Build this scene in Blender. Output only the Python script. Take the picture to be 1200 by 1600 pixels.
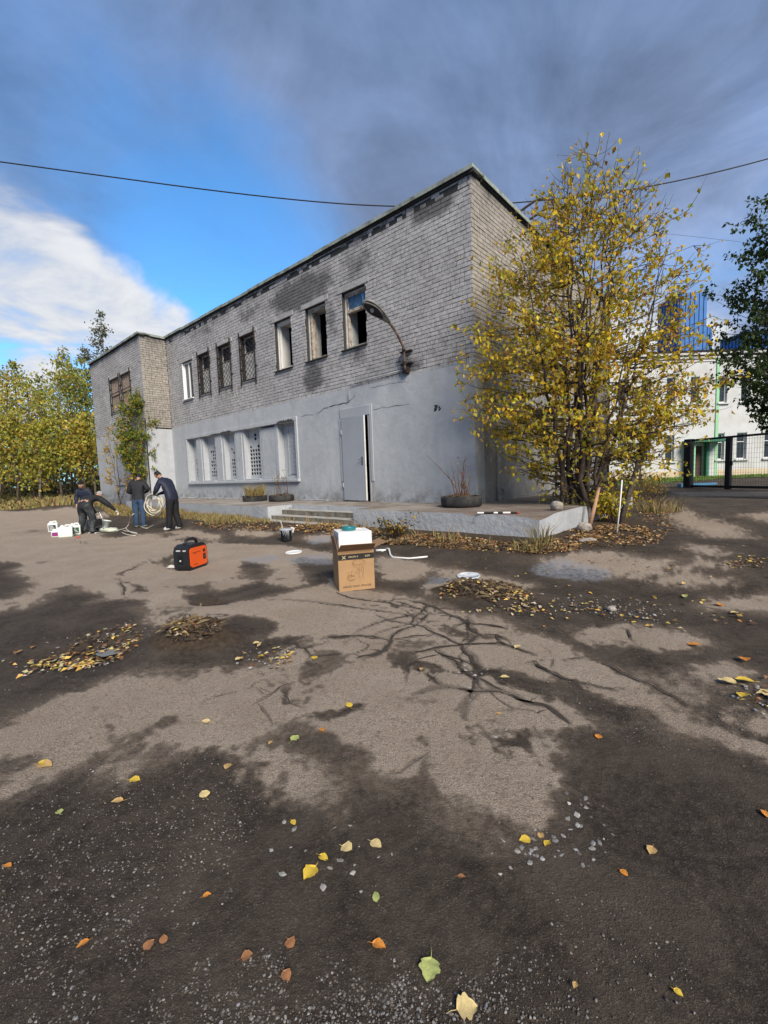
import bpy, bmesh, math, random
import numpy as np
from mathutils import Vector, Matrix, Quaternion
R_ = math.radians
rng = np.random.default_rng(7)
random.seed(7)
for o in list(bpy.data.objects): bpy.data.objects.remove(o)
SC = bpy.context.scene
COL = SC.collection

# ------------------------------------------------------------------ camera
FPX = 682.0; PITCH = R_(4.93); ROLL = R_(-2.05); CAMH = 1.42; AZ = R_(48.5)
FW = np.array([0, math.cos(PITCH), -math.sin(PITCH)]); UP0 = np.array([0, math.sin(PITCH), math.cos(PITCH)])
RT0 = np.array([1, 0, 0.])
RT = math.cos(ROLL)*RT0 + math.sin(ROLL)*UP0
UPV = -math.sin(ROLL)*RT0 + math.cos(ROLL)*UP0
CP = np.array([0, 0, CAMH])
cam = bpy.data.cameras.new('camera'); cam_o = bpy.data.objects.new('camera', cam); COL.objects.link(cam_o)
cam.sensor_fit = 'VERTICAL'; cam.sensor_height = 32; cam.lens = FPX/1600*32
cam.clip_start = 0.05; cam.clip_end = 6000
cam_o.matrix_world = Matrix(((RT[0], UPV[0], -FW[0], 0), (RT[1], UPV[1], -FW[1], 0), (RT[2], UPV[2], -FW[2], CAMH), (0, 0, 0, 1)))
SC.camera = cam_o
SC.render.resolution_x = 768; SC.render.resolution_y = 1024

# ------------------------------------------------------------------ light, sky, exposure
SUN_AZ = math.atan2(.40, -.917); SUN_EL = R_(36)
tosun = Vector((math.sin(SUN_AZ)*math.cos(SUN_EL), math.cos(SUN_AZ)*math.cos(SUN_EL), math.sin(SUN_EL)))
sl = bpy.data.lights.new('sun', 'SUN'); sl.energy = 2.0; sl.angle = R_(24); sl.color = (1.0, .91, .79)
so = bpy.data.objects.new('sun', sl); COL.objects.link(so)
so.rotation_euler = (-tosun).to_track_quat('-Z', 'Y').to_euler(); so.location = (20, -20, 30)
VS = SC.view_settings
VS.view_transform = 'Standard'; VS.look = 'None'; VS.gamma = 1; VS.use_curve_mapping = False; VS.exposure = 1.45
W = bpy.data.worlds.new('World'); SC.world = W; W.use_nodes = True

class NT:
    """small node-tree helper"""
    def __init__(s, nt): s.nt = nt; s.n = nt.nodes; s.l = nt.links
    def new(s, t, **kw):
        n = s.n.new(t)
        for k, v in kw.items():
            if k.startswith('i_'):
                key = k[2:]; key = int(key) if key.isdigit() else key.replace('_', ' ')
                s.set(n.inputs[key], v)
            else: setattr(n, k, v)
        return n
    def set(s, sock, v):
        if isinstance(v, bpy.types.NodeSocket): s.l.new(v, sock)
        else:
            if hasattr(v, '__len__') and hasattr(sock.default_value, '__len__') and len(v) != len(sock.default_value): v = tuple(v)[:len(sock.default_value)]
            sock.default_value = v
    def math(s, op, a, b=0.0, c=0.0, clamp=False):
        n = s.n.new('ShaderNodeMath'); n.operation = op; n.use_clamp = clamp
        s.set(n.inputs[0], a); s.set(n.inputs[1], b); s.set(n.inputs[2], c); return n.outputs[0]
    def vmath(s, op, a, b=(0, 0, 0)):
        n = s.n.new('ShaderNodeVectorMath'); n.operation = op
        s.set(n.inputs[0], a); s.set(n.inputs[1], b)
        return n.outputs['Value'] if op in ('DOT_PRODUCT', 'LENGTH', 'DISTANCE') else n.outputs[0]
    def mix(s, f, a, b, blend='MIX'):
        n = s.n.new('ShaderNodeMix'); n.data_type = 'RGBA'; n.blend_type = blend
        s.set(n.inputs[0], f); s.set(n.inputs[6], c4(a)); s.set(n.inputs[7], c4(b)); return n.outputs[2]
    def ramp(s, f, pts, interp='LINEAR'):
        n = s.n.new('ShaderNodeValToRGB'); n.color_ramp.interpolation = interp; e = n.color_ramp.elements
        while len(e) < len(pts): e.new(0.5)
        for el, (p, c) in zip(e, pts):
            el.position = p; el.color = (c, c, c, 1) if isinstance(c, (int, float)) else c4(c)
        s.set(n.inputs[0], f); return n.outputs[0]
    def sstep(s, x, a, b):
        n = s.n.new('ShaderNodeMapRange'); n.interpolation_type = 'SMOOTHSTEP'; n.clamp = True
        s.set(n.inputs[0], x); n.inputs[1].default_value = a; n.inputs[2].default_value = b; return n.outputs[0]
    def noise(s, vec, scale, detail=4, rough=.5, dist=0.0):
        n = s.n.new('ShaderNodeTexNoise')
        if vec is not None: s.set(n.inputs['Vector'], vec)
        n.inputs['Scale'].default_value = scale; n.inputs['Detail'].default_value = detail
        n.inputs['Roughness'].default_value = rough; n.inputs['Distortion'].default_value = dist
        return n.outputs[0]
def c4(c):
    if isinstance(c, bpy.types.NodeSocket): return c
    return (*c, 1) if len(c) == 3 else c

def pixdir(x, y):
    d = FW*FPX + RT*(x-600) - UPV*(y-800); return d/np.linalg.norm(d)

def build_world():
    t = NT(W.node_tree); t.n.clear()
    out = t.new('ShaderNodeOutputWorld'); bg = t.new('ShaderNodeBackground')
    sky = t.new('ShaderNodeTexSky'); sky.sky_type = 'NISHITA'; sky.sun_disc = False
    sky.sun_elevation = SUN_EL; sky.sun_rotation = SUN_AZ; sky.air_density = 1.0; sky.dust_density = .6; sky.ozone_density = 2.2
    tc = t.new('ShaderNodeTexCoord'); D = tc.outputs['Generated']
    sep = t.new('ShaderNodeSeparateXYZ'); t.set(sep.inputs[0], D)
    z = t.math('ADD', t.math('MAXIMUM', sep.outputs[2], 0.0), .18)
    cmb = t.new('ShaderNodeCombineXYZ')
    t.set(cmb.inputs[0], t.math('DIVIDE', sep.outputs[0], z)); t.set(cmb.inputs[1], t.math('DIVIDE', sep.outputs[1], z))
    uv = cmb.outputs[0]
    big = t.noise(uv, .42, 3, .5, .3); mid = t.noise(uv, 1.0, 6, .55, .5); fine = t.noise(uv, 2.3, 8, .6, .4)
    wn = t.new('ShaderNodeTexNoise'); t.set(wn.inputs['Vector'], D); wn.inputs['Scale'].default_value = 2.6; wn.inputs['Detail'].default_value = 5
    off = t.vmath('SUBTRACT', wn.outputs['Color'], (.5, .5, .5)); sc = t.new('ShaderNodeVectorMath', operation='SCALE'); t.set(sc.inputs[0], off); sc.inputs[3].default_value = .34
    DW = t.vmath('NORMALIZE', t.vmath('ADD', D, sc.outputs[0]))
    def blob(px, py, r0, r1):
        d = pixdir(px, py); dot = t.vmath('DOT_PRODUCT', DW, tuple(d))
        return t.sstep(dot, math.cos(R_(r1)), math.cos(R_(r0)))
    mx = lambda *a: a[0] if len(a) == 1 else t.math('MAXIMUM', a[0], mx(*a[1:]))
    sc_ = lambda a, k: t.math('MULTIPLY', a, k)
    # cloud cover: overcast veil torn open into a blue gap low on the left
    gap = mx(blob(350, 400, 1, 17), blob(40, 570, 1, 15), sc_(blob(110, 300, 1, 22), .34), sc_(blob(260, 330, 2, 16), .62))
    cov = t.math('ADD', sc_(big, .5), sc_(mid, .8))
    cov = t.math('SUBTRACT', t.math('ADD', cov, .20), sc_(gap, .60))
    cov = t.math('ADD', cov, sc_(t.math('SUBTRACT', fine, .5), .55))
    cover = t.sstep(cov, .08, 1.02)
    low = t.math('SUBTRACT', 1.0, t.sstep(sep.outputs[2], .05, .62))
    pale = t.math('ADD', sc_(blob(1200, 420, 4, 44), .55), sc_(low, .34))
    thick = t.sstep(t.math('ADD', t.math('ADD', sc_(mid, 1.0), sc_(big, .35)), sc_(t.math('SUBTRACT', fine, .5), .5)), .36, .86)
    thick = t.math('SUBTRACT', t.math('MULTIPLY_ADD', thick, .75, .42), pale, clamp=True)
    edge_ = mx(blob(350, 400, 6, 34), blob(60, 520, 5, 30))
    thick = t.math('SUBTRACT', thick, sc_(edge_, .45), clamp=True)
    ccol = t.mix(thick, (.30, .36, .53), (.088, .150, .275))
    tex = t.noise(uv, 1.55, 9, .62, .8); tv = t.new('ShaderNodeVectorMath', operation='SCALE'); t.set(tv.inputs[0], ccol); t.set(tv.inputs[3], t.math('MULTIPLY_ADD', t.sstep(tex, .25, .75), .75, .66)); ccol = tv.outputs[0]
    # low sunlit cumulus bank
    cum = mx(sc_(blob(-10, 430, 1, 11), .95), sc_(blob(90, 455, 1, 9), .95), sc_(blob(190, 490, 1, 8), .95), sc_(blob(270, 510, 1, 6), .8), sc_(blob(70, 610, 1, 7), .95), sc_(blob(1000, 540, 1, 9), .85))
    cumn = t.sstep(t.math('ADD', sc_(cum, .85), sc_(t.math('SUBTRACT', fine, .5), 1.5)), .26, .82)
    blue = t.mix(1.0, sky.outputs[0], (.100, .200, .262), 'MULTIPLY')
    c = t.mix(cover, blue, ccol)
    wcol = t.mix(t.sstep(t.math('ADD', fine, sc_(cum, .25)), .45, .85), (.36, .42, .55), (.80, .82, .86))
    c = t.mix(cumn, c, wcol)
    t.set(bg.inputs[0], c); bg.inputs[1].default_value = SKYS
    t.l.new(bg.outputs[0], out.inputs[0])
SKYS = 0.385
build_world()

# ------------------------------------------------------------------ projection helpers (pixel = direction; distance from what the thing touches)
Udir = np.array([-math.sin(AZ), math.cos(AZ), 0]); Ndir = np.array([-math.cos(AZ), -math.sin(AZ), 0])
PZ = .61            # platform top
def ray(x, y): return FW*FPX + RT*(x-600) - UPV*(y-800)
def onz(x, y, z=0.):
    d = ray(x, y); return CP + d*(z-CAMH)/d[2]
def aty(x, y, Y):
    d = ray(x, y); return CP + d*(Y/d[1])
def proj(P):
    d = np.asarray(P, float)-CP; return np.array([600+FPX*(d@RT)/(d@FW), 800-FPX*(d@UPV)/(d@FW)])
KP = onz(744.5, 787, PZ)
def sm(a, b, x):
    t = np.clip((np.asarray(x, float)-a)/(b-a), 0, 1); return t*t*(3-2*t)
def gz(x, y):
    """ground height: flat yard, a low bank up to the building, a rise behind it"""
    q = (np.asarray(x)-KP[0])*Ndir[0] + (np.asarray(y)-KP[1])*Ndir[1]
    return .22*(1-sm(2.6, 4.2, q)) + .30*(1-sm(-21, -14, q))
def G(x, y):
    z = 0.
    for i in range(12):
        P = onz(x, y, z); z = .5*z+.5*float(gz(P[0], P[1]))
    return np.array([P[0], P[1], float(gz(P[0], P[1]))])
BROT = AZ - math.pi/2          # building local: x right along the facade, y into the building
BX = -Udir; BY = -Ndir
def bw(x, y, z=0.): return np.array([KP[0], KP[1], 0]) + BX*x + BY*y + np.array([0, 0, z])
def bl(P): d = np.asarray(P)-np.array([KP[0], KP[1], 0]); return np.array([d@BX, d@BY, d[2]])
def fac(x, y, q=0.):
    d = ray(x, y); s = ((KP-CP)@Ndir+q)/(d@Ndir); P = CP+d*s; return -((P-KP)@Udir), P[2]

# ------------------------------------------------------------------ mesh helpers
class MB:
    def __init__(s): s.v = []; s.f = []; s.m = []
    def add(s, vs, fs, mi=0):
        o = len(s.v); s.v.extend([tuple(map(float, v)) for v in vs]); s.f.extend([tuple(i+o for i in f) for f in fs]); s.m.extend([mi]*len(fs)); return s
    def box(s, x0, x1, y0, y1, z0, z1, mi=0, M=None):
        vs = [(x, y, z) for z in (z0, z1) for y in (y0, y1) for x in (x0, x1)]
        if M is not None: vs = [tuple(M @ Vector(v)) for v in vs]
        return s.add(vs, [(0, 2, 3, 1), (4, 5, 7, 6), (0, 1, 5, 4), (2, 6, 7, 3), (0, 4, 6, 2), (1, 3, 7, 5)], mi)
    def cbox(s, x0, x1, y0, y1, z0, z1, c=.01, mi=0, M=None):
        """box with chamfered edges"""
        bm = bmesh.new(); bmesh.ops.create_cube(bm, size=1)
        for v in bm.verts: v.co = Vector(((x0+x1)/2+v.co.x*(x1-x0), (y0+y1)/2+v.co.y*(y1-y0), (z0+z1)/2+v.co.z*(z1-z0)))
        bmesh.ops.bevel(bm, geom=bm.edges[:], offset=c, segments=2, affect='EDGES', profile=.5)
        if M is not None: bm.transform(M)
        bm.verts.index_update(); s.add([v.co[:] for v in bm.verts], [[v.index for v in f.verts] for f in bm.faces], mi); bm.free(); return s
    def tube(s, pts, r, n=8, mi=0, cap=True, closed=False):
        pts = [Vector(p) for p in pts]; k = len(pts); rs = list(r) if hasattr(r, '__len__') else [r]*k
        vs = []; fs = []; prev = None
        for i, p in enumerate(pts):
            if closed: t = pts[(i+1) % k]-pts[i-1]
            else: t = pts[min(i+1, k-1)]-pts[max(i-1, 0)]
            if t.length < 1e-9: t = Vector((0, 0, 1))
            t.normalize()
            if prev is None:
                a = t.orthogonal().normalized()
            else:
                a = prev - t*prev.dot(t)
                a = a.normalized() if a.length > 1e-6 else t.orthogonal().normalized()
            prev = a; b = t.cross(a)
            for j in range(n):
                an = 2*math.pi*j/n; vs.append(p+(a*math.cos(an)+b*math.sin(an))*rs[i])
        for i in range(k if closed else k-1):
            i2 = (i+1) % k
            for j in range(n): fs.append((i*n+j, i*n+(j+1) % n, i2*n+(j+1) % n, i2*n+j))
        if cap and not closed: fs.append(tuple(range(n-1, -1, -1))); fs.append(tuple((k-1)*n+j for j in range(n)))
        return s.add(vs, fs, mi)
    def lathe(s, prof, n=24, c=(0, 0, 0), mi=0, wob=None):
        vs = []; fs = []
        for k, (r, z) in enumerate(prof):
            for j in range(n):
                a = 2*math.pi*j/n; w = wob(a, k) if wob else 1
                vs.append((c[0]+r*w*math.cos(a), c[1]+r*w*math.sin(a), c[2]+z))
        for k in range(len(prof)-1):
            for j in range(n): fs.append((k*n+j, k*n+(j+1) % n, (k+1)*n+(j+1) % n, (k+1)*n+j))
        if prof[0][0] > 1e-5: fs.append(tuple(range(n-1, -1, -1)))
        if prof[-1][0] > 1e-5: fs.append(tuple((len(prof)-1)*n+j for j in range(n)))
        return s.add(vs, fs, mi)
    def prism(s, poly, z0, z1, mi=0, M=None):
        n = len(poly); vs = [(x, y, z0) for x, y in poly]+[(x, y, z1) for x, y in poly]
        if M is not None: vs = [tuple(M @ Vector(v)) for v in vs]
        fs = [tuple(range(n-1, -1, -1)), tuple(range(n, 2*n))]+[(i, (i+1) % n, n+(i+1) % n, n+i) for i in range(n)]
        return s.add(vs, fs, mi)
    def build(s, name, mats, parent=None, smooth=False, loc=None, rotz=0):
        me = bpy.data.meshes.new(name); me.from_pydata(s.v, [], s.f)
        for m in (mats if isinstance(mats, (list, tuple)) else [mats]): me.materials.append(m)
        if any(s.m): me.polygons.foreach_set('material_index', s.m)
        if smooth: me.polygons.foreach_set('use_smooth', [True]*len(s.f))
        me.update(); o = bpy.data.objects.new(name, me); COL.objects.link(o)
        if parent is not None: o.parent = parent
        if loc is not None: o.location = loc; o.rotation_euler = (0, 0, rotz)
        return o
def np_mesh(name, V, F, mat, parent=None, col=None, smooth=False, attr='col'):
    """fast mesh from numpy arrays; F (n,3) or (n,4)"""
    me = bpy.data.meshes.new(name); V = np.ascontiguousarray(V, np.float32); F = np.ascontiguousarray(F, np.int32)
    k = F.shape[1]; me.vertices.add(len(V)); me.vertices.foreach_set('co', V.ravel())
    me.loops.add(F.size); me.loops.foreach_set('vertex_index', F.ravel())
    me.polygons.add(len(F)); me.polygons.foreach_set('loop_start', np.arange(0, F.size, k, dtype=np.int32))
    try: me.polygons.foreach_set('loop_total', np.full(len(F), k, np.int32))
    except Exception: pass
    me.materials.append(mat)
    if col is not None:
        a = me.attributes.new(attr, 'FLOAT_COLOR', 'POINT'); c = np.ones((len(V), 4), np.float32); c[:, :col.shape[1]] = col
        a.data.foreach_set('color', c.ravel())
    me.polygons.foreach_set('use_smooth', np.full(len(F), bool(smooth)))
    me.update(calc_edges=True); me.validate()
    o = bpy.data.objects.new(name, me); COL.objects.link(o)
    if parent is not None: o.parent = parent
    return o
def thing(name, label, cat, loc=(0, 0, 0), rotz=0, group=None):
    o = bpy.data.objects.new(name, None); COL.objects.link(o); o.empty_display_size = .2
    o.location = tuple(map(float, loc)); o.rotation_euler = (0, 0, rotz); tag(o, label, cat, group); return o
def tag(o, label=None, cat=None, group=None, kind=None):
    if label: o['label'] = label
    if cat: o['category'] = cat
    if group: o['group'] = group
    if kind: o['kind'] = kind
    return o
def copy_tree(o, parent=None):
    c = o.copy(); COL.objects.link(c); c.parent = parent
    for ch in list(o.children): copy_tree(ch, c)
    return c

# ------------------------------------------------------------------ materials
MATS = {}
def mat(name, col=(.5, .5, .5), rough=.75, metal=0., nscale=0, namp=.15, bump=0., bscale=60, col2=None, c2scale=3, c2t=(.45, .65), coat=0., spec=.35, det=5):
    m = bpy.data.materials.new(name); m.use_nodes = True; MATS[name] = m
    t = NT(m.node_tree); b = t.n['Principled BSDF']; tc = t.new('ShaderNodeTexCoord').outputs['Object']
    c = c4(col)
    if col2 is not None:
        f = t.ramp(t.noise(tc, c2scale, det, .6, .3), [(c2t[0], 0), (c2t[1], 1)]); c = t.mix(f, c, col2)
    if nscale:
        n = t.noise(tc, nscale, det, .6); f = t.math('MULTIPLY_ADD', t.math('SUBTRACT', n, .5), 2*namp*2, 1.0)
        v = t.new('ShaderNodeVectorMath', operation='SCALE'); t.set(v.inputs[0], c); t.set(v.inputs[3], f); c = v.outputs[0]
    t.set(b.inputs['Base Color'], c); b.inputs['Roughness'].default_value = rough; b.inputs['Metallic'].default_value = metal
    b.inputs['Specular IOR Level'].default_value = spec
    if coat: b.inputs['Coat Weight'].default_value = coat
    if bump:
        bp = t.new('ShaderNodeBump'); bp.inputs['Strength'].default_value = 1; bp.inputs['Distance'].default_value = bump
        t.set(bp.inputs['Height'], t.noise(tc, bscale, 5, .6)); t.set(b.inputs['Normal'], bp.outputs[0])
    return m
def leafmat(name, transl=.45, rough=.55, gain=1.0):
    m = bpy.data.materials.new(name); m.use_nodes = True; t = NT(m.node_tree); b = t.n['Principled BSDF']; out = t.n['Material Output']
    a = t.new('ShaderNodeAttribute', attribute_name='col').outputs['Color']
    tc = t.new('ShaderNodeTexCoord').outputs['Object']
    a = t.mix(t.ramp(t.noise(tc, 30, 3), [(.5, 0), (.85, .35)]), a, t.mix(1, a, (.6, .42, .3), 'MULTIPLY'))
    t.set(b.inputs['Base Color'], a); b.inputs['Roughness'].default_value = rough; b.inputs['Specular IOR Level'].default_value = .3
    tr = t.new('ShaderNodeBsdfTranslucent'); t.set(tr.inputs[0], a); mx = t.new('ShaderNodeMixShader'); mx.inputs[0].default_value = transl
    t.l.new(b.outputs[0], mx.inputs[1]); t.l.new(tr.outputs[0], mx.inputs[2]); t.l.new(mx.outputs[0], out.inputs[0])
    return m
def colmat(name, rough=.8, bump=0., bscale=40, attr='col', spec=.3):
    m = bpy.data.materials.new(name); m.use_nodes = True; t = NT(m.node_tree); b = t.n['Principled BSDF']
    a = t.new('ShaderNodeAttribute', attribute_name=attr).outputs['Color']; tc = t.new('ShaderNodeTexCoord').outputs['Object']
    n = t.noise(tc, 25, 4, .6); v = t.new('ShaderNodeVectorMath', operation='SCALE'); t.set(v.inputs[0], a); t.set(v.inputs[3], t.math('MULTIPLY_ADD', n, .8, .6))
    t.set(b.inputs['Base Color'], v.outputs[0]); b.inputs['Roughness'].default_value = rough; b.inputs['Specular IOR Level'].default_value = spec
    if bump:
        bp = t.new('ShaderNodeBump'); bp.inputs['Distance'].default_value = bump; t.set(bp.inputs['Height'], t.noise(tc, bscale, 4)); t.set(b.inputs['Normal'], bp.outputs[0])
    return m
# ------------------------------------------------------------------ ground
def vnoise(x, y, seed=0):
    x = np.asarray(x, float); y = np.asarray(y, float); xi = np.floor(x).astype(np.int64); yi = np.floor(y).astype(np.int64)
    fx = x-xi; fy = y-yi; fx = fx*fx*(3-2*fx); fy = fy*fy*(3-2*fy)
    def h(a, b):
        n = (a*374761393 + b*668265263 + seed*1442695041) & 0xffffffff
        n = ((n ^ (n >> 13))*1274126177) & 0xffffffff
        return ((n ^ (n >> 16)) & 0xffff)/65535.0
    return (h(xi, yi)*(1-fx)+h(xi+1, yi)*fx)*(1-fy)+(h(xi, yi+1)*(1-fx)+h(xi+1, yi+1)*fx)*fy
def fbm(x, y, seed=0, oct=4, g=.5):
    s = 0; a = 1; t = 0
    for i in range(oct): s = s+a*vnoise(x*2**i+17.3*i, y*2**i-9.1*i, seed+i); t += a; a *= g
    return s/t
def seg_dist(px, py, poly, closed=True):
    d = np.full(px.shape, 1e9); n = len(poly)
    for i in range(n if closed else n-1):
        ax, ay = poly[i]; bx, by = poly[(i+1) % n]; ex, ey = bx-ax, by-ay; L = ex*ex+ey*ey+1e-12
        t = np.clip(((px-ax)*ex+(py-ay)*ey)/L, 0, 1); d = np.minimum(d, (px-ax-t*ex)**2+(py-ay-t*ey)**2)
    return np.sqrt(d)
def inside(px, py, poly):
    r = np.zeros(px.shape, bool); n = len(poly)
    for i in range(n):
        ax, ay = poly[i]; bx, by = poly[(i+1) % n]
        c = ((ay > py) != (by > py)) & (px < (bx-ax)*(py-ay)/(by-ay+1e-15)+ax); r ^= c
    return r
def sdist(px, py, poly):
    d = seg_dist(px, py, poly); return np.where(inside(px, py, poly), -d, d)
def GP(pts): return [tuple(G(*p)[:2]) for p in pts]

# worn pale asphalt islands (traced on the ground); value, edge softness factor
LIGHT = [
 (1, 1, [(-400,800),(-100,800),(100,795),(160,803),(125,826),(165,843),(205,838),(262,831),(300,831),(328,838),(335,850),(400,853),(435,853),(470,860),(515,866),(518,872),(470,869),(455,873),(460,885),(468,900),(475,912),(452,917),(425,908),(432,892),(425,880),(405,876),(372,876),(364,892),(362,905),(330,908),(300,916),(262,918),(285,922),(300,928),(282,932),(305,940),(340,945),(385,942),(420,938),(470,925),(515,915),(520,905),(555,922),(585,925),(635,937),(672,950),(735,965),(785,972),(800,985),(760,990),(735,1000),(712,1006),(650,1000),(608,1003),(560,996),(520,993),(495,998),(470,995),(430,992),(418,982),(425,973),(400,965),(372,962),(340,972),(320,977),(305,972),(270,973),(250,974),(247,955),(238,940),(215,932),(190,936),(160,937),(172,928),(147,921),(117,912),(85,916),(60,925),(45,921),(75,910),(41,902),(26,890),(47,880),(0,877),(-100,872),(-400,868)]),
 (1, 1, [(338,912),(362,905),(395,906),(372,916),(352,920)]),
 (1, 1, [(280,829),(335,837),(320,843),(280,845)]), (1, 1, [(377,830),(425,832),(410,837),(380,835)]), (.9, 1, [(475,838),(515,835),(515,846),(480,843)]),
 (1, 1, [(600,872),(655,880),(668,890),(640,905),(605,905)]), (1, 1, [(690,893),(745,900),(822,916),(805,922),(760,912),(700,903)]), (1, 1, [(672,915),(692,915),(690,932),(675,930)]),
 (.9, 1.5, [(864,877),(900,866),(960,868),(990,877),(1044,877),(1047,884),(990,901),(966,901),(936,892),(876,887)]),
 (.9, 1.5, [(1032,908),(1071,895),(1086,901),(1134,907),(1080,913)]),
 (1, 1, [(1110,949),(1128,940),(1250,930),(1400,925),(1400,960),(1250,957),(1164,952)]),
 (.8, 1.5, [(1080,850),(1110,853),(1131,868),(1098,868)]), (.8, 1.5, [(1098,876),(1122,879),(1119,885),(1100,883)]),
 (.75, 2, [(1040,788),(1072,800),(1100,810),(1150,824),(1160,840),(1110,840),(1070,822),(1050,805)]),
 (.75, 2, [(1160,804),(1220,800),(1300,800),(1300,820),(1220,818),(1170,810)]),
 (.6, 2, [(1045,768),(1300,768),(1300,776),(1060,776)]),
 (1, 1.3, [(921,1000),(930,988),(969,979),(981,991),(978,1000),(954,1004)]),
 (1, 1.3, [(990,988),(1005,984),(1062,987),(1086,1000),(1050,1013),(1026,1012),(993,1000)]),
 (1, 1.3, [(1101,1052),(1140,1042),(1158,1047),(1137,1060)]),
 (1, .8, [(862,1039),(873,1031),(930,1031),(960,1048),(999,1066),(984,1070),(939,1075),(900,1060),(870,1051)]),
 (1, .9, [(930,1080),(1000,1072),(1075,1120),(1200,1165),(1300,1195),(1300,1215),(1200,1185),(1125,1150),(1060,1135),(1035,1112)]),
 (.6, 2, [(1032,1069),(1068,1057),(1089,1069),(1098,1085),(1060,1090)]),
 (.8, 1.5, [(1145,1112),(1250,1120),(1250,1145),(1170,1130)]),
 (1, .8, [(712,1008),(775,1003),(797,990),(840,994),(870,1004),(897,1016),(902,1026),(872,1031),(860,1042),(853,1058),(847,1061),(810,1050),(762,1045),(748,1038),(725,1015)]),
 (1, .9, [(505,1058),(540,1040),(570,1030),(598,1012),(640,1018),(690,1012),(712,1008),(725,1020),(742,1040),(770,1052),(800,1062),(845,1080),(862,1100),(890,1130),(882,1138),(850,1140),(830,1150),(868,1165),(840,1195),(862,1230),(845,1250),(858,1285),(830,1300),(800,1290),(775,1275),(730,1262),(700,1258),(690,1240),(680,1215),(668,1180),(652,1188),(632,1208),(600,1208),(570,1170),(540,1165),(530,1150),(500,1135),(487,1128),(497,1120),(540,1122),(565,1110),(560,1098),(540,1110),(510,1118),(493,1110),(495,1095),(510,1078)]),
 (.9, 1, [(857,1093),(907,1130),(893,1133),(860,1103)]),
 (1, 1, [(160,1078),(170,1064),(182,1059),(270,1058),(275,1065),(300,1063),(315,1050),(345,1040),(350,1050),(367,1046),(395,1042),(420,1047),(452,1060),(480,1072),(474,1097),(480,1118),(460,1126),(432,1136),(417,1150),(375,1165),(330,1160),(290,1172),(248,1164),(250,1152),(283,1138),(286,1116),(272,1110),(245,1122),(215,1141),(198,1140),(172,1120),(155,1090)]),
 (1, 1, [(-160,1175),(-60,1165),(0,1150),(35,1130),(40,1122),(75,1105),(110,1085),(150,1080),(147,1105),(165,1135),(168,1160),(110,1185),(75,1205),(20,1225),(10,1212),(40,1195),(70,1180),(72,1165),(40,1170),(0,1185),(-60,1200),(-160,1215)]),
 (.85, 1.6, [(400,1182),(430,1187),(430,1200),(405,1195)]), (.9, 1.6, [(437,1192),(470,1190),(490,1205),(487,1212),(510,1230),(495,1245),(465,1240),(448,1220)]),
 (.7, 1.6, [(178,1190),(200,1195),(195,1205),(180,1203)]), (1, 1, [(-30,945),(15,938),(15,950),(-30,958)]), (1, 1, [(25,940),(50,928),(70,925),(55,940),(38,948)]),
 (1, .8, [(522,1015),(550,998),(595,1000),(598,1010),(570,1025),(545,1025)]), (1, .8, [(497,1012),(510,1001),(525,1003),(515,1015)]), (1, .7, [(440,1018),(462,1012),(483,1025),(460,1040),(445,1037)]),
 (1, .7, [(450,1047),(460,1050),(470,1060),(460,1058)]), (.9, 1, [(560,1033),(580,1030),(570,1040)]), (.5, 2, [(500,1225),(520,1260),(508,1265),(495,1240)]),
]
DARK = [
 (.12, 1, [(597,1017),(637,1020),(695,1047),(685,1056),(655,1048),(600,1037)]),
 (.12, .8, [(745,1038),(762,1047),(810,1051),(852,1063),(856,1095),(842,1092),(815,1080),(800,1076),(765,1062),(740,1062)]),
 (.2, 1, [(677,980),(700,978),(735,985),(750,993),(730,1002),(708,996),(690,988)]),
 (.5, 2, [(632,1090),(660,1085),(690,1100),(680,1112),(640,1110)]),
 (.12, 1.4, [(740,1143),(760,1130),(775,1143),(827,1150),(837,1167),(813,1180),(767,1167)]),
 (.08, .6, [(497,1125),(520,1132),(545,1125),(573,1105),(568,1100),(550,1108),(530,1118),(505,1117)]),
 (.2, 1, [(243,877),(262,868),(275,866),(274,886),(258,885)]),
 (.15, .8, [(188,895),(195,905),(215,915),(232,922),(230,928),(212,928),(200,917),(189,903)]),
 (.3, 1, [(240,833),(262,831),(278,834),(270,840),(250,840)]), (.3, 1, [(270,843),(300,838),(330,845),(325,850),(300,846),(285,848)]),
 (.0, .5, [(295,930),(330,927),(360,937),(350,945),(312,941)]),
 (.1, 1, [(337,972),(375,962),(425,975),(420,985),(378,1000),(362,990),(345,984)]),
 (.35, 1.2, [(118,844),(138,847),(130,850)]), (.35, 1, [(120,860),(136,857),(130,862)]), (.6, 2, [(0,832),(90,825),(150,818),(90,833),(0,839)]),
 (.25, 1.5, [(490,1170),(520,1165),(560,1180),(530,1190)]), (.3, .6, [(590,1150),(596,1148),(598,1153),(592,1155)]),
 (.35, 1.2, [(655,1160),(668,1163),(672,1172),(660,1170)]), (.25, 1, [(10,1205),(40,1192),(70,1180),(72,1186),(45,1200),(20,1212)]),
]
def o4(dx, dy, s, pts): return [(dx+x/s, dy+y/s) for x, y in pts]
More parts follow.
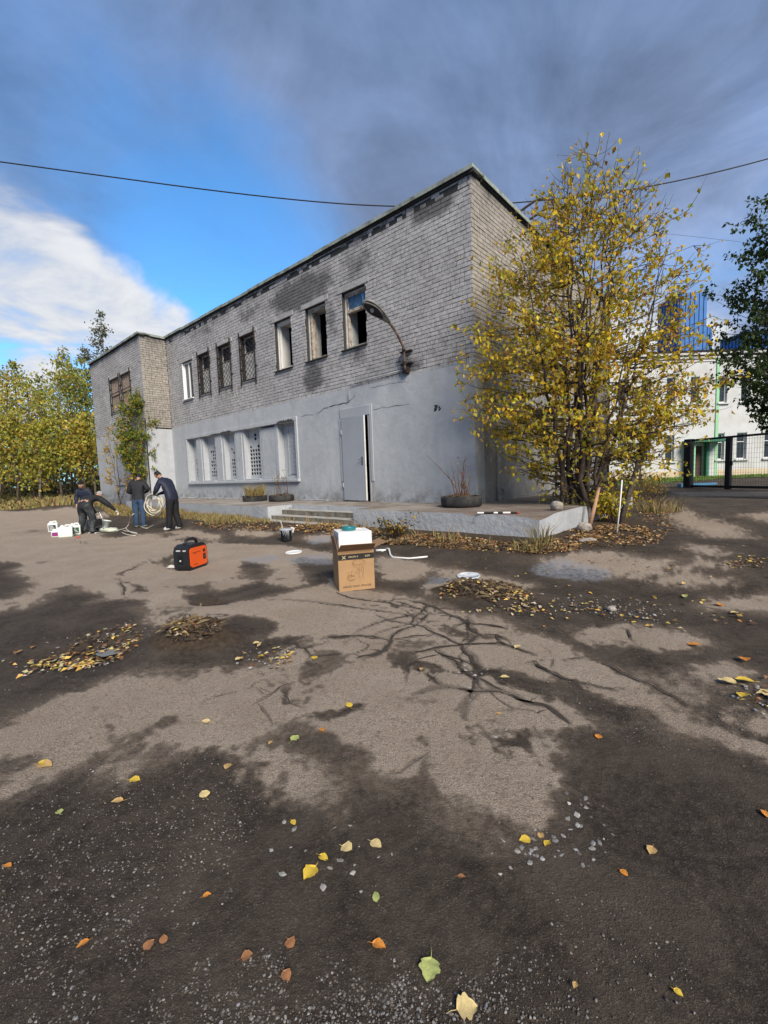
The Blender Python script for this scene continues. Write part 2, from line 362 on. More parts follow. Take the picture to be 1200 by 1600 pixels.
CR = [(w, o4(560, 900, 4, p)) for w, p in [
 (1.1, [(0,150),(150,165),(300,195),(400,215),(440,240)]), (1.1, [(0,205),(150,225),(280,240),(340,270)]),
 (1.1, [(110,250),(200,285),(300,300),(430,325),(480,360),(600,410),(650,430)]), (.9, [(0,350),(90,300),(180,280),(290,255),(380,230),(410,210)]),
 (1.2, [(0,375),(100,380),(200,410)]), (1, [(90,375),(200,335),(320,300),(360,260),(410,210),(430,180),(330,155)]),
 (2.2, [(440,240),(380,300)]), (1.2, [(380,300),(300,330),(220,375),(205,420)]), (2.4, [(205,420),(170,470),(100,500),(0,515)]), (.8, [(225,405),(340,380),(470,370)]),
 (1.2, [(310,485),(420,465),(540,435),(650,425),(780,420),(870,415),(1000,455),(1110,500)]), (2, [(640,430),(710,500),(740,570),(720,650),(715,740),(660,830),(655,900)]),
 (1.8, [(490,460),(580,530),(660,590),(720,650)]), (1.1, [(520,495),(600,515),(700,540),(740,560)]), (1.8, [(350,750),(430,720),(520,695),(620,710),(720,730),(880,720),(960,740),(1050,790),(1190,810)]),
 (1.8, [(430,610),(480,660),(530,700)]), (2, [(740,640),(820,690),(900,710)]), (1.3, [(430,180),(490,210),(560,245),(630,270),(680,290),(690,330),(740,360),(790,375)]),
 (1.2, [(450,245),(520,250),(620,260),(660,290),(610,320)]), (1.4, [(690,300),(800,310),(900,320),(930,330)]), (1.5, [(740,370),(700,400),(650,430)]), (1.2, [(880,370),(870,415)]), (1.1, [(790,365),(880,375),(930,390),(945,420)]),
 (1, [(1060,530),(1130,570),(1200,610)]), (1, [(230,160),(290,175),(350,200)]), (1.1, [(310,150),(380,170),(450,190),(490,200),(600,215)]), (1, [(340,330),(360,310)]), (2.5, [(690,270),(690,340)]),
 (.8, [(30,182),(160,190)]), (1.6, [(340,270),(370,300)]), (1.6, [(655,820),(610,850)])]]
CR += [(w, o4(300, 900, 4, p)) for w, p in [
 (1.1, [(470,155),(640,155),(800,170),(950,190),(1100,210),(1200,225)]), (1, [(900,105),(980,135),(1100,155),(1200,170)]), (.9, [(1010,365),(1080,320),(1200,290)]),
 (1.2, [(830,385),(960,380),(1050,375),(1130,390),(1200,400)]), (.5, [(380,800),(480,745),(570,690),(650,660)]), (.4, [(410,800),(470,870),(510,920)]), (.4, [(550,750),(620,800),(690,825)]),
 (.3, [(400,700),(460,735)]), (.3, [(400,600),(450,625)]), (.9, [(640,900),(720,880),(760,890)]), (.8, [(90,245),(160,240),(220,245),(160,260),(100,265)]), (.8, [(510,18),(600,20)])]]
CR += [(w, o4(0, 900, 4, p)) for w, p in [(.9, [(990,210),(1040,200),(1190,200),(1180,220),(1130,240),(1050,270)]), (.9, [(1000,230),(1050,225),(1050,245),(1000,240),(1000,230)]), (.8, [(1060,290),(1130,255),(1190,235)]), (.8, [(740,40),(775,75),(765,125)])]]
CR += [(w, o4(0, 780, 4, p)) for w, p in [(1.8, [(755,460),(830,435),(945,380)]), (.7, [(230,400),(380,380)]), (.7, [(0,220),(200,200),(320,185)]), (.6, [(490,320),(540,312)]), (.6, [(570,318),(610,315)]), (.5, [(520,280),(575,280)]), (.5, [(530,435),(560,433)])]]
CR += [(w, o4(840, 820, 3.333, p)) for w, p in [(.55, [(0,740),(60,765),(150,800),(330,850),(460,850)]), (.5, [(60,740),(80,700)]), (.45, [(110,705),(220,690),(300,700)]), (.6, [(300,700),(380,740),(520,810),(620,840),(760,930)]), (.8, [(470,540),(490,600)])]]
CR += [(w, o4(560, 1080, 3, p)) for w, p in [(1.3, [(700,15),(800,55),(890,75),(960,130),(1000,165)]), (.8, [(150,380),(200,380),(260,340),(340,295)])]]

MOUNDS = [((300, 1000), .30, .09), ((268, 1004), .28, .07), ((335, 1003), .26, .06), ((735, 928), .30, .08), ((775, 932), .34, .07), ((705, 925), .22, .05), ((1185, 1080), .25, .02), ((170, 1012), .34, -.07), ((120, 1020), .40, -.05), ((328, 938), .22, -.07)]
MOUNDW = [(G(*p), r, h) for p, r, h in MOUNDS]
def mound_z(X, Y):
    z = np.zeros(np.shape(X))
    for P, r, h in MOUNDW:
        d = np.hypot((X-P[0])/1.5, Y-P[1])/r; z = z+h*np.exp(-d*d*1.6)
    return z
def ground_z(x, y): 
    x = np.asarray(x, float); y = np.asarray(y, float)
    return gz(x, y)+mound_z(x, y)

def light_field(X, Y):
    """0 dark damp dirt .. 1 worn pale asphalt, and crack strength"""
    rr = np.hypot(X, Y)
    w1 = .035+.006*rr
    wx = X+w1*1.5*(fbm(X*1.7, Y*1.7, 3, 4)-.5)*2+.022*(fbm(X*9, Y*9, 31, 3)-.5)*2; wy = Y+w1*1.5*(fbm(X*1.7, Y*1.7, 13, 4)-.5)*2+.022*(fbm(X*9, Y*9, 41, 3)-.5)*2
    a = np.full(X.shape, .1)
    def put(lst, a, sign):
        for v, s, poly in lst:
            pg = GP(poly); xs = [p[0] for p in pg]; ys = [p[1] for p in pg]; mrg = 1.2
            sel = np.where((wx > min(xs)-mrg) & (wx < max(xs)+mrg) & (wy > min(ys)-mrg) & (wy < max(ys)+mrg))
            if not len(sel[0]): continue
            d = sdist(wx[sel], wy[sel], pg); e = (.062+.010*rr[sel])*s
            edge = d-.10*e+e*1.25*(fbm(X[sel]*19, Y[sel]*19, 5, 4)-.5)*2
            if sign > 0: a[sel] = np.maximum(a[sel], .40*v*(1-sm(-.05, .30+.03*rr[sel], d+.5*(fbm(X[sel]*3.1, Y[sel]*3.1, 15, 4)-.5))))
            k = 1-sm(-e, e, edge); a[sel] = a[sel]*(1-k)+v*k
        return a
    a = put(LIGHT, a, 1); a = put(DARK, a, -1)
    cr = np.zeros(X.shape)
    jx = X+.03*(fbm(X*5, Y*5, 55, 4)-.5)*2; jy = Y+.03*(fbm(X*5, Y*5, 65, 4)-.5)*2
    for w, poly in CR:
        pg = GP(poly); xs = [p[0] for p in pg]; ys = [p[1] for p in pg]; mrg = .25
        sel = np.where((jx > min(xs)-mrg) & (jx < max(xs)+mrg) & (jy > min(ys)-mrg) & (jy < max(ys)+mrg))
        if not len(sel[0]): continue
        d = seg_dist(jx[sel], jy[sel], pg, False); hw = .0135*w*(.5+1.0*fbm(X[sel]*11, Y[sel]*11, 77, 3))
        hw = (hw+.0022*rr[sel])*np.clip(.4+np.minimum(np.hypot(jx[sel]-pg[0][0], jy[sel]-pg[0][1]), np.hypot(jx[sel]-pg[-1][0], jy[sel]-pg[-1][1]))/(.10+.05*rr[sel]), .35, 1)
        cr[sel] = np.maximum(cr[sel], .55*(1-sm(hw*.5, hw*1.6, d)))
    # fine crazing round the crack hub
    for poly, cell in (([(585,930),(640,935),(735,962),(790,975),(800,990),(730,1000),(640,985),(580,960)], .26), ([(470,990),(600,1000),(580,1030),(520,1045),(440,1040),(400,1010)], .34), ([(640,1000),(860,1010),(880,1120),(740,1110),(620,1060)], .62), ([(240,955),(300,948),(300,972),(250,978)], .2), ([(300,1050),(480,1070),(470,1120),(330,1130)], .7)):
        pg = GP(poly); d0 = sdist(X, Y, pg); sel = np.where(d0 < .1)
        x = X[sel]/cell+.25*(fbm(X[sel]*4, Y[sel]*4, 81, 3)-.5)*2; y = Y[sel]/cell+.25*(fbm(X[sel]*4, Y[sel]*4, 82, 3)-.5)*2; xi = np.floor(x); yi = np.floor(y); f1 = np.full(x.shape, 9.); f2 = np.full(x.shape, 9.)
        for i in (-1, 0, 1):
            for j in (-1, 0, 1):
                cx = xi+i; cy = yi+j; h1 = vnoise(cx*1.0, cy*1.0, 101); h2 = vnoise(cx*1.0, cy*1.0, 202); dd = np.hypot(cx+h1-x, cy+h2-y); n1 = dd < f1; f2 = np.where(n1, f1, np.minimum(f2, dd)); f1 = np.where(n1, dd, f1)
        wdt = (.012+.0028*rr[sel])/cell; c_ = (1-sm(wdt*.5, wdt*1.3, f2-f1))*sm(.1, -.15, d0[sel])*np.clip((fbm(X[sel]*2.3, Y[sel]*2.3, 83, 3)-.30)*5, 0, 1)
        cr[sel] = np.maximum(cr[sel], c_*.9)
    return a, cr

def build_ground():
    th = np.concatenate([np.linspace(-100, -58, 36)[:-1], np.linspace(-58, 58, 720), np.linspace(58, 100, 36)[1:]])
    th = R_(1)*th
    inv = np.linspace(1/.86, 1/42., 470); r = 1/inv
    r = np.concatenate([np.linspace(.05, .82, 14), r, [48, 58, 75, 100, 140, 220, 400, 900, 3000]])
    T, Rr = np.meshgrid(th, r); X = Rr*np.sin(T); Y = Rr*np.cos(T)
    near = Rr < 60
    a = np.full(X.shape, .35); cr = np.zeros(X.shape)
    an, cn = light_field(X[near], Y[near]); a[near] = an; cr[near] = cn
    q = (X-KP[0])*Ndir[0]+(Y-KP[1])*Ndir[1]; tt = (X-KP[0])*Udir[0]+(Y-KP[1])*Udir[1]
    # soil: strip along the building, verge under the trees, ground behind
    verge = np.array(GP([(-300,796),(-60,797),(60,793),(118,788),(165,793),(175,806),(230,808),(300,812),(345,821),(400,822),(440,818),(500,822),(560,826),(600,838),(640,842),(720,852),(800,862),(850,868),(880,860),(930,852),(985,842),(1010,815),(1030,790),(1040,777),(1045,768)]))
    soil = np.zeros(X.shape)
    vp = [tuple(v) for v in verge]+[(30, 60), (-60, 80), (-60, 40)]
    d = sdist(X[near]+.25*(fbm(X[near]*1.3, Y[near]*1.3, 8, 4)-.5), Y[near]+.25*(fbm(X[near]*1.3, Y[near]*1.3, 9, 4)-.5), vp)
    soil[near] = 1-sm(-.12, .12, d+.12*(fbm(X[near]*8, Y[near]*8, 10, 3)-.5))
    road = (tt < -3.0) & (q < -1.5) & near          # yard continues past the tree to the gate
    soil[road] *= 0
    mz = mound_z(X, Y); soil = np.maximum(soil, sm(.02, .05, mz)); soil = np.maximum(soil, sm(.02, .05, -mz)*.8)
    a = a*(1-soil*.9); cr = cr*(1-soil)
    z = gz(X, Y)+mz+.005*a-.007*cr*(a > .05)
    fade = 1-sm(12, 30, Rr)
    z = z+fade*(.006*(fbm(X*14, Y*14, 21, 4)-.5)*(1.6-a)+.05*(fbm(X*.6, Y*.6, 22, 3)-.5)*(1-sm(2.4, 1.4, q)))
    V = np.stack([X, Y, z], -1).reshape(-1, 3); nr, nc = X.shape
    idx = np.arange(nr*nc).reshape(nr, nc)
    F = np.stack([idx[:-1, :-1], idx[:-1, 1:], idx[1:, 1:], idx[1:, :-1]], -1).reshape(-1, 4)[:, ::-1]
    spl = np.zeros(X.shape)
    for poly in ([(672,908),(690,903),(705,908),(695,915),(675,915)],[(455,874),(480,868),(517,867),(517,880),(470,880)],[(385,872),(420,868),(430,873),(405,880),(388,878)],[(480,842),(515,836),(517,846),(490,850)],[(845,884),(880,878),(935,892),(960,900),(900,905),(850,898)]):
        pg = GP(poly); d = sdist(X[near], Y[near], pg); s_ = 1-sm(-.02, .14, d+.35*(fbm(X[near]*5, Y[near]*5, 61, 4)-.45)); spl[near] = np.maximum(spl[near], s_)
    colr = np.stack([a, cr, soil, spl*.8], -1).reshape(-1, 4)
    m = bpy.data.materials.new('yard_ground'); m.use_nodes = True; t = NT(m.node_tree); b = t.n['Principled BSDF']
    at = t.new('ShaderNodeAttribute', attribute_name='col'); sp = t.new('ShaderNodeSeparateColor'); t.l.new(at.outputs['Color'], sp.inputs[0])
    A, Cc, S = sp.outputs[0], sp.outputs[1], sp.outputs[2]
    tc = t.new('ShaderNodeTexCoord').outputs['Object']
    nf = t.noise(tc, 170, 4, .7); nm = t.noise(tc, 21, 5, .65); nl = t.noise(tc, 1.6, 5, .6, .4); ns = t.noise(tc, 60, 5, .7)
    asph = t.mix(t.ramp(nl, [(.32, 0), (.7, 1)]), (.315, .246, .180), (.405, .330, .258))
    asph = t.mix(t.ramp(ns, [(.52, 0), (.66, .75)]), asph, (.14, .105, .08))
    asph = t.mix(t.ramp(nf, [(.53, 0), (.63, .8)]), asph, (.56, .50, .44))
    asph = t.mix(t.ramp(nf, [(.36, .85), (.46, 0)]), asph, (.12, .09, .07))
    asph = t.mix(t.ramp(nm, [(.30, .7), (.46, 0)]), asph, (.21, .165, .13))
    dirt = t.mix(t.ramp(nm, [(.30, 0), (.72, 1)]), (.024, .018, .0135), (.074, .056, .042))
    dirt = t.mix(t.ramp(t.noise(tc, 2.3, 4, .6, .5), [(.42, 0), (.68, .75)]), dirt, (.105, .082, .063))
    dirt = t.mix(t.ramp(nf, [(.58, 0), (.68, .85)]), dirt, (.21, .19, .165))
    dirt = t.mix(t.ramp(ns, [(.62, 0), (.70, .7)]), dirt, (.16, .145, .13))
    thr = t.math('ADD', A, t.math('MULTIPLY', t.math('ADD', t.math('MULTIPLY', t.math('SUBTRACT', ns, .5), 1.5), t.math('MULTIPLY', t.math('SUBTRACT', nm, .5), .45)), .42)); midc = t.mix(t.ramp(nm, [(.3, 0), (.7, 1)]), (.085, .064, .047), (.15, .116, .088)); midc = t.mix(t.ramp(nf, [(.57, 0), (.67, .8)]), midc, (.27, .235, .20))
    c = t.mix(t.sstep(thr, .10, .38), dirt, midc); c = t.mix(t.sstep(thr, .30, .74), c, asph)
    soilc = t.mix(t.ramp(nm, [(.3, 0), (.7, 1)]), (.030, .021, .014), (.095, .067, .043)); soilc = t.mix(t.ramp(nf, [(.60, 0), (.72, .6)]), soilc, (.20, .15, .09))
    c = t.mix(S, c, soilc)
    c = t.mix(t.math('MULTIPLY', Cc, .9), c, (.030, .024, .02))
    c = t.mix(t.math('MULTIPLY', at.outputs['Alpha'], t.ramp(nm, [(.35, .25), (.6, .95)])), c, (.27, .29, .325))
    t.set(b.inputs['Base Color'], c)
    t.set(b.inputs['Roughness'], t.math('MULTIPLY_ADD', A, .12, .80)); b.inputs['Specular IOR Level'].default_value = .25
    bp = t.new('ShaderNodeBump'); bp.inputs['Distance'].default_value = .022
    t.set(bp.inputs['Height'], t.math('ADD', t.math('MULTIPLY', ns, .6), t.math('MULTIPLY', nf, .5))); t.set(b.inputs['Normal'], bp.outputs[0])
    o = np_mesh('ground', V, F, m, col=colr, smooth=True); tag(o, kind='structure')
    return o
GROUND = build_ground()

# crisp broken edges of the cracks: ragged dirt-filled ribbons following the same lines, with short side cracks
def build_cracks():
    rg = np.random.default_rng(5); V = []; F = []; lines = []
    for w, poly in CR:
        pg = np.array(GP(poly)); lines.append((w, pg, True))
        seg = np.linalg.norm(np.diff(pg, axis=0), axis=1)
        if w > .85:
            for _ in range(int(seg.sum()/.42)):
                k = rg.choice(len(seg), p=seg/seg.sum()); f = rg.uniform(); p = pg[k]*(1-f)+pg[k+1]*f; d = (pg[k+1]-pg[k])/seg[k]; a = rg.choice([-1, 1])*rg.uniform(.5, 1.4); d2 = np.array([d[0]*math.cos(a)-d[1]*math.sin(a), d[0]*math.sin(a)+d[1]*math.cos(a)]); L = rg.uniform(.10, .45); b = rg.normal(0, .25)
                lines.append((w*.45, np.array([p, p+d2*L*.5+np.array([-d2[1], d2[0]])*b*L*.3, p+d2*L]), False))
    strips = []
    for w, pg, main in lines:
        pts = []
        for i in range(len(pg)-1):
            L = np.linalg.norm(pg[i+1]-pg[i]); n = max(2, int(L/.035))
            for k in range(n): pts.append(pg[i]+(pg[i+1]-pg[i])*k/n)
        pts.append(pg[-1]); pts = np.array(pts); n = len(pts)
        jit = np.stack([fbm(pts[:, 0]*6, pts[:, 1]*6, 55, 4)-.5, fbm(pts[:, 0]*6, pts[:, 1]*6, 65, 4)-.5], -1)*.10+rg.normal(0, .004, (n, 2)); pts = pts+jit
        tg = np.gradient(pts, axis=0); tg /= np.linalg.norm(tg, axis=1)[:, None]+1e-9; nr_ = np.stack([-tg[:, 1], tg[:, 0]], -1)
        rr = np.hypot(pts[:, 0], pts[:, 1]); hw = (.0066*w+.0007*rr*min(1, w))*(.35+1.3*fbm(pts[:, 0]*9, pts[:, 1]*9, 77, 3)); s = np.linspace(0, 1, n); hw = hw*np.clip(np.minimum(s, 1-s)*n*.035/.12+.15, .1, 1)
        if not main: hw *= np.clip(1.2-s, .15, 1)
        a = pts+nr_*(hw*rg.uniform(.6, 1.5, n))[:, None]; b = pts-nr_*(hw*rg.uniform(.6, 1.5, n))[:, None]
        strips.append((pts, a, b))
    AP = np.concatenate([s_[0] for s_ in strips]); LA, _ = light_field(AP[:, 0], AP[:, 1]); ZA = gz(AP[:, 0], AP[:, 1])+mound_z(AP[:, 0], AP[:, 1])+.0062; k_ = 0
    for pts, a, b in strips:
        n = len(pts); la = LA[k_:k_+n]; z = ZA[k_:k_+n]; k_ += n
        k0 = len(V); V += [[*a[i], z[i]] for i in range(n)]+[[*b[i], z[i]] for i in range(n)]
        F += [[k0+i, k0+n+i, k0+n+i+1, k0+i+1] for i in range(n-1) if la[i] > .3]
    o = np_mesh('ground_cracks', np.array(V), np.array(F), mat('crack_dirt', (.05, .040, .032), .95, nscale=40, namp=.35), GROUND); tag(o, kind='stuff')
build_cracks()
# ------------------------------------------------------------------ the grey building
ZB = 4.08; ZT = 8.42; XL = -17.0; XB = -24.6; QB = 1.2; DEP = 12.0
def local_uz(t):
    """building-local position of the shading point"""
    P = t.new('ShaderNodeNewGeometry').outputs['Position']
    d = t.vmath('SUBTRACT', P, (KP[0], KP[1], 0))
    return t.vmath('DOT_PRODUCT', d, tuple(BX)), t.vmath('DOT_PRODUCT', d, tuple(BY)), t.vmath('DOT_PRODUCT', d, (0, 0, 1)), P
def stain_mask(t, u, z, P, spots, nscale=2.2, gain=1.0):
    n = t.noise(P, nscale, 6, .65, .3); acc = None
    for (cu, cz, ru, rz, k) in spots:
        a = t.math('POWER', t.math('DIVIDE', t.math('SUBTRACT', u, cu), ru), 2.0); b = t.math('POWER', t.math('DIVIDE', t.math('SUBTRACT', z, cz), rz), 2.0)
        m = t.math('MULTIPLY', t.math('SUBTRACT', 1.0, t.math('ADD', a, b), clamp=True), k); acc = m if acc is None else t.math('MAXIMUM', acc, m)
    return t.sstep(t.math('ADD', acc, t.math('MULTIPLY', t.math('SUBTRACT', n, .5), 1.1)), .18, .75)
SOOT = [(-6.6, 7.55, 2.3, .75, .95), (-3.9, 7.6, 1.2, .6, .55), (-6.0, 4.72, .75, .6, .95), (-1.1, 8.0, .9, .35, .85), (-3.9, 5.0, .7, .4, .5), (-9.5, 7.7, 1.6, .5, .5), (-8.6, 5.6, .5, .8, .35), (-13, 7.9, 3, .3, .45), (-5.0, 6.3, .45, .9, .55), (-2.0, 4.35, .7, .28, .75)]
def brickmat(name, base, base2, use_attr):
    m = bpy.data.materials.new(name); m.use_nodes = True; t = NT(m.node_tree); b = t.n['Principled BSDF']
    u, v, z, P = local_uz(t)
    r = t.new('ShaderNodeAttribute', attribute_name='col').outputs['Fac'] if use_attr else t.new('ShaderNodeObjectInfo').outputs['Random']
    c = t.mix(r, base, base2)
    n = t.noise(P, 9, 6, .7); c = t.mix(t.ramp(n, [(.35, .55), (.55, 0)]), c, (.12, .115, .11))
    n2 = t.noise(P, 55, 4, .7); c = t.mix(t.ramp(n2, [(.55, 0), (.75, .5)]), c, (.13, .12, .115))
    n3 = t.noise(P, .7, 4, .6); c = t.mix(t.ramp(n3, [(.40, .25), (.6, 0)]), c, (.16, .15, .15))
    c = t.mix(t.math('MULTIPLY', stain_mask(t, u, z, P, SOOT), .7), c, (.028, .028, .032))
    # dirt run-off under the coping, rust under the grille bolts
    run = t.math('MULTIPLY', t.sstep(z, ZT-.55, ZT-.02), t.ramp(t.noise(t.vmath('MULTIPLY', P, (1, 1, .18)), 2.4, 5, .6), [(.42, 0), (.62, .8)])); c = t.mix(run, c, (.07, .068, .07))
    rust = None
    for rx in (-9.4, -10.2, -11.1, -12.0, -12.9, -13.7, -11.6, -10.6):
        w = t.math('MULTIPLY', t.math('SUBTRACT', 1.0, t.math('MULTIPLY', t.math('ABSOLUTE', t.math('SUBTRACT', u, rx)), 9.0), clamp=True), t.math('MULTIPLY', t.sstep(z, 4.6, 5.1), t.math('SUBTRACT', 1.0, t.sstep(z, 5.12, 5.2))))
        rust = w if rust is None else t.math('MAXIMUM', rust, w)
    c = t.mix(t.math('MULTIPLY', rust, t.ramp(t.noise(P, 6, 4), [(.4, 0), (.6, .8)])), c, (.20, .075, .03))
    t.set(b.inputs['Base Color'], c); b.inputs['Roughness'].default_value = .85; b.inputs['Specular IOR Level'].default_value = .2
    bp = t.new('ShaderNodeBump'); bp.inputs['Distance'].default_value = .004; t.set(bp.inputs['Height'], t.noise(P, 45, 5, .65)); t.set(b.inputs['Normal'], bp.outputs[0])
    return m
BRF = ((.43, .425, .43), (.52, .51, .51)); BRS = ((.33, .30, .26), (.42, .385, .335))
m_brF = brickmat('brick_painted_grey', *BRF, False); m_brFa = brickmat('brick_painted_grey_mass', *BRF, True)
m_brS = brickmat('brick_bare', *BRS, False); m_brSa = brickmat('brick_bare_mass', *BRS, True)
m_mortar = mat('mortar_dark', (.045, .043, .042), .95, nscale=14, namp=.3, bump=.01, bscale=30)
def plastermat(name, base, base2, dirtc=(.16, .155, .15)):
    m = bpy.data.materials.new(name); m.use_nodes = True; t = NT(m.node_tree); b = t.n['Principled BSDF']; u, v, z, P = local_uz(t)
    st = t.vmath('MULTIPLY', P, (1, 1, .35))
    c = t.mix(t.ramp(t.noise(st, .9, 6, .62, .4), [(.34, 0), (.66, 1)]), base, base2)
    c = t.mix(t.ramp(t.noise(t.vmath('MULTIPLY', P, (1, 1, .12)), 2.4, 5, .6), [(.52, 0), (.72, .35)]), c, tuple(x*.8 for x in base))
    c = t.mix(t.ramp(t.noise(P, 5, 6, .7), [(.54, 0), (.70, .6)]), c, (.50, .51, .52))
    c = t.mix(t.ramp(t.noise(P, 1.3, 7, .72, .6), [(.50, 0), (.58, .35)]), c, tuple(x*.86 for x in base))
    dz = t.math('MULTIPLY', t.math('SUBTRACT', 1.0, t.sstep(z, .6, 1.25)), t.ramp(t.noise(P, 3.5, 6, .7), [(.38, 0), (.62, .8)])); c = t.mix(dz, c, dirtc)
    t.set(b.inputs['Base Color'], c); b.inputs['Roughness'].default_value = .7; b.inputs['Specular IOR Level'].default_value = .25
    bp = t.new('ShaderNodeBump'); bp.inputs['Distance'].default_value = .03
    h = t.math('ADD', t.math('MULTIPLY', t.noise(P, 2.2, 5, .6), .7), t.math('MULTIPLY', t.noise(P, 28, 4, .6), .10)); t.set(bp.inputs['Height'], h); t.set(b.inputs['Normal'], bp.outputs[0])
    return m
m_pl = plastermat('plaster_grey_paint', (.385, .405, .43), (.445, .465, .485)); m_plS = plastermat('plaster_side_shaded', (.24, .237, .23), (.31, .302, .29))  # side wall plaster is darker, with the tree's shade put into its colour
m_conc = mat('concrete_grey', (.36, .355, .345), .9, nscale=6, namp=.22, bump=.012, bscale=35, col2=(.22, .21, .195), c2scale=2.2)
m_lint = mat('lintel_concrete', (.40, .395, .39), .85, nscale=8, namp=.2, bump=.008, bscale=30, col2=(.27, .265, .26), c2scale=4)
m_cop = mat('coping_metal', (.30, .34, .30), .6, nscale=5, namp=.3, col2=(.16, .17, .14), c2scale=4)
m_bit = mat('bitumen_felt', (.035, .035, .035), .9, nscale=9, namp=.4)
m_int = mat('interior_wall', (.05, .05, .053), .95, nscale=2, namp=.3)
m_white = mat('white_paint', (.66, .65, .62), .55, nscale=3, namp=.1, col2=(.5, .47, .43), c2scale=5, c2t=(.55, .8))
m_reveal = mat('whitewashed_reveal', (.58, .58, .56), .9, nscale=2.5, namp=.18, col2=(.38, .37, .36), c2scale=2.5)
m_wood = mat('weathered_wood_frame', (.42, .38, .32), .85, nscale=12, namp=.3, col2=(.20, .13, .09), c2scale=9)
m_pvc = mat('white_pvc', (.78, .79, .80), .3)
m_glass = mat('window_glass', (.025, .03, .036), .06, spec=.6)
m_glassb = mat('glass_with_blue_film', (.05, .12, .22), .15, nscale=8, namp=.5)
m_curt = mat('pale_board_behind_grille', (.62, .60, .56), .9, nscale=7, namp=.3)
m_rust = mat('rusted_iron', (.016, .012, .011), .85, nscale=20, namp=.5, col2=(.045, .024, .018), c2scale=12)
m_door = mat('grey_painted_steel', (.37, .39, .42), .5, nscale=2, namp=.06)
m_black = mat('black_paint', (.012, .012, .013), .6)
m_brownb = mat('brown_board', (.47, .37, .29), .9, nscale=26, namp=.45, col2=(.27, .18, .14), c2scale=9)

BLD = thing('grey_building', 'two-storey grey painted brick building with burnt upper windows and grey plastered ground floor', 'building', (KP[0], KP[1], 0), BROT)

def wall_holes(x0, x1, z0, z1, holes, y0, y1, flip=None, mi=0, mb=None):
    """slab with openings; local u=x. flip='side' maps (u,y,z)->( -y, u, z ) for walls facing +x"""
    mb = mb or MB()
    xs = sorted({x0, x1, *[h[0] for h in holes], *[h[1] for h in holes]}); zs = sorted({z0, z1, *[h[2] for h in holes], *[h[3] for h in holes]})
    xs = [x for x in xs if x0 <= x <= x1]; zs = [z for z in zs if z0 <= z <= z1]
    hole = lambda a, b: any(h[0]-1e-6 <= a and b <= h[1]+1e-6 for h in [])
    solid = [[not any(h[0] < (xs[i]+xs[i+1])/2 < h[1] and h[2] < (zs[j]+zs[j+1])/2 < h[3] for h in holes) for j in range(len(zs)-1)] for i in range(len(xs)-1)]
    def mp(x, y, z): return (-y, x, z) if flip == 'side' else (x, y, z)
    def quad(*p): mb.add([mp(*q) for q in p], [(0, 1, 2, 3)], mi)
    S = lambda i, j: 0 <= i < len(xs)-1 and 0 <= j < len(zs)-1 and solid[i][j]
    for i in range(len(xs)-1):
        for j in range(len(zs)-1):
            if not solid[i][j]: continue
            a, b, c, d = xs[i], xs[i+1], zs[j], zs[j+1]
            quad((a, y0, c), (b, y0, c), (b, y0, d), (a, y0, d)); quad((a, y1, d), (b, y1, d), (b, y1, c), (a, y1, c))
            if not S(i-1, j): quad((a, y1, c), (a, y0, c), (a, y0, d), (a, y1, d))
            if not S(i+1, j): quad((b, y0, c), (b, y1, c), (b, y1, d), (b, y0, d))
            if not S(i, j-1): quad((a, y1, c), (b, y1, c), (b, y0, c), (a, y0, c))
            if not S(i, j+1): quad((a, y0, d), (b, y0, d), (b, y1, d), (a, y1, d))
    return mb

# openings (local x = right along the facade)
WIN = [(-4.50, -3.52), (-6.27, -5.26), (-8.02, -7.06), (-10.3, -9.3), (-12.05, -11.05), (-13.8, -12.8), (-15.45, -14.47)]
WZ0, WZ1 = 5.25, 6.95
winh = [(a, b, WZ0, WZ1) for a, b in WIN]
bwl = [fac(172, 600, QB)[0], fac(186.5, 600, QB)[0], fac(189.5, 600, QB)[0], fac(204.5, 600, QB)[0]]
blkh = [(bwl[0], bwl[1], 5.25, 6.95), (bwl[2], bwl[3], 5.25, 6.95)]
DX0, DX1, DZ1 = -4.72, -3.52, 3.22
NX0, NX1, NZ0, NZ1 = -15.42, -7.08, 1.40, 3.40

# --- plastered ground floor
wl = wall_holes(XL, 0, -.3, ZB, [(DX0, DX1, PZ, DZ1), (NX0, NX1, NZ0, NZ1)], -.02, .45); wl.build('plaster_wall', m_pl, BLD)
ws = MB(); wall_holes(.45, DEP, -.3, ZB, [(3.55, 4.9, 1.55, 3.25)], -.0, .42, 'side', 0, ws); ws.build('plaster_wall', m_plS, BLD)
MB().box(-.42, -.001, 0, .449, -.3, ZB-.002).build('corner_pier', m_plS, BLD) if False else None
pb = wall_holes(XB, XL, -.3, ZB, [], -QB-.02, -QB+.4); pb.build('plaster_wall', m_pl, BLD)
MB().box(XL-.4, XL, -QB+.4, -.02, -.3, ZB-.05).build('plaster_wall', m_pl, BLD)
# --- upper masonry core behind the bricks (dark raked joints)
co = wall_holes(XL-.02, -.012, ZB-.001, ZT, winh, .014, .45); co.build('mortar_bed', m_mortar, BLD)
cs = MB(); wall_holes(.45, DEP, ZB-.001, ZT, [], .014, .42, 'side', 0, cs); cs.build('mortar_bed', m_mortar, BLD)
MB().box(-.40, -.014, .016, .449, ZB, ZT-.002).build('mortar_bed', m_mortar, BLD)
cb = wall_holes(XB, XL-.014, ZB-.001, ZT, blkh, -QB+.014, -QB+.4); cb.build('mortar_bed', m_mortar, BLD)
MB().box(XL-.40, XL-.016, -QB+.401, .012, ZB, ZT-.003).build('mortar_bed', m_mortar, BLD)
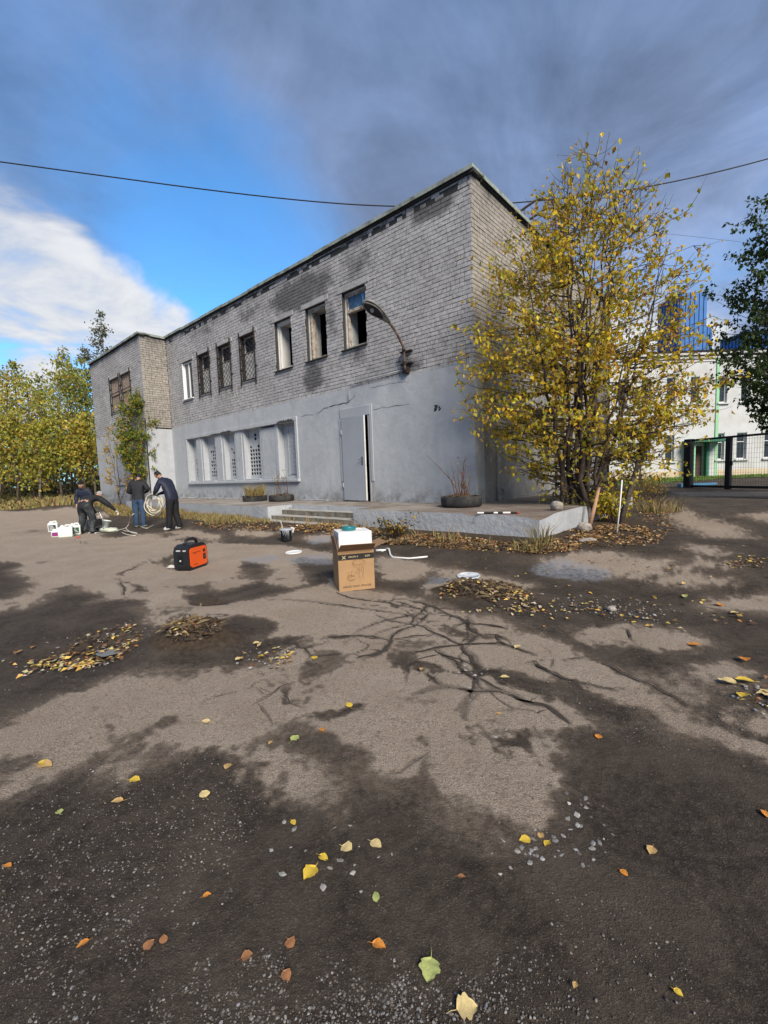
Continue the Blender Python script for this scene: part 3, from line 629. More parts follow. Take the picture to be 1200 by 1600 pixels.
# --- far walls, floors and roof (close the volume)
sh = MB()
sh.box(XB, 0, DEP-.3, DEP, -.3, ZT-.03); sh.box(XB, XB+.3, -QB+.45, DEP-.31, -.3, ZT-.03); sh.box(XB+.31, -.45, .46, DEP-.31, 4.0, 4.3); sh.box(-7.2, -6.9, .47, DEP-.32, 4.31, 8.1); sh.box(XB+.31, -.45, 4.2, 4.4, 4.31, 8.1)
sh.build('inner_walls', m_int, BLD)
MB().box(XB+.05, -.05, -.0, DEP-.05, 8.12, 8.30).box(XB+.05, XL-.05, -QB+.05, -.001, 8.12, 8.3).build('roof', m_bit, BLD)
# reveals: whitewashed linings of the openings
for k, (a, b) in enumerate(WIN):
    if k in (0, 1, 2):
        l = MB(); y0, y1, tk = .13, .62, .045
        l.box(a+.001, a+tk, y0, y1, WZ0+.001, WZ1-.001); l.box(b-tk, b-.001, y0, y1, WZ0+.001, WZ1-.001); l.box(a+tk, b-tk, y0, y1, WZ1-tk, WZ1-.001); l.box(a+tk, b-tk, y0, y1, WZ0+.001, WZ0+tk)
        l.build('reveal_lining', m_reveal if k != 2 else m_white, BLD)

# --- bricks
def course_runs(u0, u1, z, h, holes):
    runs = [(u0, u1)]
    for a, b, c, d in holes:
        if z+h*.5 > c and z+h*.5 < d:
            nr = []
            for s, e in runs:
                if b <= s or a >= e: nr.append((s, e)); continue
                if a > s: nr.append((s, a))
                if b < e: nr.append((b, e))
            runs = nr
    return runs
BR = []    # (face, u_center, y_front, z_center, L, H, D)
CH = .1055
def lay(face, u0, u1, z0, z1, holes, seed):
    rg = random.Random(seed); n = int(round((z1-z0)/CH)); h = (z1-z0)/n
    for k in range(n):
        z = z0+k*h; header = rg.random() < .13; u = u0-rg.choice((0, .13))-(.13 if k % 2 else 0)
        runs = course_runs(u0, u1, z, h, holes)
        while u < u1:
            if header: L = .13
            else: L = .265 if rg.random() > .17 else rg.choice((.13, .13, .19))
            a, b = u, u+L; u = b
            for s, e in runs:
                aa, bb = max(a, s), min(b, e)
                if bb-aa < .05: continue
                j = rg.uniform(.009, .018)
                BR.append((face, (aa+bb)/2, rg.gauss(0, .0016), z+h/2+rg.gauss(0, .0018), bb-aa-j, h-rg.uniform(.009, .017), rg.random()))
lintels = [(a-.19, b+.17, WZ1, WZ1+.16) for a, b in WIN]
lay('front', XL, 0, ZB, ZT-.07, winh+lintels, 1)
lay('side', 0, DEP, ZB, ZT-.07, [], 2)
lay('block', XB, XL, ZB, ZT-.07, blkh, 3)
lay('blockside', -QB, -.0, ZB, ZT-.07, [], 4)
def brick_xf(b):
    f, u, y, z, L, H, r = b; D = .1
    if f == 'front': return np.array([u, y+D/2, z]), 0.0
    if f == 'side': return np.array([-y-D/2, u, z]), math.pi/2
    if f == 'block': return np.array([u, -QB+y+D/2, z]), 0.0
    return np.array([XL-y-D/2, u, z]), math.pi/2
def unit_brick():
    c = .06; V = []; 
    for x in (-.5, .5):
        for z in (-.5, .5): V.append((x, -.475, z))
    for x in (-.5, .5):
        for z in (-.5, .5): V.append((x*(1-.02), -.5, z*(1-.05)))
    for x in (-.5, .5):
        for z in (-.5, .5): V.append((x, .5, z))
    F = [(4, 6, 7, 5), (0, 2, 6, 4), (2, 3, 7, 6), (3, 1, 5, 7), (1, 0, 4, 5), (0, 1, 9, 8), (3, 2, 10, 11), (2, 0, 8, 10), (1, 3, 11, 9)]
    return np.array(V), F
UV_, UF_ = unit_brick()
ctr = [brick_xf(b) for b in BR]
dist = np.array([np.linalg.norm(bw(*c)-CP)*(1 if b[0] == 'front' else 1.35 if b[0] == 'side' else 1) for (c, a), b in zip(ctr, BR)])
order = np.argsort(dist); single = set(order[:300].tolist())
um = {}
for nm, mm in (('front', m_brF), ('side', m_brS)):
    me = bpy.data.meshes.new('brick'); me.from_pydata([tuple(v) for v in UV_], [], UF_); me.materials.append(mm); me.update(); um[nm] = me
VV = []; FF = []; CC = []; FF_side = []
groups = {'front': ([], [], []), 'side': ([], [], [])}
for i, b in enumerate(BR):
    c, a = ctr[i]; sc = np.array([b[4], .1, b[5]])
    if i in single:
        o = bpy.data.objects.new('brick', um['side' if b[0] == 'side' else 'front']); COL.objects.link(o); o.parent = BLD
        o.location = c; o.rotation_euler = (random.gauss(0, .001), random.gauss(0, .004), a); o.scale = sc
        continue
    v = UV_*sc
    if a: v = np.stack([-v[:, 1], v[:, 0], v[:, 2]], -1)
    g = groups['side' if b[0] in ('side', 'blockside') else 'front']; k = len(g[0])*12
    g[0].append(v+c); g[1].append(np.array(UF_)+k); g[2].append(np.full((12, 3), b[6]))
# the bricks past the largest 300 stay real geometry, joined (painted and bare faces share one part)
Vf = np.concatenate(groups['front'][0]+groups['side'][0]); nF = len(groups['front'][0])
Ff = np.concatenate(groups['front'][1]+[f+nF*12 for f in groups['side'][1]]); Cf = np.concatenate(groups['front'][2]+groups['side'][2])
bo = np_mesh('brickwork', Vf, Ff, m_brFa, BLD, Cf); bo.data.materials.append(m_brSa)
mi = np.zeros(len(Ff), np.int32); mi[nF*len(UF_):] = 1; bo.data.polygons.foreach_set('material_index', mi); tag(bo, kind='stuff')

# --- lintels, sills
for k, (a, b) in enumerate(WIN):
    MB().cbox(a-.18, b+.16, -.022, .3, WZ1+.005, WZ1+.155, .008).build('lintel', m_lint, BLD)
    if k < 3: MB().cbox(a-.06, b+.03, -.075, .12, WZ0-.035, WZ0-.002, .006).build('sill', m_bit, BLD)
for a, b, c, d in blkh: MB().cbox(a-.14, b+.12, -QB-.018, -QB+.2, d+.003, d+.12, .008).build('lintel', m_lint, BLD)

# --- coping slabs and felt strip
def coping(p0, p1, nrm, n):
    p0 = np.array(p0, float); p1 = np.array(p1, float); L = np.linalg.norm(p1-p0); d = (p1-p0)/L; nrm = np.array(nrm, float); rg = random.Random(int(L*100))
    cuts = np.linspace(0, L, n+1)
    for i in range(n):
        a, b = cuts[i]+.004, cuts[i+1]-.004; zz = rg.gauss(0, .008); ov = .10+rg.gauss(0, .012)
        M = Matrix(((d[0], -nrm[0], 0, p0[0]), (d[1], -nrm[1], 0, p0[1]), (0, 0, 1, 0), (0, 0, 0, 1)))
        mb = MB(); mb.cbox(a, b, -ov, .42, ZT+.0+zz, ZT+.075+zz, .012, 0, M); mb.box(a, b, -ov-.012, -ov+.002, ZT-.035+zz, ZT+.062+zz, 0, M); mb.build('coping_slab', m_cop, BLD)
    M = Matrix(((d[0], -nrm[0], 0, p0[0]), (d[1], -nrm[1], 0, p0[1]), (0, 0, 1, 0), (0, 0, 0, 1)))
    MB().box(0, L, -.055, .2, ZT-.07, ZT-.008, 0, M).build('felt_strip', m_bit, BLD)
coping((XL, 0, 0), (0.10, 0, 0), (0, -1, 0), 9); coping((0, .42, 0), (0, DEP, 0), (1, 0, 0), 6)
coping((XB, -QB, 0), (XL+.1, -QB, 0), (0, -1, 0), 4); coping((XL, -QB+.42, 0), (XL, -.1, 0), (1, 0, 0), 1)

# --- windows
def frame(mb, a, b, c, d, y, w, dp, mi=0):
    mb.box(a, a+w, y, y+dp, c, d, mi); mb.box(b-w, b, y, y+dp, c, d, mi); mb.box(a+w, b-w, y, y+dp, d-w, d, mi); mb.box(a+w, b-w, y, y+dp, c, c+w, mi)
def window_part(k, m):
    mb = MB(); a, b = WIN[k]; frame(mb, a+.046, b-.046, WZ0+.046, WZ1-.046, .15, .07, .09); return mb.build('window_frame', m, BLD)
fr = window_part(0, m_wood); a, b = WIN[0]
MB().box(a+.118, b-.118, .13, .25, 6.36, 6.45).build('transom', m_wood, fr)
gp = MB().box(a+.12, b-.12, .185, .191, 6.45, WZ1-.118).build('pane', m_glassb, fr)
tf = MB(); tf.add([(b-.30, .155, 6.80), (b-.13, .15, 6.82), (b-.13, .12, 6.46), (b-.2, .09, 6.5), (b-.24, .12, 6.63)], [(0, 1, 2, 3, 4)]); tf.build('torn_film', mat('blue_film', (.10, .22, .38), .4), fr)
fr = window_part(1, m_wood); a, b = WIN[1]
MB().box(a+.118, a+.16, .13, .33, WZ0+.12, WZ1-.118).build('casement_stile', m_wood, fr)
fr = window_part(2, m_white)
# pvc window
a, b = WIN[6]; pv = MB(); frame(pv, a, b, WZ0, WZ1, .10, .075, .07); pv.box(a+.42, a+.50, .095, .165, WZ0+.075, WZ1-.075); pw = pv.build('window_frame', m_pvc, BLD)
MB().box(a+.075, a+.42, .13, .137, WZ0+.075, WZ1-.075).build('pane', m_glass, pw); MB().box(a+.5, b-.075, .13, .137, WZ0+.075, WZ1-.075).build('pane', m_glass, pw)
MB().box(a-.03, b+.03, -.09, .10, WZ0-.03, WZ0-.002).build('sill', m_pvc, pw); MB().box(a+.001, a+.03, .0, .1, WZ0, WZ1).build('reveal_lining', m_pvc, pw)
# grilles over three windows and the two block windows
def lattice(mb, a, b, c, d, y, nx, nz, r=.008):
    w = (b-a)/nx; h = (d-c)/nz
    for i in range(nx+1):
        for s in (1, -1):
            pts = []
            for j in range(2*nz+1):
                x = a+i*w+s*(w*.5 if j % 2 else 0)*1.0; x = min(max(x, a), b); pts.append((x, y+.004*s, c+j*h/2))
            mb.tube(pts, r, 4, 0, False)
def grille(a, b, c, d, y, r=.0105):
    g = MB(); frame(g, a-.03, b+.03, c-.02, d+.02, y-.02, .035, .03)
    for x in (a-.02, b+.02):
        g.box(x-.018, x+.018, y-.03, y+.012, d+.02, d+.17); g.box(x-.018, x+.018, y-.03, y+.012, c-.16, c-.02)
        for zz in (c+.45, d-.45): g.box(x-.05, x+.05, y-.012, y+.05, zz-.03, zz+.03)
    g.box(a, b, y-.02, y+.005, (c+d)/2+.1, (c+d)/2+.13)
    go = g.build('window_grille', m_rust, BLD)
    l = MB(); lattice(l, a+.005, b-.005, c+.015, d-.015, y-.006, 4, 8, r); l.build('lattice', m_rust, go)
    return go
for k in (3, 4, 5):
    a, b = WIN[k]; grille(a, b, WZ0, WZ1, -.04)
    f = MB(); frame(f, a, b, WZ0, WZ1, .17, .06, .06); fo = f.build('window_frame', m_white, BLD)
    MB().box(a+.06, b-.06, .2, .206, WZ0+.06, WZ1-.06).build('pane', m_glass, fo)
    MB().box(a+.10, b-.10, .24, .25, WZ0+.06, WZ0+1.02).build('board', m_curt, fo)
    MB().box(a+.07, b-.07, .15, .155, WZ0+.07, WZ0+1.1).build('board', m_curt, fo)
for a, b, c, d in blkh:
    grille(a, b, c, d, -QB-.04, .0045); MB().box(a, b, -QB+.06, -QB+.08, c, d).build('board', m_brownb, BLD)
    MB().box(a, b, -QB+.05, -QB+.06, (c+d)/2-.03, (c+d)/2+.03).build('rail', m_rust, BLD)

# --- niche band of the ground floor: six bays with perforated screens
bx = [fac(p, 712)[0] for p in (291, 306.5, 317, 335, 349.5, 366.5, 381.5, 405.5, 408.5, 430, 434.5, 462)]
bays = [(bx[0], bx[1]), (bx[2], bx[3]), (bx[4], bx[5]), (bx[6], bx[7]), (bx[8], bx[9]), (bx[10], bx[11])]
bays[0] = (NX0+.02, bays[0][1]); bays[-1] = (bays[-1][0], NX1-.02)
for i in range(5):
    a, b = bays[i][1], bays[i+1][0]
    p = MB(); p.cbox(a, b, .03+.02*(i % 2), .30, NZ0, NZ1, .012)
    if b-a > .5: p.cbox(a+.12, b-.14, .005, .05, NZ0, NZ1, .01)
    p.build('pier', m_pl, BLD)
tr = MB(); tr.cbox(NX0-.13, NX1+.13, -.06, .0, NZ1, NZ1+.14, .012); tr.cbox(NX1, NX1+.13, -.06, .0, NZ0-.12, NZ1, .012); tr.cbox(NX0-.13, NX0, -.055, .0, NZ0-.12, NZ1, .012); tr.build('niche_surround', m_pl, BLD)
MB().cbox(NX0-.05, NX1+.16, -.13, .27, NZ0-.13, NZ0-.03, .015).build('sill', m_pl, BLD)
HOLES = {0: [(5, 13), (7, 12), (8, 8), (7, 4), (9, 4), (9, 2)], 1: [(5, 12), (5, 10), (6, 10), (5, 7), (4, 7), (6, 8), (4, 5), (6, 5), (4, 2), (6, 2), (5, 5), (3, 7)], 2: [(5, 14), (5, 12), (6, 13), (4, 10), (6, 10), (4, 8), (5, 8), (6, 8), (5, 6), (6, 6), (4, 6), (4, 4), (5, 4), (6, 4), (5, 2), (6, 2), (4, 2)],
         3: [(4, 13), (3, 11), (5, 11), (4, 9), (6, 9), (3, 7), (5, 7), (6, 7), (3, 5), (5, 5), (6, 5), (4, 5), (3, 3), (5, 3), (6, 3), (4, 3), (3, 1), (5, 1), (6, 1)]}
for i, (a, b) in enumerate(bays):
    if i == 4: MB().cbox(a-.05, b+.05, .05, .2, NZ0, NZ1-.06, .012).build('infill_panel', m_pl, BLD); continue
    if i == 5:
        MB().box(a-.1, b+.1, .30, .36, NZ0, NZ1).build('infill_panel', m_pl, BLD)
        w = b-a
        for j in range(12): MB().cbox(a+.30*w, b-.04, .27, .299, NZ0+.16+j*.145, NZ0+.16+j*.145+.141, .004).build('board', m_pl, BLD)
        MB().cbox(a+.24*w, a+.30*w, .25, .30, NZ0+.1, NZ1-.08, .006).build('board', m_pl, BLD)
        MB().cbox(a+.06*w, b-.01, .02, .28, NZ0+.0, NZ0+.07, .01).build('sill', m_pl, BLD)
        continue
    nc = 6; nz = 13; cw = (b-a)/nc; chh = (NZ1-NZ0)/nz; p = MB(); rgh = random.Random(31+i); hs = {(c, r) for r in range(1, 12) for c in range(0 if i == 3 else 1, 5) if rgh.random() < ((.28, .8, .9, .97)[i] if r < 6 else (.2, .45, .6, .6)[i] if r < 9 else .22)}
    for c in range(nc):
        for r in range(nz):
            x0, x1, z0, z1 = a+c*cw, a+(c+1)*cw, NZ0+r*chh, NZ0+(r+1)*chh; y = .27
            if (c, r) not in hs: p.add([(x0, y, z0), (x1, y, z0), (x1, y, z1), (x0, y, z1)], [(0, 1, 2, 3)]); continue
            cx, cz = (x0+x1)/2, (z0+z1)/2; ex, ez = cw/2, chh/2
            sq = [(ex, 0), (ex, ez), (0, ez), (-ex, ez), (-ex, 0), (-ex, -ez), (0, -ez), (ex, -ez)]
            rr = .9+.1*random.random(); oc = [(math.cos(k*math.pi/4)*ex*.95*rr, math.sin(k*math.pi/4)*ez*.95*rr*(1.0 if k < 5 else .8)) for k in range(8)]
            vs = [(cx+s[0], y, cz+s[1]) for s in sq]+[(cx+s[0], y, cz+s[1]) for s in oc]+[(cx+s[0], y+.025, cz+s[1]) for s in oc]
            fs = [(k, (k+1) % 8, 8+(k+1) % 8, 8+k) for k in range(8)]+[(8+k, 8+(k+1) % 8, 16+(k+1) % 8, 16+k) for k in range(8)]; p.add(vs, fs)
    p.build('perforated_screen', m_pl, BLD)
    MB().cbox(a+.02, b-.02, -.02, .26, NZ0-.028, NZ0+.03, .012).build('sill', m_pl, BLD)
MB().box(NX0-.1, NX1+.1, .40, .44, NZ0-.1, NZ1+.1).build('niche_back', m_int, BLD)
# broken plaster lip above the niches
def ragged(name, x0, x1, z, y, hgt, m, seed, n=26):
    rg = random.Random(seed); mb = MB(); top = []; bot = []
    for i in range(n+1):
        x = x0+(x1-x0)*i/n; k = max(0, math.sin(math.pi*i/n))**.5; top.append((x, z+k*hgt*rg.uniform(.3, 1))); bot.append((x, z-k*hgt*rg.uniform(.1, .5)))
    poly = bot+top[::-1]; nn = len(poly)
    mb.add([(x, y, zz) for x, zz in poly], [tuple(range(nn))]); return mb.build(name, m, BLD)
ragged('broken_edge', bays[5][0]+.1, bays[5][1]-.02, NZ1+.02, -.064, .10, m_int, 1); ragged('broken_edge', bays[2][0]-.1, bays[2][1], NZ1+.01, -.064, .08, m_int, 2); ragged('broken_edge', bays[1][1]-.25, bays[2][0], NZ1+.0, -.064, .05, m_int, 3)
# plaster cracks
def crack(pts, w, seed, y=-.0235):
    rg = random.Random(seed); P = [fac(*p) for p in pts]; mb = MB(); pl = []
    for i in range(len(P)-1):
        for k in range(6):
            f = k/6; pl.append((P[i][0]*(1-f)+P[i+1][0]*f+rg.gauss(0, .012), P[i][1]*(1-f)+P[i+1][1]*f+rg.gauss(0, .012)))
    pl.append(P[-1]); vs = []; n = len(pl)
    for i, (x, z) in enumerate(pl):
        ww = w*(.3+rg.random())*max(0, math.sin(math.pi*(i+.5)/n))**.4; vs += [(x, y, z+ww), (x, y, z-ww)]
    mb.add(vs, [(2*i, 2*i+1, 2*i+3, 2*i+2) for i in range(n-1)]); mb.build('plaster_crack', m_int, BLD)
crack([(495, 648), (505, 640), (515, 636), (530, 632), (546, 628), (553, 621)], .016, 1); crack([(582, 641), (600, 636), (640, 632)], .008, 2); crack([(470, 652), (480, 648), (490, 648)], .007, 3); crack([(553, 622), (556, 614)], .014, 4); crack([(580, 605), (600, 602), (620, 598), (640, 597)], .006, 5)

# --- steel door, slightly ajar, with a boarded panel above
MB().cbox(DX0-.03, DX1+.06, -.055, .02, DZ1-.02, DZ1+.27, .012).build('panel_above_door', m_door, BLD)
dfm = MB(); dfm.box(DX0-.001, DX0+.05, -.04, .18, PZ, DZ1); dfm.box(DX1-.05, DX1+.001, -.04, .18, PZ, DZ1); dfm.cbox(DX1+.02, DX1+.13, -.05, -.018, PZ+.62, DZ1+.28, .01); dfm.cbox(DX0-.09, DX0-.01, -.045, -.018, PZ+.62, DZ1, .01); dfm.build('door_frame', m_door, BLD)
DW_ = DX1-DX0-.10
dl = MB(); dl.cbox(0, DW_, -.05, 0, .04, DZ1-PZ-.03, .006)
dlo = dl.build('door', m_door, BLD); dlo.location = (DX0+.05, -.03, PZ); dlo.rotation_euler = (0, 0, R_(-6.5))
h = MB(); h.cbox(DW_-.16, DW_-.08, -.062, -.05, 1.12, 1.36, .004); h.tube([(DW_-.12, -.06, 1.27), (DW_-.12, -.10, 1.27), (DW_-.24, -.10, 1.27)], .011, 8); h.build('handle', mat('worn_steel', (.25, .25, .26), .4, .8), dlo)
MB().cbox(DW_-.002, DW_+.004, -.048, -.002, .05, DZ1-PZ-.04, .001).build('edge_strip', m_white, dlo)
for zz in (.45, 2.1): MB().tube([(-.012, -.055, zz), (-.012, -.055, zz+.14)], .014, 8).build('hinge', m_door, dlo)
ragged('broken_edge', DX1+.03, DX1+.10, PZ+.3, -.024, .32, m_conc, 9, 8); MB().cbox(DX1+.03, DX1+.12, -.028, -.018, PZ, PZ+.6, .004).build('plaster_patch', m_conc, BLD)
# --- ledge of the left block and of the side niche
xq, zq = fac(190, 757, QB); MB().cbox(xq-.75, xq+.75, -QB-.12, -QB, zq-.04, zq+.05, .015).build('sill', m_pl, BLD)
MB().cbox(XB+.01, XL, -QB-.05, -QB-.02, .0, .62, .02).build('plinth', m_pl, BLD)
MB().cbox(0.0, .14, 3.45, 5.0, 1.45, 1.55, .02).build('sill', m_plS, BLD); MB().box(-.30, -.24, 3.55, 4.9, 1.55, 3.25).build('infill_panel', m_plS, BLD)
MB().cbox(.0, .06, 1.05, 1.25, PZ, ZB-.2, .01).build('pilaster', m_plS, BLD)
# --- pipe on the block corner
MB().tube([(XL+.04, -QB-.06, .1), (XL+.04, -QB-.06, 2.5), (XL+.03, -QB-.05, 4.5)], .022, 8).build('drain_pipe', m_rust, BLD)
# --- graffito: black scribbled figure on the plaster
gm = MB()
def stroke(pts, w=.018):
    P = [fac(665+x/30, 620+y/30) for x, y in pts]; gm.tube([(p[0], -.0215, p[1]) for p in P], [w*.6]+[w]*(len(P)-2)+[w*.6], 5)
stroke([(430, 430), (520, 405), (590, 430), (560, 490), (470, 470)]); stroke([(560, 490), (440, 560), (470, 600), (540, 600), (550, 510)]); stroke([(550, 600), (480, 650), (420, 660)]); stroke([(680, 430), (640, 480), (720, 550), (690, 620), (630, 620)])
go = gm.build('graffito', m_black, BLD)
g2 = MB()
def s2(pts, w=.014):
    out = []
    for x, y in pts:
        px, py = 670+x/8, 700+y/8; d = ray(px, py); s = ((KP-CP)@BX+.003)/(d@BX); P = bl(CP+d*s); out.append(tuple(P))
    g2.tube(out, w, 5)
s2([(880, 430), (905, 450), (880, 490), (900, 500), (935, 540)]); s2([(880, 580), (930, 575)], .01); s2([(870, 640), (940, 630)], .01)
g2.build('graffito', m_black, BLD)
# ------------------------------------------------------------------ concrete platform with steps
PFQ = 2.30; SX0, SX1 = -5.45, -2.05; PXR = 2.55; PXL = -16.9
def platmat():
    m = bpy.data.materials.new('platform_concrete'); m.use_nodes = True; t = NT(m.node_tree); b = t.n['Principled BSDF']; u, v, z, P = local_uz(t)
    nz = t.new('ShaderNodeNewGeometry').outputs['True Normal']; top = t.sstep(t.vmath('DOT_PRODUCT', nz, (0, 0, 1)), .5, .8)
    paint = t.mix(t.ramp(t.noise(P, 1.7, 6, .65), [(.35, 0), (.65, 1)]), (.33, .35, .375), (.42, .44, .465))
    paint = t.mix(t.ramp(t.noise(P, 6, 6, .7), [(.56, 0), (.64, .9)]), paint, (.40, .39, .375))
    paint = t.mix(t.ramp(t.noise(P, 3.3, 5, .7), [(.60, 0), (.70, .7)]), paint, (.12, .115, .10))
    floor = t.mix(t.ramp(t.noise(P, .9, 6, .65, .4), [(.36, 0), (.62, 1)]), (.36, .335, .30), (.17, .135, .105))
    floor = t.mix(t.math('MULTIPLY', t.sstep(u, -1.5, 1.0), t.ramp(t.noise(P, 1.6, 5, .6), [(.3, .3), (.6, .85)])), floor, (.135, .095, .075))
    floor = t.mix(t.ramp(t.noise(P, 40, 4, .7), [(.6, 0), (.72, .5)]), floor, (.42, .40, .37))
    t.set(b.inputs['Base Color'], t.mix(top, paint, floor)); b.inputs['Roughness'].default_value = .9
    bp = t.new('ShaderNodeBump'); bp.inputs['Distance'].default_value = .03; t.set(bp.inputs['Height'], t.noise(P, 9, 7, .7)); t.set(b.inputs['Normal'], bp.outputs[0]); return m
m_plat = platmat()
def stepmat():
    m = bpy.data.materials.new('step_concrete'); m.use_nodes = True; t = NT(m.node_tree); b = t.n['Principled BSDF']; u, v, z, P = local_uz(t)
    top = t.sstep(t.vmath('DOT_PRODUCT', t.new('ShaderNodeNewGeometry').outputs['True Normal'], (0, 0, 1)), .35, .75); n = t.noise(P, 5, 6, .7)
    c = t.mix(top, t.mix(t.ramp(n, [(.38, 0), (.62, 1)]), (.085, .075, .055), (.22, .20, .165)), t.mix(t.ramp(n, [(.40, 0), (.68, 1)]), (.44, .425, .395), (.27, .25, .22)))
    t.set(b.inputs['Base Color'], c); b.inputs['Roughness'].default_value = .95
    bp = t.new('ShaderNodeBump'); bp.inputs['Distance'].default_value = .02; t.set(bp.inputs['Height'], t.noise(P, 14, 6, .7)); t.set(b.inputs['Normal'], bp.outputs[0]); return m
m_step = stepmat()
PLT = thing('concrete_platform', 'low concrete platform along the building wall, painted grey on its front', 'platform', (KP[0], KP[1], 0), BROT)
def rough_block(x0, x1, y0, y1, z0, z1, seed, amp=.03, step=.11, crumble=()):
    """box with subdivided, worn faces"""
    bm = bmesh.new(); bmesh.ops.create_cube(bm, size=1)
    for v in bm.verts: v.co = Vector(((x0+x1)/2+v.co.x*(x1-x0), (y0+y1)/2+v.co.y*(y1-y0), (z0+z1)/2+v.co.z*(z1-z0)))
    for ax, L in ((0, x1-x0), (1, y1-y0), (2, z1-z0)):
        n = max(1, int(L/step))
        for i in range(1, n):
            p = [(x0+x1)/2, (y0+y1)/2, (z0+z1)/2]; p[ax] = (x0, y0, z0)[ax]+L*i/n; no = [0, 0, 0]; no[ax] = 1
            bmesh.ops.bisect_plane(bm, geom=bm.verts[:]+bm.edges[:]+bm.faces[:], plane_co=p, plane_no=no)
    cx, cy, cz = (x0+x1)/2, (y0+y1)/2, (z0+z1)/2
    for v in bm.verts:
        c = v.co; ex = min(c.x-x0, x1-c.x); ey = min(c.y-y0, y1-c.y); ez = min(c.z-z0, z1-c.z)
        n1 = float(fbm(c.x*3+seed, (c.y+c.z*1.7)*3, seed, 4))-.5; onedge = sorted((ex, ey, ez))[1] < 1e-4
        k = amp*(2.2 if onedge else .6)*(max(0, n1)*1.2+.12 if onedge else n1*.5)
        d = Vector(((1 if c.x > cx else -1) if ex < 1e-4 else 0, (1 if c.y > cy else -1) if ey < 1e-4 else 0, (1 if c.z > cz else -1) if ez < 1e-4 else 0))
        if d.length > 0: v.co -= d.normalized()*k
    for (px, py, r, dz) in crumble:
        for v in bm.verts:
            d = math.hypot(v.co.x-px, v.co.y-py)
            if d < r and v.co.z > z0+.15*(z1-z0):
                f = (1-d/r); nn = float(fbm(v.co.x*7, v.co.y*7+v.co.z*5, seed+4, 3))
                v.co.z -= dz*f*nn*1.4*((v.co.z-z0)/(z1-z0)); v.co.x += (cx-v.co.x)*.03*f*nn
    mb = MB(); bm.verts.index_update(); mb.add([v.co[:] for v in bm.verts], [[v.index for v in f.verts] for f in bm.faces]); bm.free(); return mb
rough_block(SX1, PXR, -PFQ, -.021, -.2, PZ, 3, .014, .11, [(PXR, -PFQ, .7, .10), (1.2, -PFQ, .3, .05)]).build('slab', m_plat, PLT)
rough_block(.001, PXR, -.02, 4.4, -.2, PZ-.004, 4, .03, .2).build('slab', m_plat, PLT)
rough_block(PXL, SX0, -PFQ-.12, -.021, -.2, PZ, 5, .014, .14).build('slab', m_plat, PLT)
rough_block(SX0+.002, SX1-.002, -1.55, -.021, -.2, PZ-.003, 6, .016, .12).build('slab', m_plat, PLT)
MB().cbox(PXL, SX0, -.16, -.022, PZ-.01, PZ+.05, .02).build('ledge', m_pl, PLT)
for i, (zt, y0) in enumerate(((.48, -1.93), (.345, -2.31), (.235, -2.66))):
    rough_block(SX0+.004, SX1-.004, y0, -1.552+(-.38*i), -.15, zt, 11+i, .014, .10).build('step', m_step, PLT)

# ------------------------------------------------------------------ wall lamp on a bent arm
m_lamp = mat('lamp_shell_grey', (.16, .16, .155), .6, nscale=6, namp=.3, col2=(.27, .26, .24), c2scale=3)
m_pole = mat('lamp_pole_rusty', (.09, .065, .055), .75, nscale=14, namp=.4, col2=(.22, .15, .13), c2scale=5)
lx, lz = fac(637.5, 577); 
def solve_q(px, py, x):
    """distance in front of the facade at which local x is met along the pixel's direction"""
    d = ray(px, py); o = bl(CP); dd = np.array([d@BX, d@BY, d[2]]); s = (x-o[0])/dd[0]; return o+dd*s
J = solve_q(640, 545, lx+.05); E1 = solve_q(608, 504, lx+.02); T1 = solve_q(568, 470, lx-.02)
LMP = thing('wall_lamp', 'old grey street lamp on a bent rusty arm fixed to the brick wall', 'lamp', bw(lx, 0, lz), BROT)
def ll(P): return (P[0]-lx, P[1], P[2]-lz)
base = (0.0, -.14, -.05); j = (0.0, -.16, J[2]-lz)
e1 = ll(E1); t1 = ll(T1)
pts = [base, (0, -.15, (j[2])*.6)]+[tuple(np.array(j)+(np.array(e1)-np.array(j))*f+np.array([0, 0, .06*math.sin(math.pi*f)])) for f in np.linspace(0.02, 1, 8)]
MB().tube(pts, .034, 10).build('arm', m_pole, LMP, True)
br = MB()
for zz in (.14, .46): b_ = MB(); b_.box(-.19, .19, -.10, -.0, zz-.018, zz+.018); b_.box(-.04, .04, -.2, -.119, zz-.04, zz+.04); b_.build('bracket', m_rust, LMP)
br.cbox(-.09, .07, -.14, -.002, -.12, .04, .015); br.build('junction_box', m_rust, LMP)
ax = Vector(t1)-Vector(e1); Lh = ax.length; ax.normalize(); sidev = Vector((1, 0, 0)); sidev = (sidev-ax*sidev.dot(ax)).normalized(); dn = ax.cross(sidev).normalized()
if dn.z > 0: dn = -dn
hd = MB(); nseg = 14; ring = 16; vs = []; fs = []
def hw(f): return .045+.155*math.sin(min(1, f*1.18)*math.pi*.62)**1.1*(1 if f < .85 else (1-((f-.85)/.15)**2*.55))
for i in range(nseg+1):
    f = i/nseg; c = Vector(e1)+ax*(Lh*f-.04); w = hw(f)
    for k in range(ring):
        an = 2*math.pi*k/ring; up = math.sin(an); vs.append(c+sidev*(w*math.cos(an))-dn*(w*.62*up if up > 0 else w*.10*up))
for i in range(nseg):
    for k in range(ring): fs.append((i*ring+k, i*ring+(k+1) % ring, (i+1)*ring+(k+1) % ring, (i+1)*ring+k))
fs += [tuple(range(ring)), tuple(nseg*ring+k for k in range(ring))]
hd.add(vs, fs); ho = hd.build('lamp_head', m_lamp, LMP, True)
rf = MB(); rim = []
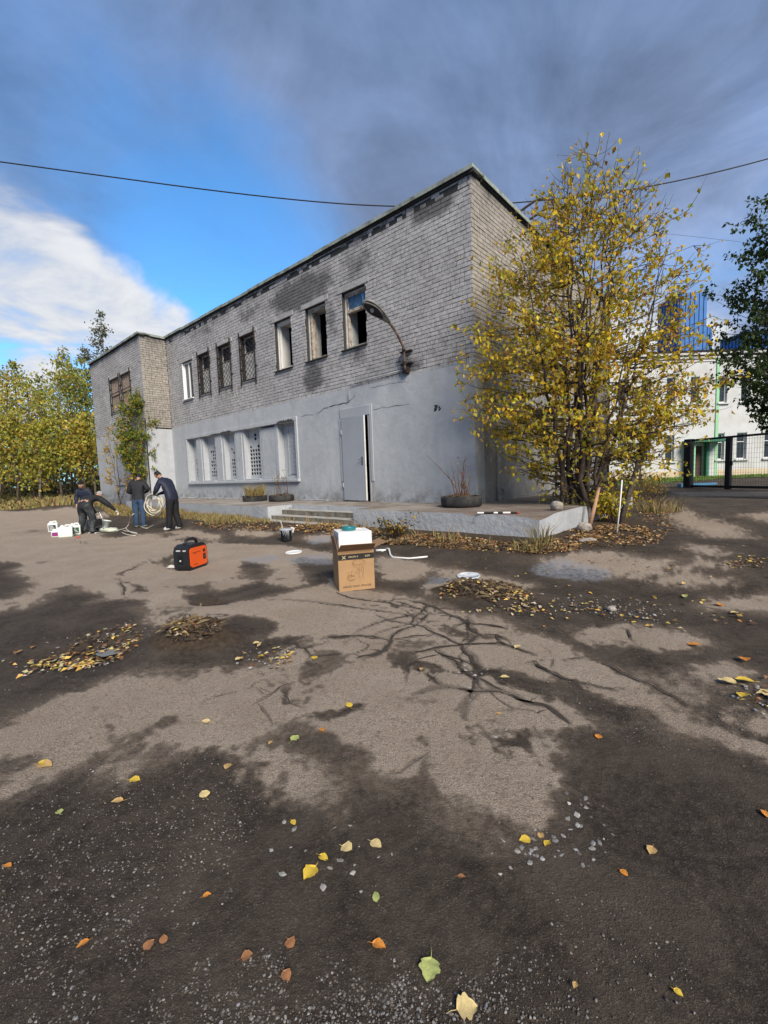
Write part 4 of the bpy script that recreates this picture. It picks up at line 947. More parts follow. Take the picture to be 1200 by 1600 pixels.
for k in range(28):
    an = 2*math.pi*k/28; f = .60+.36*math.cos(an); rim.append(Vector(e1)+ax*(Lh*f)+sidev*(hw(f)*.86*math.sin(an)*.98)+dn*.035)
rf.tube(rim, .014, 6, 0, False, True); rf.build('rim', m_lamp, ho, True)
rd = MB(); cc = Vector(e1)+ax*(Lh*.6)+dn*.026; rd.add([cc]+[v-dn*.008 for v in rim], [(0, 1+k, 1+(k+1) % 28) for k in range(28)]); rd.build('reflector', m_black, ho)
bu = MB(); bc = Vector(e1)+ax*(Lh*.66)+dn*.045
bu.lathe([(.001, -.06), (.03, -.05), (.045, -.02), (.05, .01), (.04, .045), (.001, .06)], 12); bo_ = bu.build('bulb', mat('frosted_bulb', (.45, .45, .43), .35), ho, True); bo_.location = bc

# ------------------------------------------------------------------ conduit along the plaster edge
CON = MB(); cpts = [fac(*p) for p in ((632, 578), (600, 587), (575, 593), (556, 599), (549, 604), (547, 612), (546, 628))]
CON.tube([(x, -.05, z) for x, z in cpts], .016, 8); co_ = CON.build('conduit', m_pl, None, True, (KP[0], KP[1], 0), BROT); tag(co_, 'thin grey cable conduit running from the wall lamp bracket towards the door', 'conduit')
# ------------------------------------------------------------------ roof ladder on the side wall
LAD = thing('roof_ladder', 'brown steel roof ladder with curved handrails over the parapet of the side wall', 'ladder', bw(.35, 3.95, -.25), BROT)
def hoop(y, r=.035):
    P = [(.30, y, .65), (.30, y, 8.9)]
    for k in range(0, 9): a = k/8*math.pi*.55; P.append((.30-.55+.55*math.cos(a), y, 8.95+.55*math.sin(a)))
    P += [(-.9, y, 9.36), (-1.3, y, 9.15)]; return P
for y in (-.32, .32):
    MB().tube(hoop(y), .034, 8).build('rail', m_pole, LAD, True); MB().tube([(-.62, y, 8.3), (-.62, y, 9.46)], .022, 6).build('post', m_pole, LAD)
for i in range(24): MB().tube([(.30, -.32, 1.0+i*.33), (.30, .32, 1.0+i*.33)], .014, 6).build('rung', m_pole, LAD)
for zz in (2.5, 5.2, 7.6):
    for y in (-.32, .32): MB().tube([(-.35, y, zz), (.30, y, zz)], .018, 6).build('bracket', m_pole, LAD)
# ------------------------------------------------------------------ overhead cables (behind the building)
m_cable = mat('cable_black', (.02, .02, .022), .6)
def cable(pix, Y, r, name, label):
    P = [aty(x, y, Y) for x, y in pix]; pts = []
    for i in range(len(P)-1):
        for k in range(8): pts.append(P[i]+(P[i+1]-P[i])*k/8)
    pts.append(P[-1]); pts = np.array(pts)
    for _ in range(30): pts[1:-1] = (pts[:-2]+2*pts[1:-1]+pts[2:])/4
    o = MB().tube([tuple(p) for p in pts], r, 6).build(name, m_cable, None, True); return tag(o, label, 'cable')
cable([(-500, 180), (-200, 225), (0, 253), (150, 273), (300, 294), (450, 312), (600, 325), (770, 322), (945, 304), (1060, 284), (1200, 250), (1400, 190), (1700, 70)], 27, .034, 'overhead_cable', 'thick black overhead cable spanning the sky behind the roof')
cable([(880, 352), (1000, 361), (1100, 371), (1200, 383), (1400, 410)], 40, .011, 'overhead_cable', 'thin faint wire strung between the yellow tree and the dark green tree')

# ------------------------------------------------------------------ tyre planters
m_tyre = mat('tyre_rubber', (.018, .018, .019), .8, nscale=10, namp=.3, col2=(.045, .043, .04), c2scale=4)
m_soil = mat('planter_soil', (.075, .05, .03), .95, nscale=18, namp=.5, bump=.03, bscale=40, col2=(.16, .10, .045), c2scale=8)
def tyre(label, P, R, hgt, teeth=0):
    t = thing('tyre_planter', label, 'planter', P, rng.uniform(0, 6))
    mb = MB(); prof = [(R*.70, .02), (R*.90, 0), (R*.985, .03), (R, hgt*.35), (R, hgt*.75), (R*.97, hgt*.95), (R*.90, hgt), (R*.74, hgt*.985), (R*.72, hgt*.5), (R*.70, .02)]
    if teeth:
        n = teeth*2; vs = []; fs = []
        for j in range(n):
            a = 2*math.pi*j/n; top = hgt*(1.0 if j % 2 else .62)
            for (r, z) in ((R*.97, 0), (R, top*.5), (R*1.01, top), (R*.97, top), (R*.95, top*.5), (R*.9, .02)): vs.append((r*math.cos(a), r*math.sin(a), z))
        for j in range(n):
            for k in range(5): fs.append((j*6+k, ((j+1) % n)*6+k, ((j+1) % n)*6+k+1, j*6+k+1))
        mb.add(vs, fs)
    else: mb.lathe(prof, 40)
    mb.build('tyre', m_tyre, t, not teeth)
    sl_ = MB(); n = 26; vs = [(0, 0, hgt*.98)]; 
    for k, rr in enumerate((.25, .5, .72, .9 if teeth else .76)):
        for j in range(n): a = 2*math.pi*j/n; vs.append((R*rr*math.cos(a), R*rr*math.sin(a), hgt*(1.10-.28*rr*rr)+.02*random.gauss(0, 1)))
    fs = [(0, 1+j, 1+(j+1) % n) for j in range(n)]
    for k in range(3):
        for j in range(n): fs.append((1+k*n+j, 1+(k+1)*n+j, 1+(k+1)*n+(j+1) % n, 1+k*n+(j+1) % n))
    sl_.add(vs, fs); sl_.build('soil', m_soil, t, True); return t
TY1 = onz(721, 791.5, PZ); tyre('black tyre planter with bare reddish twigs on the right half of the platform', TY1, .47, .25)
TY2 = onz(440, 783.0, PZ); tyre('smooth black tyre planter holding dry weed stalks beside the steps', TY2, .44, .22)
TY3 = onz(399, 783.0, PZ); tyre('tyre planter with a toothed cut rim and yellowed grass, left of the smooth one', TY3, .44, .22, 22)
m_twig = mat('bare_twig', (.10, .055, .045), .8, nscale=20, namp=.3); m_twigr = mat('reddish_twig', (.13, .07, .05), .8); m_straw = mat('dry_straw', (.42, .30, .12), .9, nscale=5, namp=.3)
m_leaf = leafmat('leaf_tree'); m_litter = colmat('fallen_leaf_mass', .75)
LEAF0 = np.array([[0, 0, 0], [-.34, .42, .05], [0, 1.05, -.04], [.34, .42, .05]])
def leaves_mesh(name, P, size, cols, m, parent, flat=0.0, normal=None, seed=0, kind=None):
    """rhombic folded leaves; flat=1 lies on the ground, 0 random"""
    n = len(P); rg = np.random.default_rng(seed); P = np.asarray(P)
    az = rg.uniform(0, 2*np.pi, n); tilt = rg.normal(0, 1, n)*(1.0-flat)+(flat*rg.normal(0, .22, n)); rl = rg.normal(0, .9, n)*(1-flat)+flat*rg.normal(0, .25, n)
    if flat < .5: tilt -= .7
    s = size*rg.uniform(.6, 1.25, n); L = LEAF0[None]*np.stack([s*rg.uniform(.8, 1.25, n), s, s*rg.uniform(.6, 3, n)], -1)[:, None, :]
    c, sn = np.cos(rl), np.sin(rl); x, y, z = L[..., 0], L[..., 1], L[..., 2]
    x, z = x*c[:, None]+z*sn[:, None], -x*sn[:, None]+z*c[:, None]
    c, sn = np.cos(tilt), np.sin(tilt); y, z = y*c[:, None]-z*sn[:, None], y*sn[:, None]+z*c[:, None]
    c, sn = np.cos(az), np.sin(az); x, y = x*c[:, None]-y*sn[:, None], x*sn[:, None]+y*c[:, None]
    V = np.stack([x, y, z], -1)+P[:, None, :]; base = np.arange(n)[:, None]*4
    F = np.concatenate([base+np.array([[0, 3, 2]]), base+np.array([[0, 2, 1]])], 0)
    C = np.repeat(cols[:, None, :], 4, 1).reshape(-1, 3)
    return np_mesh(name, V.reshape(-1, 3), F, m, parent, C)
def pal(n, cols, w, rg, jit=.18, hue=.06):
    cols = np.array(cols); i = rg.choice(len(cols), n, p=np.array(w)/sum(w)); c = cols[i]*(1+rg.normal(0, jit, (n, 1)))*(1+rg.normal(0, hue, (n, 3))); return np.clip(c, .004, .9)
def twig_plant(name, label, cat, P, stems, m, leafn, cols, lsize, seed, group=None):
    t = thing(name, label, cat, P, 0, group); rg = random.Random(seed); lp = []
    for (dx, dy, h, bx_, by_, r) in stems:
        pts = []
        for k in range(7):
            f = k/6; pts.append((dx+bx_*f**1.4+rg.gauss(0, .008), dy+by_*f**1.4+rg.gauss(0, .008), h*f))
        MB().tube(pts, [r*(1-.75*k/6) for k in range(7)], 5).build('stem', m, t)
        for _ in range(rg.randint(1, 4)):
            k = rg.randint(2, 5); a = rg.uniform(0, 6.28); L = rg.uniform(.08, .28)*h; p0 = Vector(pts[k]); p1 = p0+Vector((math.cos(a)*L*.6, math.sin(a)*L*.6, L*.8))
            MB().tube([p0, (p0+p1)/2+Vector((0, 0, .01)), p1], [r*.45, r*.35, r*.2], 4).build('twig', m, t); lp.append(p1)
        lp.append(pts[-1])
    if leafn:
        rg2 = np.random.default_rng(seed); L = np.array([lp[i] for i in rg2.integers(0, len(lp), leafn)], float)+rg2.normal(0, .02, (leafn, 3))
        leaves_mesh('foliage', L, lsize, pal(leafn, cols, [1]*len(cols), rg2), m_leaf, t, 0, None, seed)
    return t
YEL = [(.55, .40, .04), (.45, .36, .05), (.30, .30, .05), (.40, .20, .04)]
rg_ = random.Random(5)
twig_plant('bare_shrub', 'leafless reddish twigs growing out of the tyre on the right of the platform', 'shrub', tuple(TY1+[0, 0, .25]), [(rg_.uniform(-.16, .16), rg_.uniform(-.16, .16), rg_.uniform(.3, .85), rg_.uniform(-.2, .12), rg_.uniform(-.1, .1), .011) for _ in range(13)]+[(-.05, -.05, .95, -.75, -.15, .013), (0, 0, .9, .12, 0, .016)], m_twigr, 26, YEL, .055, 3)
twig_plant('dry_weeds', 'tall dry weed stalks with a few yellow leaves in the tyre beside the steps', 'weeds', tuple(TY2+[0, 0, .22]), [(rg_.uniform(-.25, .25), rg_.uniform(-.2, .2), rg_.uniform(.35, 1.0), rg_.uniform(-.12, .12), rg_.uniform(-.1, .1), .007) for _ in range(14)], m_twig, 40, YEL, .06, 4)
def grass_tuft(name, label, P, n, R, h, cols, seed, kind=None, parent=None):
    rg = np.random.default_rng(seed); a = rg.uniform(0, 2*np.pi, n); r = R*np.sqrt(rg.uniform(0, 1, n)); bx_ = r*np.cos(a); by_ = r*np.sin(a); hh = h*rg.uniform(.5, 1.2, n)
    la = a+rg.normal(0, .8, n); ln = hh*rg.uniform(.2, .8, n); w = rg.uniform(.004, .009, n); wa = rg.uniform(0, np.pi, n)
    p0 = np.stack([bx_, by_, 0*bx_], -1); p1 = p0+np.stack([np.cos(la)*ln*.35, np.sin(la)*ln*.35, hh*.6], -1); p2 = p0+np.stack([np.cos(la)*ln, np.sin(la)*ln, hh*.95], -1); wv = np.stack([np.cos(wa)*w, np.sin(wa)*w, 0*w], -1)
    V = np.stack([p0-wv, p0+wv, p1+wv*.8, p1-wv*.8, p2], 1); b = np.arange(n)[:, None]*5
    F = np.concatenate([b+np.array([[0, 1, 2]]), b+np.array([[0, 2, 3]]), b+np.array([[3, 2, 4]])]); C = np.repeat(pal(n, cols, [1]*len(cols), rg)[:, None, :], 5, 1).reshape(-1, 3)
    o = np_mesh(name, V.reshape(-1, 3), F, m_litter, parent, C); o.location = tuple(P); 
    if label: tag(o, label, 'grass')
    return o
DRYG = [(.30, .225, .10), (.25, .20, .075), (.17, .17, .055), (.24, .15, .07)]
grass_tuft('grass_tuft', 'tuft of yellowed grass growing in the toothed tyre', tuple(TY3+[0, 0, .2]), 420, .34, .42, DRYG, 2)
# striped tool lying on the platform
TL = thing('striped_pole', 'short black and white striped pole with a red tip lying beside the right tyre planter', 'pole', onz(777, 799.5, PZ+.012), 0)
q0 = onz(746, 801.5, PZ+.02)-onz(777, 799.5, PZ+.012); q1 = onz(811, 801, PZ+.02)-onz(777, 799.5, PZ+.012); m_wh = mat('white_plastic', (.75, .75, .73), .45)
mred = mat('red_paint', (.45, .04, .03), .5)
for i, (f0, f1, mm) in enumerate(((0, .16, m_wh), (.16, .40, m_black), (.40, .50, m_wh), (.50, .62, m_black), (.62, .80, m_wh), (.80, .95, m_black), (.95, 1.0, mred))):
    MB().tube([tuple(q0+(q1-q0)*f0), tuple(q0+(q1-q0)*f1)], .018, 8).build('segment', mm, TL)
# ------------------------------------------------------------------ white two-storey building behind the gate
WY = 28.0; GZ2 = .52
m_wwall = mat('white_render', (.56, .57, .58), .85, nscale=1.2, namp=.08, col2=(.49, .49, .48), c2scale=.8)
m_beige = mat('beige_plinth', (.56, .47, .34), .9, nscale=2, namp=.12)
m_green = mat('pale_green_paint', (.30, .56, .34), .7, nscale=3, namp=.1); m_teal = mat('dark_green_metal', (.035, .16, .10), .5); m_doorb = mat('brown_door', (.07, .04, .035), .6)
m_rfm = mat('roof_sheet_grey', (.20, .20, .19), .7, nscale=2, namp=.2); m_bluem = mat('blue_corrugated_metal', (.035, .155, .42), .5, nscale=2, namp=.15)
m_glw = mat('dark_window_glass', (.03, .036, .042), .08, spec=.6, nscale=1.5, namp=.4)
WB = thing('white_building', 'white two-storey building with a pale green pilaster and brown door behind the black gate', 'building', (0, WY, 0))
def wx(px, py=700): return aty(px, py, WY)[0]
def wz(px, py): return aty(px, py, WY)[2]
X0, X1 = 9.0, 40.0; ZC = wz(1090, 552)
wins = []
zl1, zl0 = wz(1045, 680), wz(1045, 721); zu1, zu0 = wz(1045, 590), wz(1045, 632)
for a, b in ((965, 979), (1001, 1015.5), (1039.5, 1053), (1119.5, 1131), (1151, 1166), (1194, 1209), (1232, 1247), (1275, 1290)): wins.append((wx(a), wx(b), zl0, zl1))
for a, b in ((965, 979), (1001, 1015), (1040, 1053), (1077, 1090), (1121, 1133), (1155, 1168), (1191, 1205), (1232, 1246), (1275, 1290)): wins.append((wx(a), wx(b), zu0, zu1))
DXa, DXb = wx(1081), wx(1099); DZb = wz(1090, 697)
mb = wall_holes(X0, X1, -.2, ZC, wins+[(DXa, DXb, GZ2-.1, DZb)], 0, .4); mb.build('wall', m_wwall, WB)
for a, b, c, d in wins:
    f = MB(); frame(f, a, b, c, d, .12, .07, .07); f.box(a+.07, b-.07, .12, .17, (c+d)/2+.25, (c+d)/2+.29); fo = f.build('window', m_pvc, WB)
    MB().box(a+.07, b-.07, .16, .167, c+.07, d-.07).build('pane', m_glw, fo); MB().box(a-.14, b+.14, -.14, .1, c-.10, c-.02).build('sill', m_wwall, fo)
    MB().box(b-.001, b+.16, -.03, .0, c-.02, d+.08).build('trim', m_wwall, fo)
MB().box(X0, DXa-.12, -.03, 0, -.2, wz(1000, 738)).box(wx(1118), X1, -.03, 0, -.2, wz(1150, 733)).build('plinth', m_beige, WB)
MB().box(DXa+.05, DXb-.05, .12, .18, GZ2-.1, DZb).build('door', m_doorb, WB)
MB().box(wx(1116), wx(1120.5), -.06, 0, -.2, ZC-.3).build('pilaster', m_green, WB)
cn = MB(); cn.box(wx(1066), wx(1122), -1.15, .0, wz(1090, 692), wz(1090, 688.5)); cn.build('canopy', m_teal, WB)
MB().box(wx(1070), wx(1073), -.8, 0, GZ2-.1, wz(1090, 692)).build('screen', m_green, WB); MB().box(wx(1100), wx(1104), -.25, 0, GZ2-.1, wz(1090, 692)).build('screen', m_teal, WB); MB().box(wx(1104), wx(1116), -.05, 0, GZ2-.1, wz(1090, 692)).build('screen', m_wwall, WB)
for i, (z0, z1, o) in enumerate(((ZC-.14, ZC+.02, .25), (ZC-.34, ZC-.22, .12), (ZC-.52, ZC-.44, .06))): MB().box(X0, X1, -o, 0, z0, z1).build('cornice', m_wwall, WB)
MB().box(X0, X1, -.3, .5, ZC+.02, ZC+.12).build('roof_edge', m_rust, WB)
rfb = MB(); rfb.add([(X0, -.2, ZC+.12), (X1, -.2, ZC+.12), (X1, 6, ZC+1.5), (X0, 6, ZC+1.5), (X1, 12, ZC+.1), (X0, 12, ZC+.1)], [(0, 1, 2, 3), (3, 2, 4, 5)]); rfb.build('roof', m_rfm, WB)
MB().box(X0, X0+.3, .41, 12, -.2, ZC+.1).box(X1-.3, X1, .41, 12, -.2, ZC+.1).box(X0, X1, 12, 12.3, -.2, ZC+.1).build('wall', m_wwall, WB)
def corr(x0, x1, y0, y1, z0, z1):
    m = MB(); n = max(3, int((x1-x0)/.28)); m.box(x0, x1, y0, y1, z0, z1)
    for i in range(n): a = x0+(x1-x0)*(i+.25)/n; m.box(a, a+(x1-x0)/n*.45, y0-.05, y0, z0, z1)
    n = max(3, int((y1-y0)/.28))
    for i in range(n): a = y0+(y1-y0)*(i+.25)/n; m.box(x0-.05, x0, a, a+(y1-y0)/n*.45, z0, z1)
    return m
BT = 32.0; bt = lambda px, py: aty(px, py, BT)
TW = corr(bt(1062, 500)[0], bt(1104, 500)[0], 0, 2.5, ZC, bt(1085, 457)[2]).build('roof_tower', m_bluem, WB); TW.location = (0, BT-WY, 0)
TW = corr(bt(1104.5, 500)[0], bt(1118, 500)[0], .3, 2.2, ZC, bt(1110, 507)[2]).build('roof_tower', m_bluem, WB); TW.location = (0, BT-WY, 0)
TW = corr(bt(1168, 500)[0], bt(1230, 500)[0], 0, 2.5, ZC, bt(1185, 516)[2]).build('roof_tower', m_bluem, WB); TW.location = (0, BT-WY, 0)
# ------------------------------------------------------------------ black mesh gate
m_fence = mat('black_fence_paint', (.012, .013, .014), .5)
g0 = G(1075, 762); g1 = G(1137, 764.5); g2 = G(1262, 768)
dv = (g1-g0); dv[2] = 0; Lg = np.linalg.norm(dv); dv /= Lg; ang = math.atan2(dv[1], dv[0])
GT = thing('mesh_gate', 'black welded mesh gate with square posts in front of the white building', 'gate', (g0[0], g0[1], g0[2]), ang)
HG = 2.28; Lt = Lg*3.1
MB().box(-.16, .16, -.12, .12, -.1, HG+.02).build('post', m_fence, GT); MB().box(Lg-.10, Lg+.10, -.08, .08, -.25, HG).build('post', m_fence, GT); MB().box(Lt-.1, Lt+.1, -.08, .08, -.1, HG).build('post', m_fence, GT)
for a, b in ((.16, Lg-.1), (Lg+.1, Lt-.1)):
    MB().box(a, b, -.04, .04, HG-.09, HG).build('rail', m_fence, GT); MB().box(a, b, -.04, .04, .02, .13).build('rail', m_fence, GT)
    w = MB(); n = int((b-a)/.10)
    for i in range(1, n): x = a+(b-a)*i/n; w.box(x-.0028, x+.0028, -.003, .003, .13, HG-.09)
    for z in np.arange(.3, HG-.1, .2): w.box(a, b, .004, .0095, z-.003, z+.003)
    w.build('wire_mesh', m_fence, GT)
MB().box(Lg+.10, Lg+.16, -.03, .03, 1.0, 1.2).build('latch', m_fence, GT)
tp = G(1000, 757); tpo = MB().box(-.04, .04, -.04, .04, -.1, 2.2).build('fence_post', m_fence, None, False, tuple(tp)); tag(tpo, 'thin black fence post standing behind the yellow tree', 'post')
bk = thing('blue_kerb_board', 'low blue painted board on the ground by the gate post', 'board', tuple(G(1088, 759)), 0)
MB().cbox(-.85, .95, -.12, .12, -.05, .12, .02).build('board', mat('faded_blue_paint', (.06, .20, .36), .7, nscale=4, namp=.2), bk)
# grass strip in front of the white building
rgn = np.random.default_rng(11); n = 16000
gx = rgn.uniform(10, 40, n); gy = rgn.uniform(WY-4.6, WY-.05, n); keep = gy > WY-4.2+.5*np.sin(gx*.7); gx, gy = gx[keep], gy[keep]; n = len(gx)
hh = rgn.uniform(.05, .16, n); wa = rgn.uniform(0, np.pi, n); wv = np.stack([np.cos(wa)*.02, np.sin(wa)*.02, 0*wa], -1); p0 = np.stack([gx, gy, gz(gx, gy)-.01], -1); p1 = p0+np.stack([rgn.normal(0, .04, n), rgn.normal(0, .04, n), hh], -1)
V = np.stack([p0-wv, p0+wv, p1], 1).reshape(-1, 3); F = np.arange(3*n).reshape(-1, 3)
tag(np_mesh('lawn_grass', V, F, m_litter, None, np.repeat(pal(n, [(.10, .20, .03), (.13, .22, .04), (.17, .21, .05)], [1, 1, .6], rgn), 3, 0)), 'strip of green grass along the foot of the white building', 'grass', kind='stuff')
lw = MB(); gxs = np.linspace(10, 40, 31); lw.add([(x, y, float(gz(x, y))+.02) for x in gxs for y in (WY-4.1, WY-.02)], [(2*i, 2*i+2, 2*i+3, 2*i+1) for i in range(30)]); tag(lw.build('lawn', mat('lawn_soil', (.09, .14, .035), .95, nscale=9, namp=.4)), kind='structure')
# ------------------------------------------------------------------ cardboard box with foam block and tape roll
def text_mesh(s, size, name, m, parent, loc, rot, align='LEFT', ext=.0006, sx=1.0):
    cu = bpy.data.curves.new('lettering', 'FONT'); cu.body = s; cu.size = size; cu.align_x = align; cu.extrude = ext; cu.resolution_u = 2
    o = bpy.data.objects.new('lettering', cu); COL.objects.link(o); bpy.context.view_layer.update()
    me = bpy.data.meshes.new_from_object(o.evaluated_get(bpy.context.evaluated_depsgraph_get())); bpy.data.objects.remove(o); bpy.data.curves.remove(cu)
    me.materials.clear(); me.materials.append(m); t = bpy.data.objects.new(name, me); COL.objects.link(t); t.parent = parent; t.location = loc; t.rotation_euler = rot; t.scale = (sx, 1, 1); return t
m_card = mat('cardboard', (.37, .228, .115), .85, nscale=5, namp=.12, bump=.002, bscale=90); m_cardi = mat('cardboard_inside', (.27, .165, .095), .9, nscale=6, namp=.08)
m_print = mat('black_print', (.02, .018, .016), .7); m_printc = mat('tan_print', (.62, .50, .33), .7); m_line = mat('line_print', (.17, .095, .045), .8)
m_foam = mat('white_foam', (.72, .72, .72), .8, nscale=40, namp=.03, bump=.002, bscale=160); m_tape = mat('teal_tape', (.015, .17, .19), .3, coat=.4)
pA = onz(530.5, 926, .0); pB = onz(586, 920, .0); pC = onz(517.8, 913, .0)
ex = pB-pA; BW_ = np.linalg.norm(ex); an = math.atan2(ex[1], ex[0]); BD_ = .40; BH_ = .50
zb = float(ground_z(pA[0], pA[1]))+.008
BOX = thing('cardboard_box', 'open brown cardboard box printed with a paint sprayer drawing, standing on the asphalt', 'box', (pA[0], pA[1], zb), an)
tk = .006
for nm, args in (('front_panel', (0, BW_, 0, tk, 0, BH_)), ('back_panel', (0, BW_, BD_-tk, BD_, 0, BH_)), ('side_panel', (0, tk, tk+.001, BD_-tk-.001, 0, BH_)), ('side_panel', (BW_-tk, BW_, tk+.001, BD_-tk-.001, 0, BH_)), ('bottom_panel', (tk, BW_-tk, tk, BD_-tk, .003, .009))): MB().box(*args).build(nm, m_card, BOX)
def flap(M, w, d, m=m_card):
    mb = MB(); mb.add([tuple(M @ Vector(v)) for v in ((0, 0, 0), (w, 0, 0), (w-.012, d, .004), (.012, d, .0), (0, 0, .005), (w, 0, .005), (w-.012, d, .009), (.012, d, .005))], [(0, 3, 2, 1), (4, 5, 6, 7), (0, 1, 5, 4), (1, 2, 6, 5), (2, 3, 7, 6), (3, 0, 4, 7)], 0)
    return mb.build('flap', [m_cardi, m_card], BOX)
flap(Matrix.Translation((0, 0, BH_)) @ Matrix.Rotation(R_(-148), 4, 'X') @ Matrix.Translation((0, 0, -.005)), BW_, .20) if False else None
# front flap folded outwards and down a little, side flaps out, back flap hidden
F1 = Matrix.Translation((0, .003, BH_)) @ Matrix.Rotation(R_(180-32), 4, 'X'); flap(F1, BW_, .19)
F2 = Matrix.Translation((BW_-.003, .03, BH_)) @ Matrix.Rotation(R_(-90), 4, 'Z') @ Matrix.Scale(-1, 4, (1, 0, 0)) @ Matrix.Rotation(R_(22), 4, 'X'); flap(F2, BD_-.06, .19)
F3 = Matrix.Translation((.003, .03, BH_)) @ Matrix.Rotation(R_(90), 4, 'Z') @ Matrix.Rotation(R_(80), 4, 'X'); flap(F3, BD_-.06, .17)
F4 = Matrix.Translation((0, BD_-.003, BH_)) @ Matrix.Rotation(R_(55), 4, 'X'); flap(F4, BW_, .19)
st = MB().box(.001, BW_-.001, -.0016, -.0004, BH_-.115, BH_-.045).build('black_stripe', m_print, BOX)
RX = (math.pi/2, 0, 0)
text_mesh('X', .062, 'lettering', m_printc, st, (.045, -.0022, BH_-.103), RX, 'LEFT', .0004, 1.2); text_mesh('AIRLESS X', .026, 'lettering', m_printc, st, (.125, -.0022, BH_-.088), RX, 'LEFT', .0004, 1.1); text_mesh('X39', .034, 'lettering', m_printc, st, (BW_-.115, -.0022, BH_-.091), RX, 'LEFT', .0004, 1.1)
text_mesh('AIRLESS PAINT SPRAYER', .036, 'lettering', m_print, BOX, (BW_/2, -.0014, .040), RX, 'CENTER', .0004, .92)
# the drawing of the machine: coiled hose, motor, frame, pail
dr = MB()
def ln(pts, w=.0022): dr.tube([(BW_*(.10+x*.8), -.0008, .10+y*.29) for x, y in pts], w, 4)
arc = lambda cx, cy, rx, ry, a0, a1, n=14: [(cx+rx*math.cos(R_(a0+(a1-a0)*i/n)), cy+ry*math.sin(R_(a0+(a1-a0)*i/n))) for i in range(n+1)]
ln(arc(.56, .86, .20, .13, 10, 330)); ln(arc(.60, .83, .20, .14, -30, 200)); ln([(.36, .86), (.40, .70), (.52, .62), (.50, .45), (.42, .40), (.58, .38), (.56, .62)]); ln([(.62, .70), (.60, .48), (.66, .46), (.68, .66), (.74, .64), (.72, .30)]); ln([(.20, .50), (.21, .22), (.30, .20), (.31, .48), (.38, .50)]); ln(arc(.30, .20, .14, .13, 20, 340)); ln(arc(.30, .20, .10, .09, 20, 340)); ln([(.30, .30), (.36, .26), (.42, .32)]); ln([(.58, .36), (.60, .18)]); ln([(.70, .30), (.74, .16)])
dro = dr.build('drawing', m_line, BOX)
# foam block inside the box
fo_ = thing('foam_block', 'white polystyrene packing block sticking up out of the cardboard box', 'packing', (pA[0], pA[1], zb), an)
fb = wall_holes(.018, BW_-.018, .012, BH_+.225, [], .02, BD_-.02)
fm = MB(); fm.cbox(.02, BW_-.012, .014, BD_-.012, .012, BH_+.225, .006); fbo = fm.build('block', m_foam, fo_)
cut = MB(); cut.cbox(.0135, .021, .10, .24, BH_-.02, BH_+.12, .003); cut.build('grip_shade_plate', mat('foam_shade', (.50, .47, .44), .9), fo_)  # thin raised plate, its darker colour stands in for shade in a grip recess
rb = MB().cbox(BW_*.55, BW_*.80, .25, .37, BH_+.2245, BH_+.231, .003).build('raised_rib', m_foam, fo_)
tp_ = MB(); tp_.lathe([(.052, 0), (.085, 0), (.088, .004), (.088, .046), (.085, .05), (.052, .05), (.050, .046), (.050, .004), (.052, 0)], 32); tpo_ = tp_.build('tape_roll', m_tape, None, True); tpo_.location = tuple(np.array([pA[0], pA[1], zb+BH_+.2262])+np.array([math.cos(an), math.sin(an), 0])*BW_*.42+np.array([-math.sin(an), math.cos(an), 0])*.20)
tag(tpo_, 'roll of teal adhesive tape lying on the white foam block', 'tape')

# ------------------------------------------------------------------ orange generator
m_or = mat('orange_plastic', (.72, .095, .012), .42, nscale=3, namp=.05); m_blk = mat('black_plastic', (.016, .017, .02), .45, nscale=5, namp=.2); m_gry = mat('grey_label', (.5, .5, .5), .5)
a0 = onz(296.5, 893, 0); a1 = onz(321, 884.5, 0); dx_ = a1-a0; gan = math.atan2(dx_[1], dx_[0]); GL = .50; GD = .29; GH = .40
zg = float(ground_z(a0[0], a0[1]))+.01
GEN = thing('portable_generator', 'orange and black portable inverter generator standing on the asphalt', 'generator', (a0[0], a0[1], zg), gan)
def rrect(x0, x1, z0, z1, r, n=5):
    P = []
    for cx, cz, s in ((x1-r, z0+r, -90), (x1-r, z1-r, 0), (x0+r, z1-r, 90), (x0+r, z0+r, 180)):
        for k in range(n+1): a = R_(s+90*k/n); P.append((cx+r*math.cos(a), cz+r*math.sin(a)))
    return P
def xz_prism(poly, y0, y1):
    n = len(poly); m = MB(); m.add([(x, y0, z) for x, z in poly]+[(x, y1, z) for x, z in poly], [tuple(range(n)), tuple(range(2*n-1, n-1, -1))]+[(i, n+i, n+(i+1) % n, (i+1) % n) for i in range(n)]); return m
body = [(.02, .015), (.06, .0), (GL-.06, .0), (GL-.02, .015), (GL, .07), (GL, .30), (GL-.03, .365), (GL-.11, .40), (.11, .40), (.03, .365), (0, .30), (0, .07)]
xz_prism(body, .015, GD-.015).build('body', m_blk, GEN)
def orange_panel(y, s):
    P = rrect(.045, GL-.03, .035, .345, .05); P = [(x, z) if not (.20 < x < .30 and z > .3) else (x, z-.012) for x, z in P]
    return xz_prism(P, y-.012*s if s > 0 else y, y+.004 if s > 0 else y+.016)
for y, s in ((.013, 1), (GD-.016, -1)): orange_panel(y, s).build('side_panel', m_or, GEN)
sw = MB(); sw.cbox(GL-.13, GL-.075, -.004, .004, .24, .29, .003); sw.build('control_panel', m_blk, GEN); sw = MB(); sw.cbox(GL-.135, GL-.07, -.004, .004, .12, .215, .003); swo = sw.build('control_panel', m_blk, GEN)
MB().lathe([(.001, 0), (.022, 0), (.022, .008), (.001, .008)], 16).build('socket', mat('dark_grey_plastic', (.05, .05, .055), .4), swo)
swo.children[0].location = (GL-.102, -.004, .165); swo.children[0].rotation_euler = (math.pi/2, 0, 0)
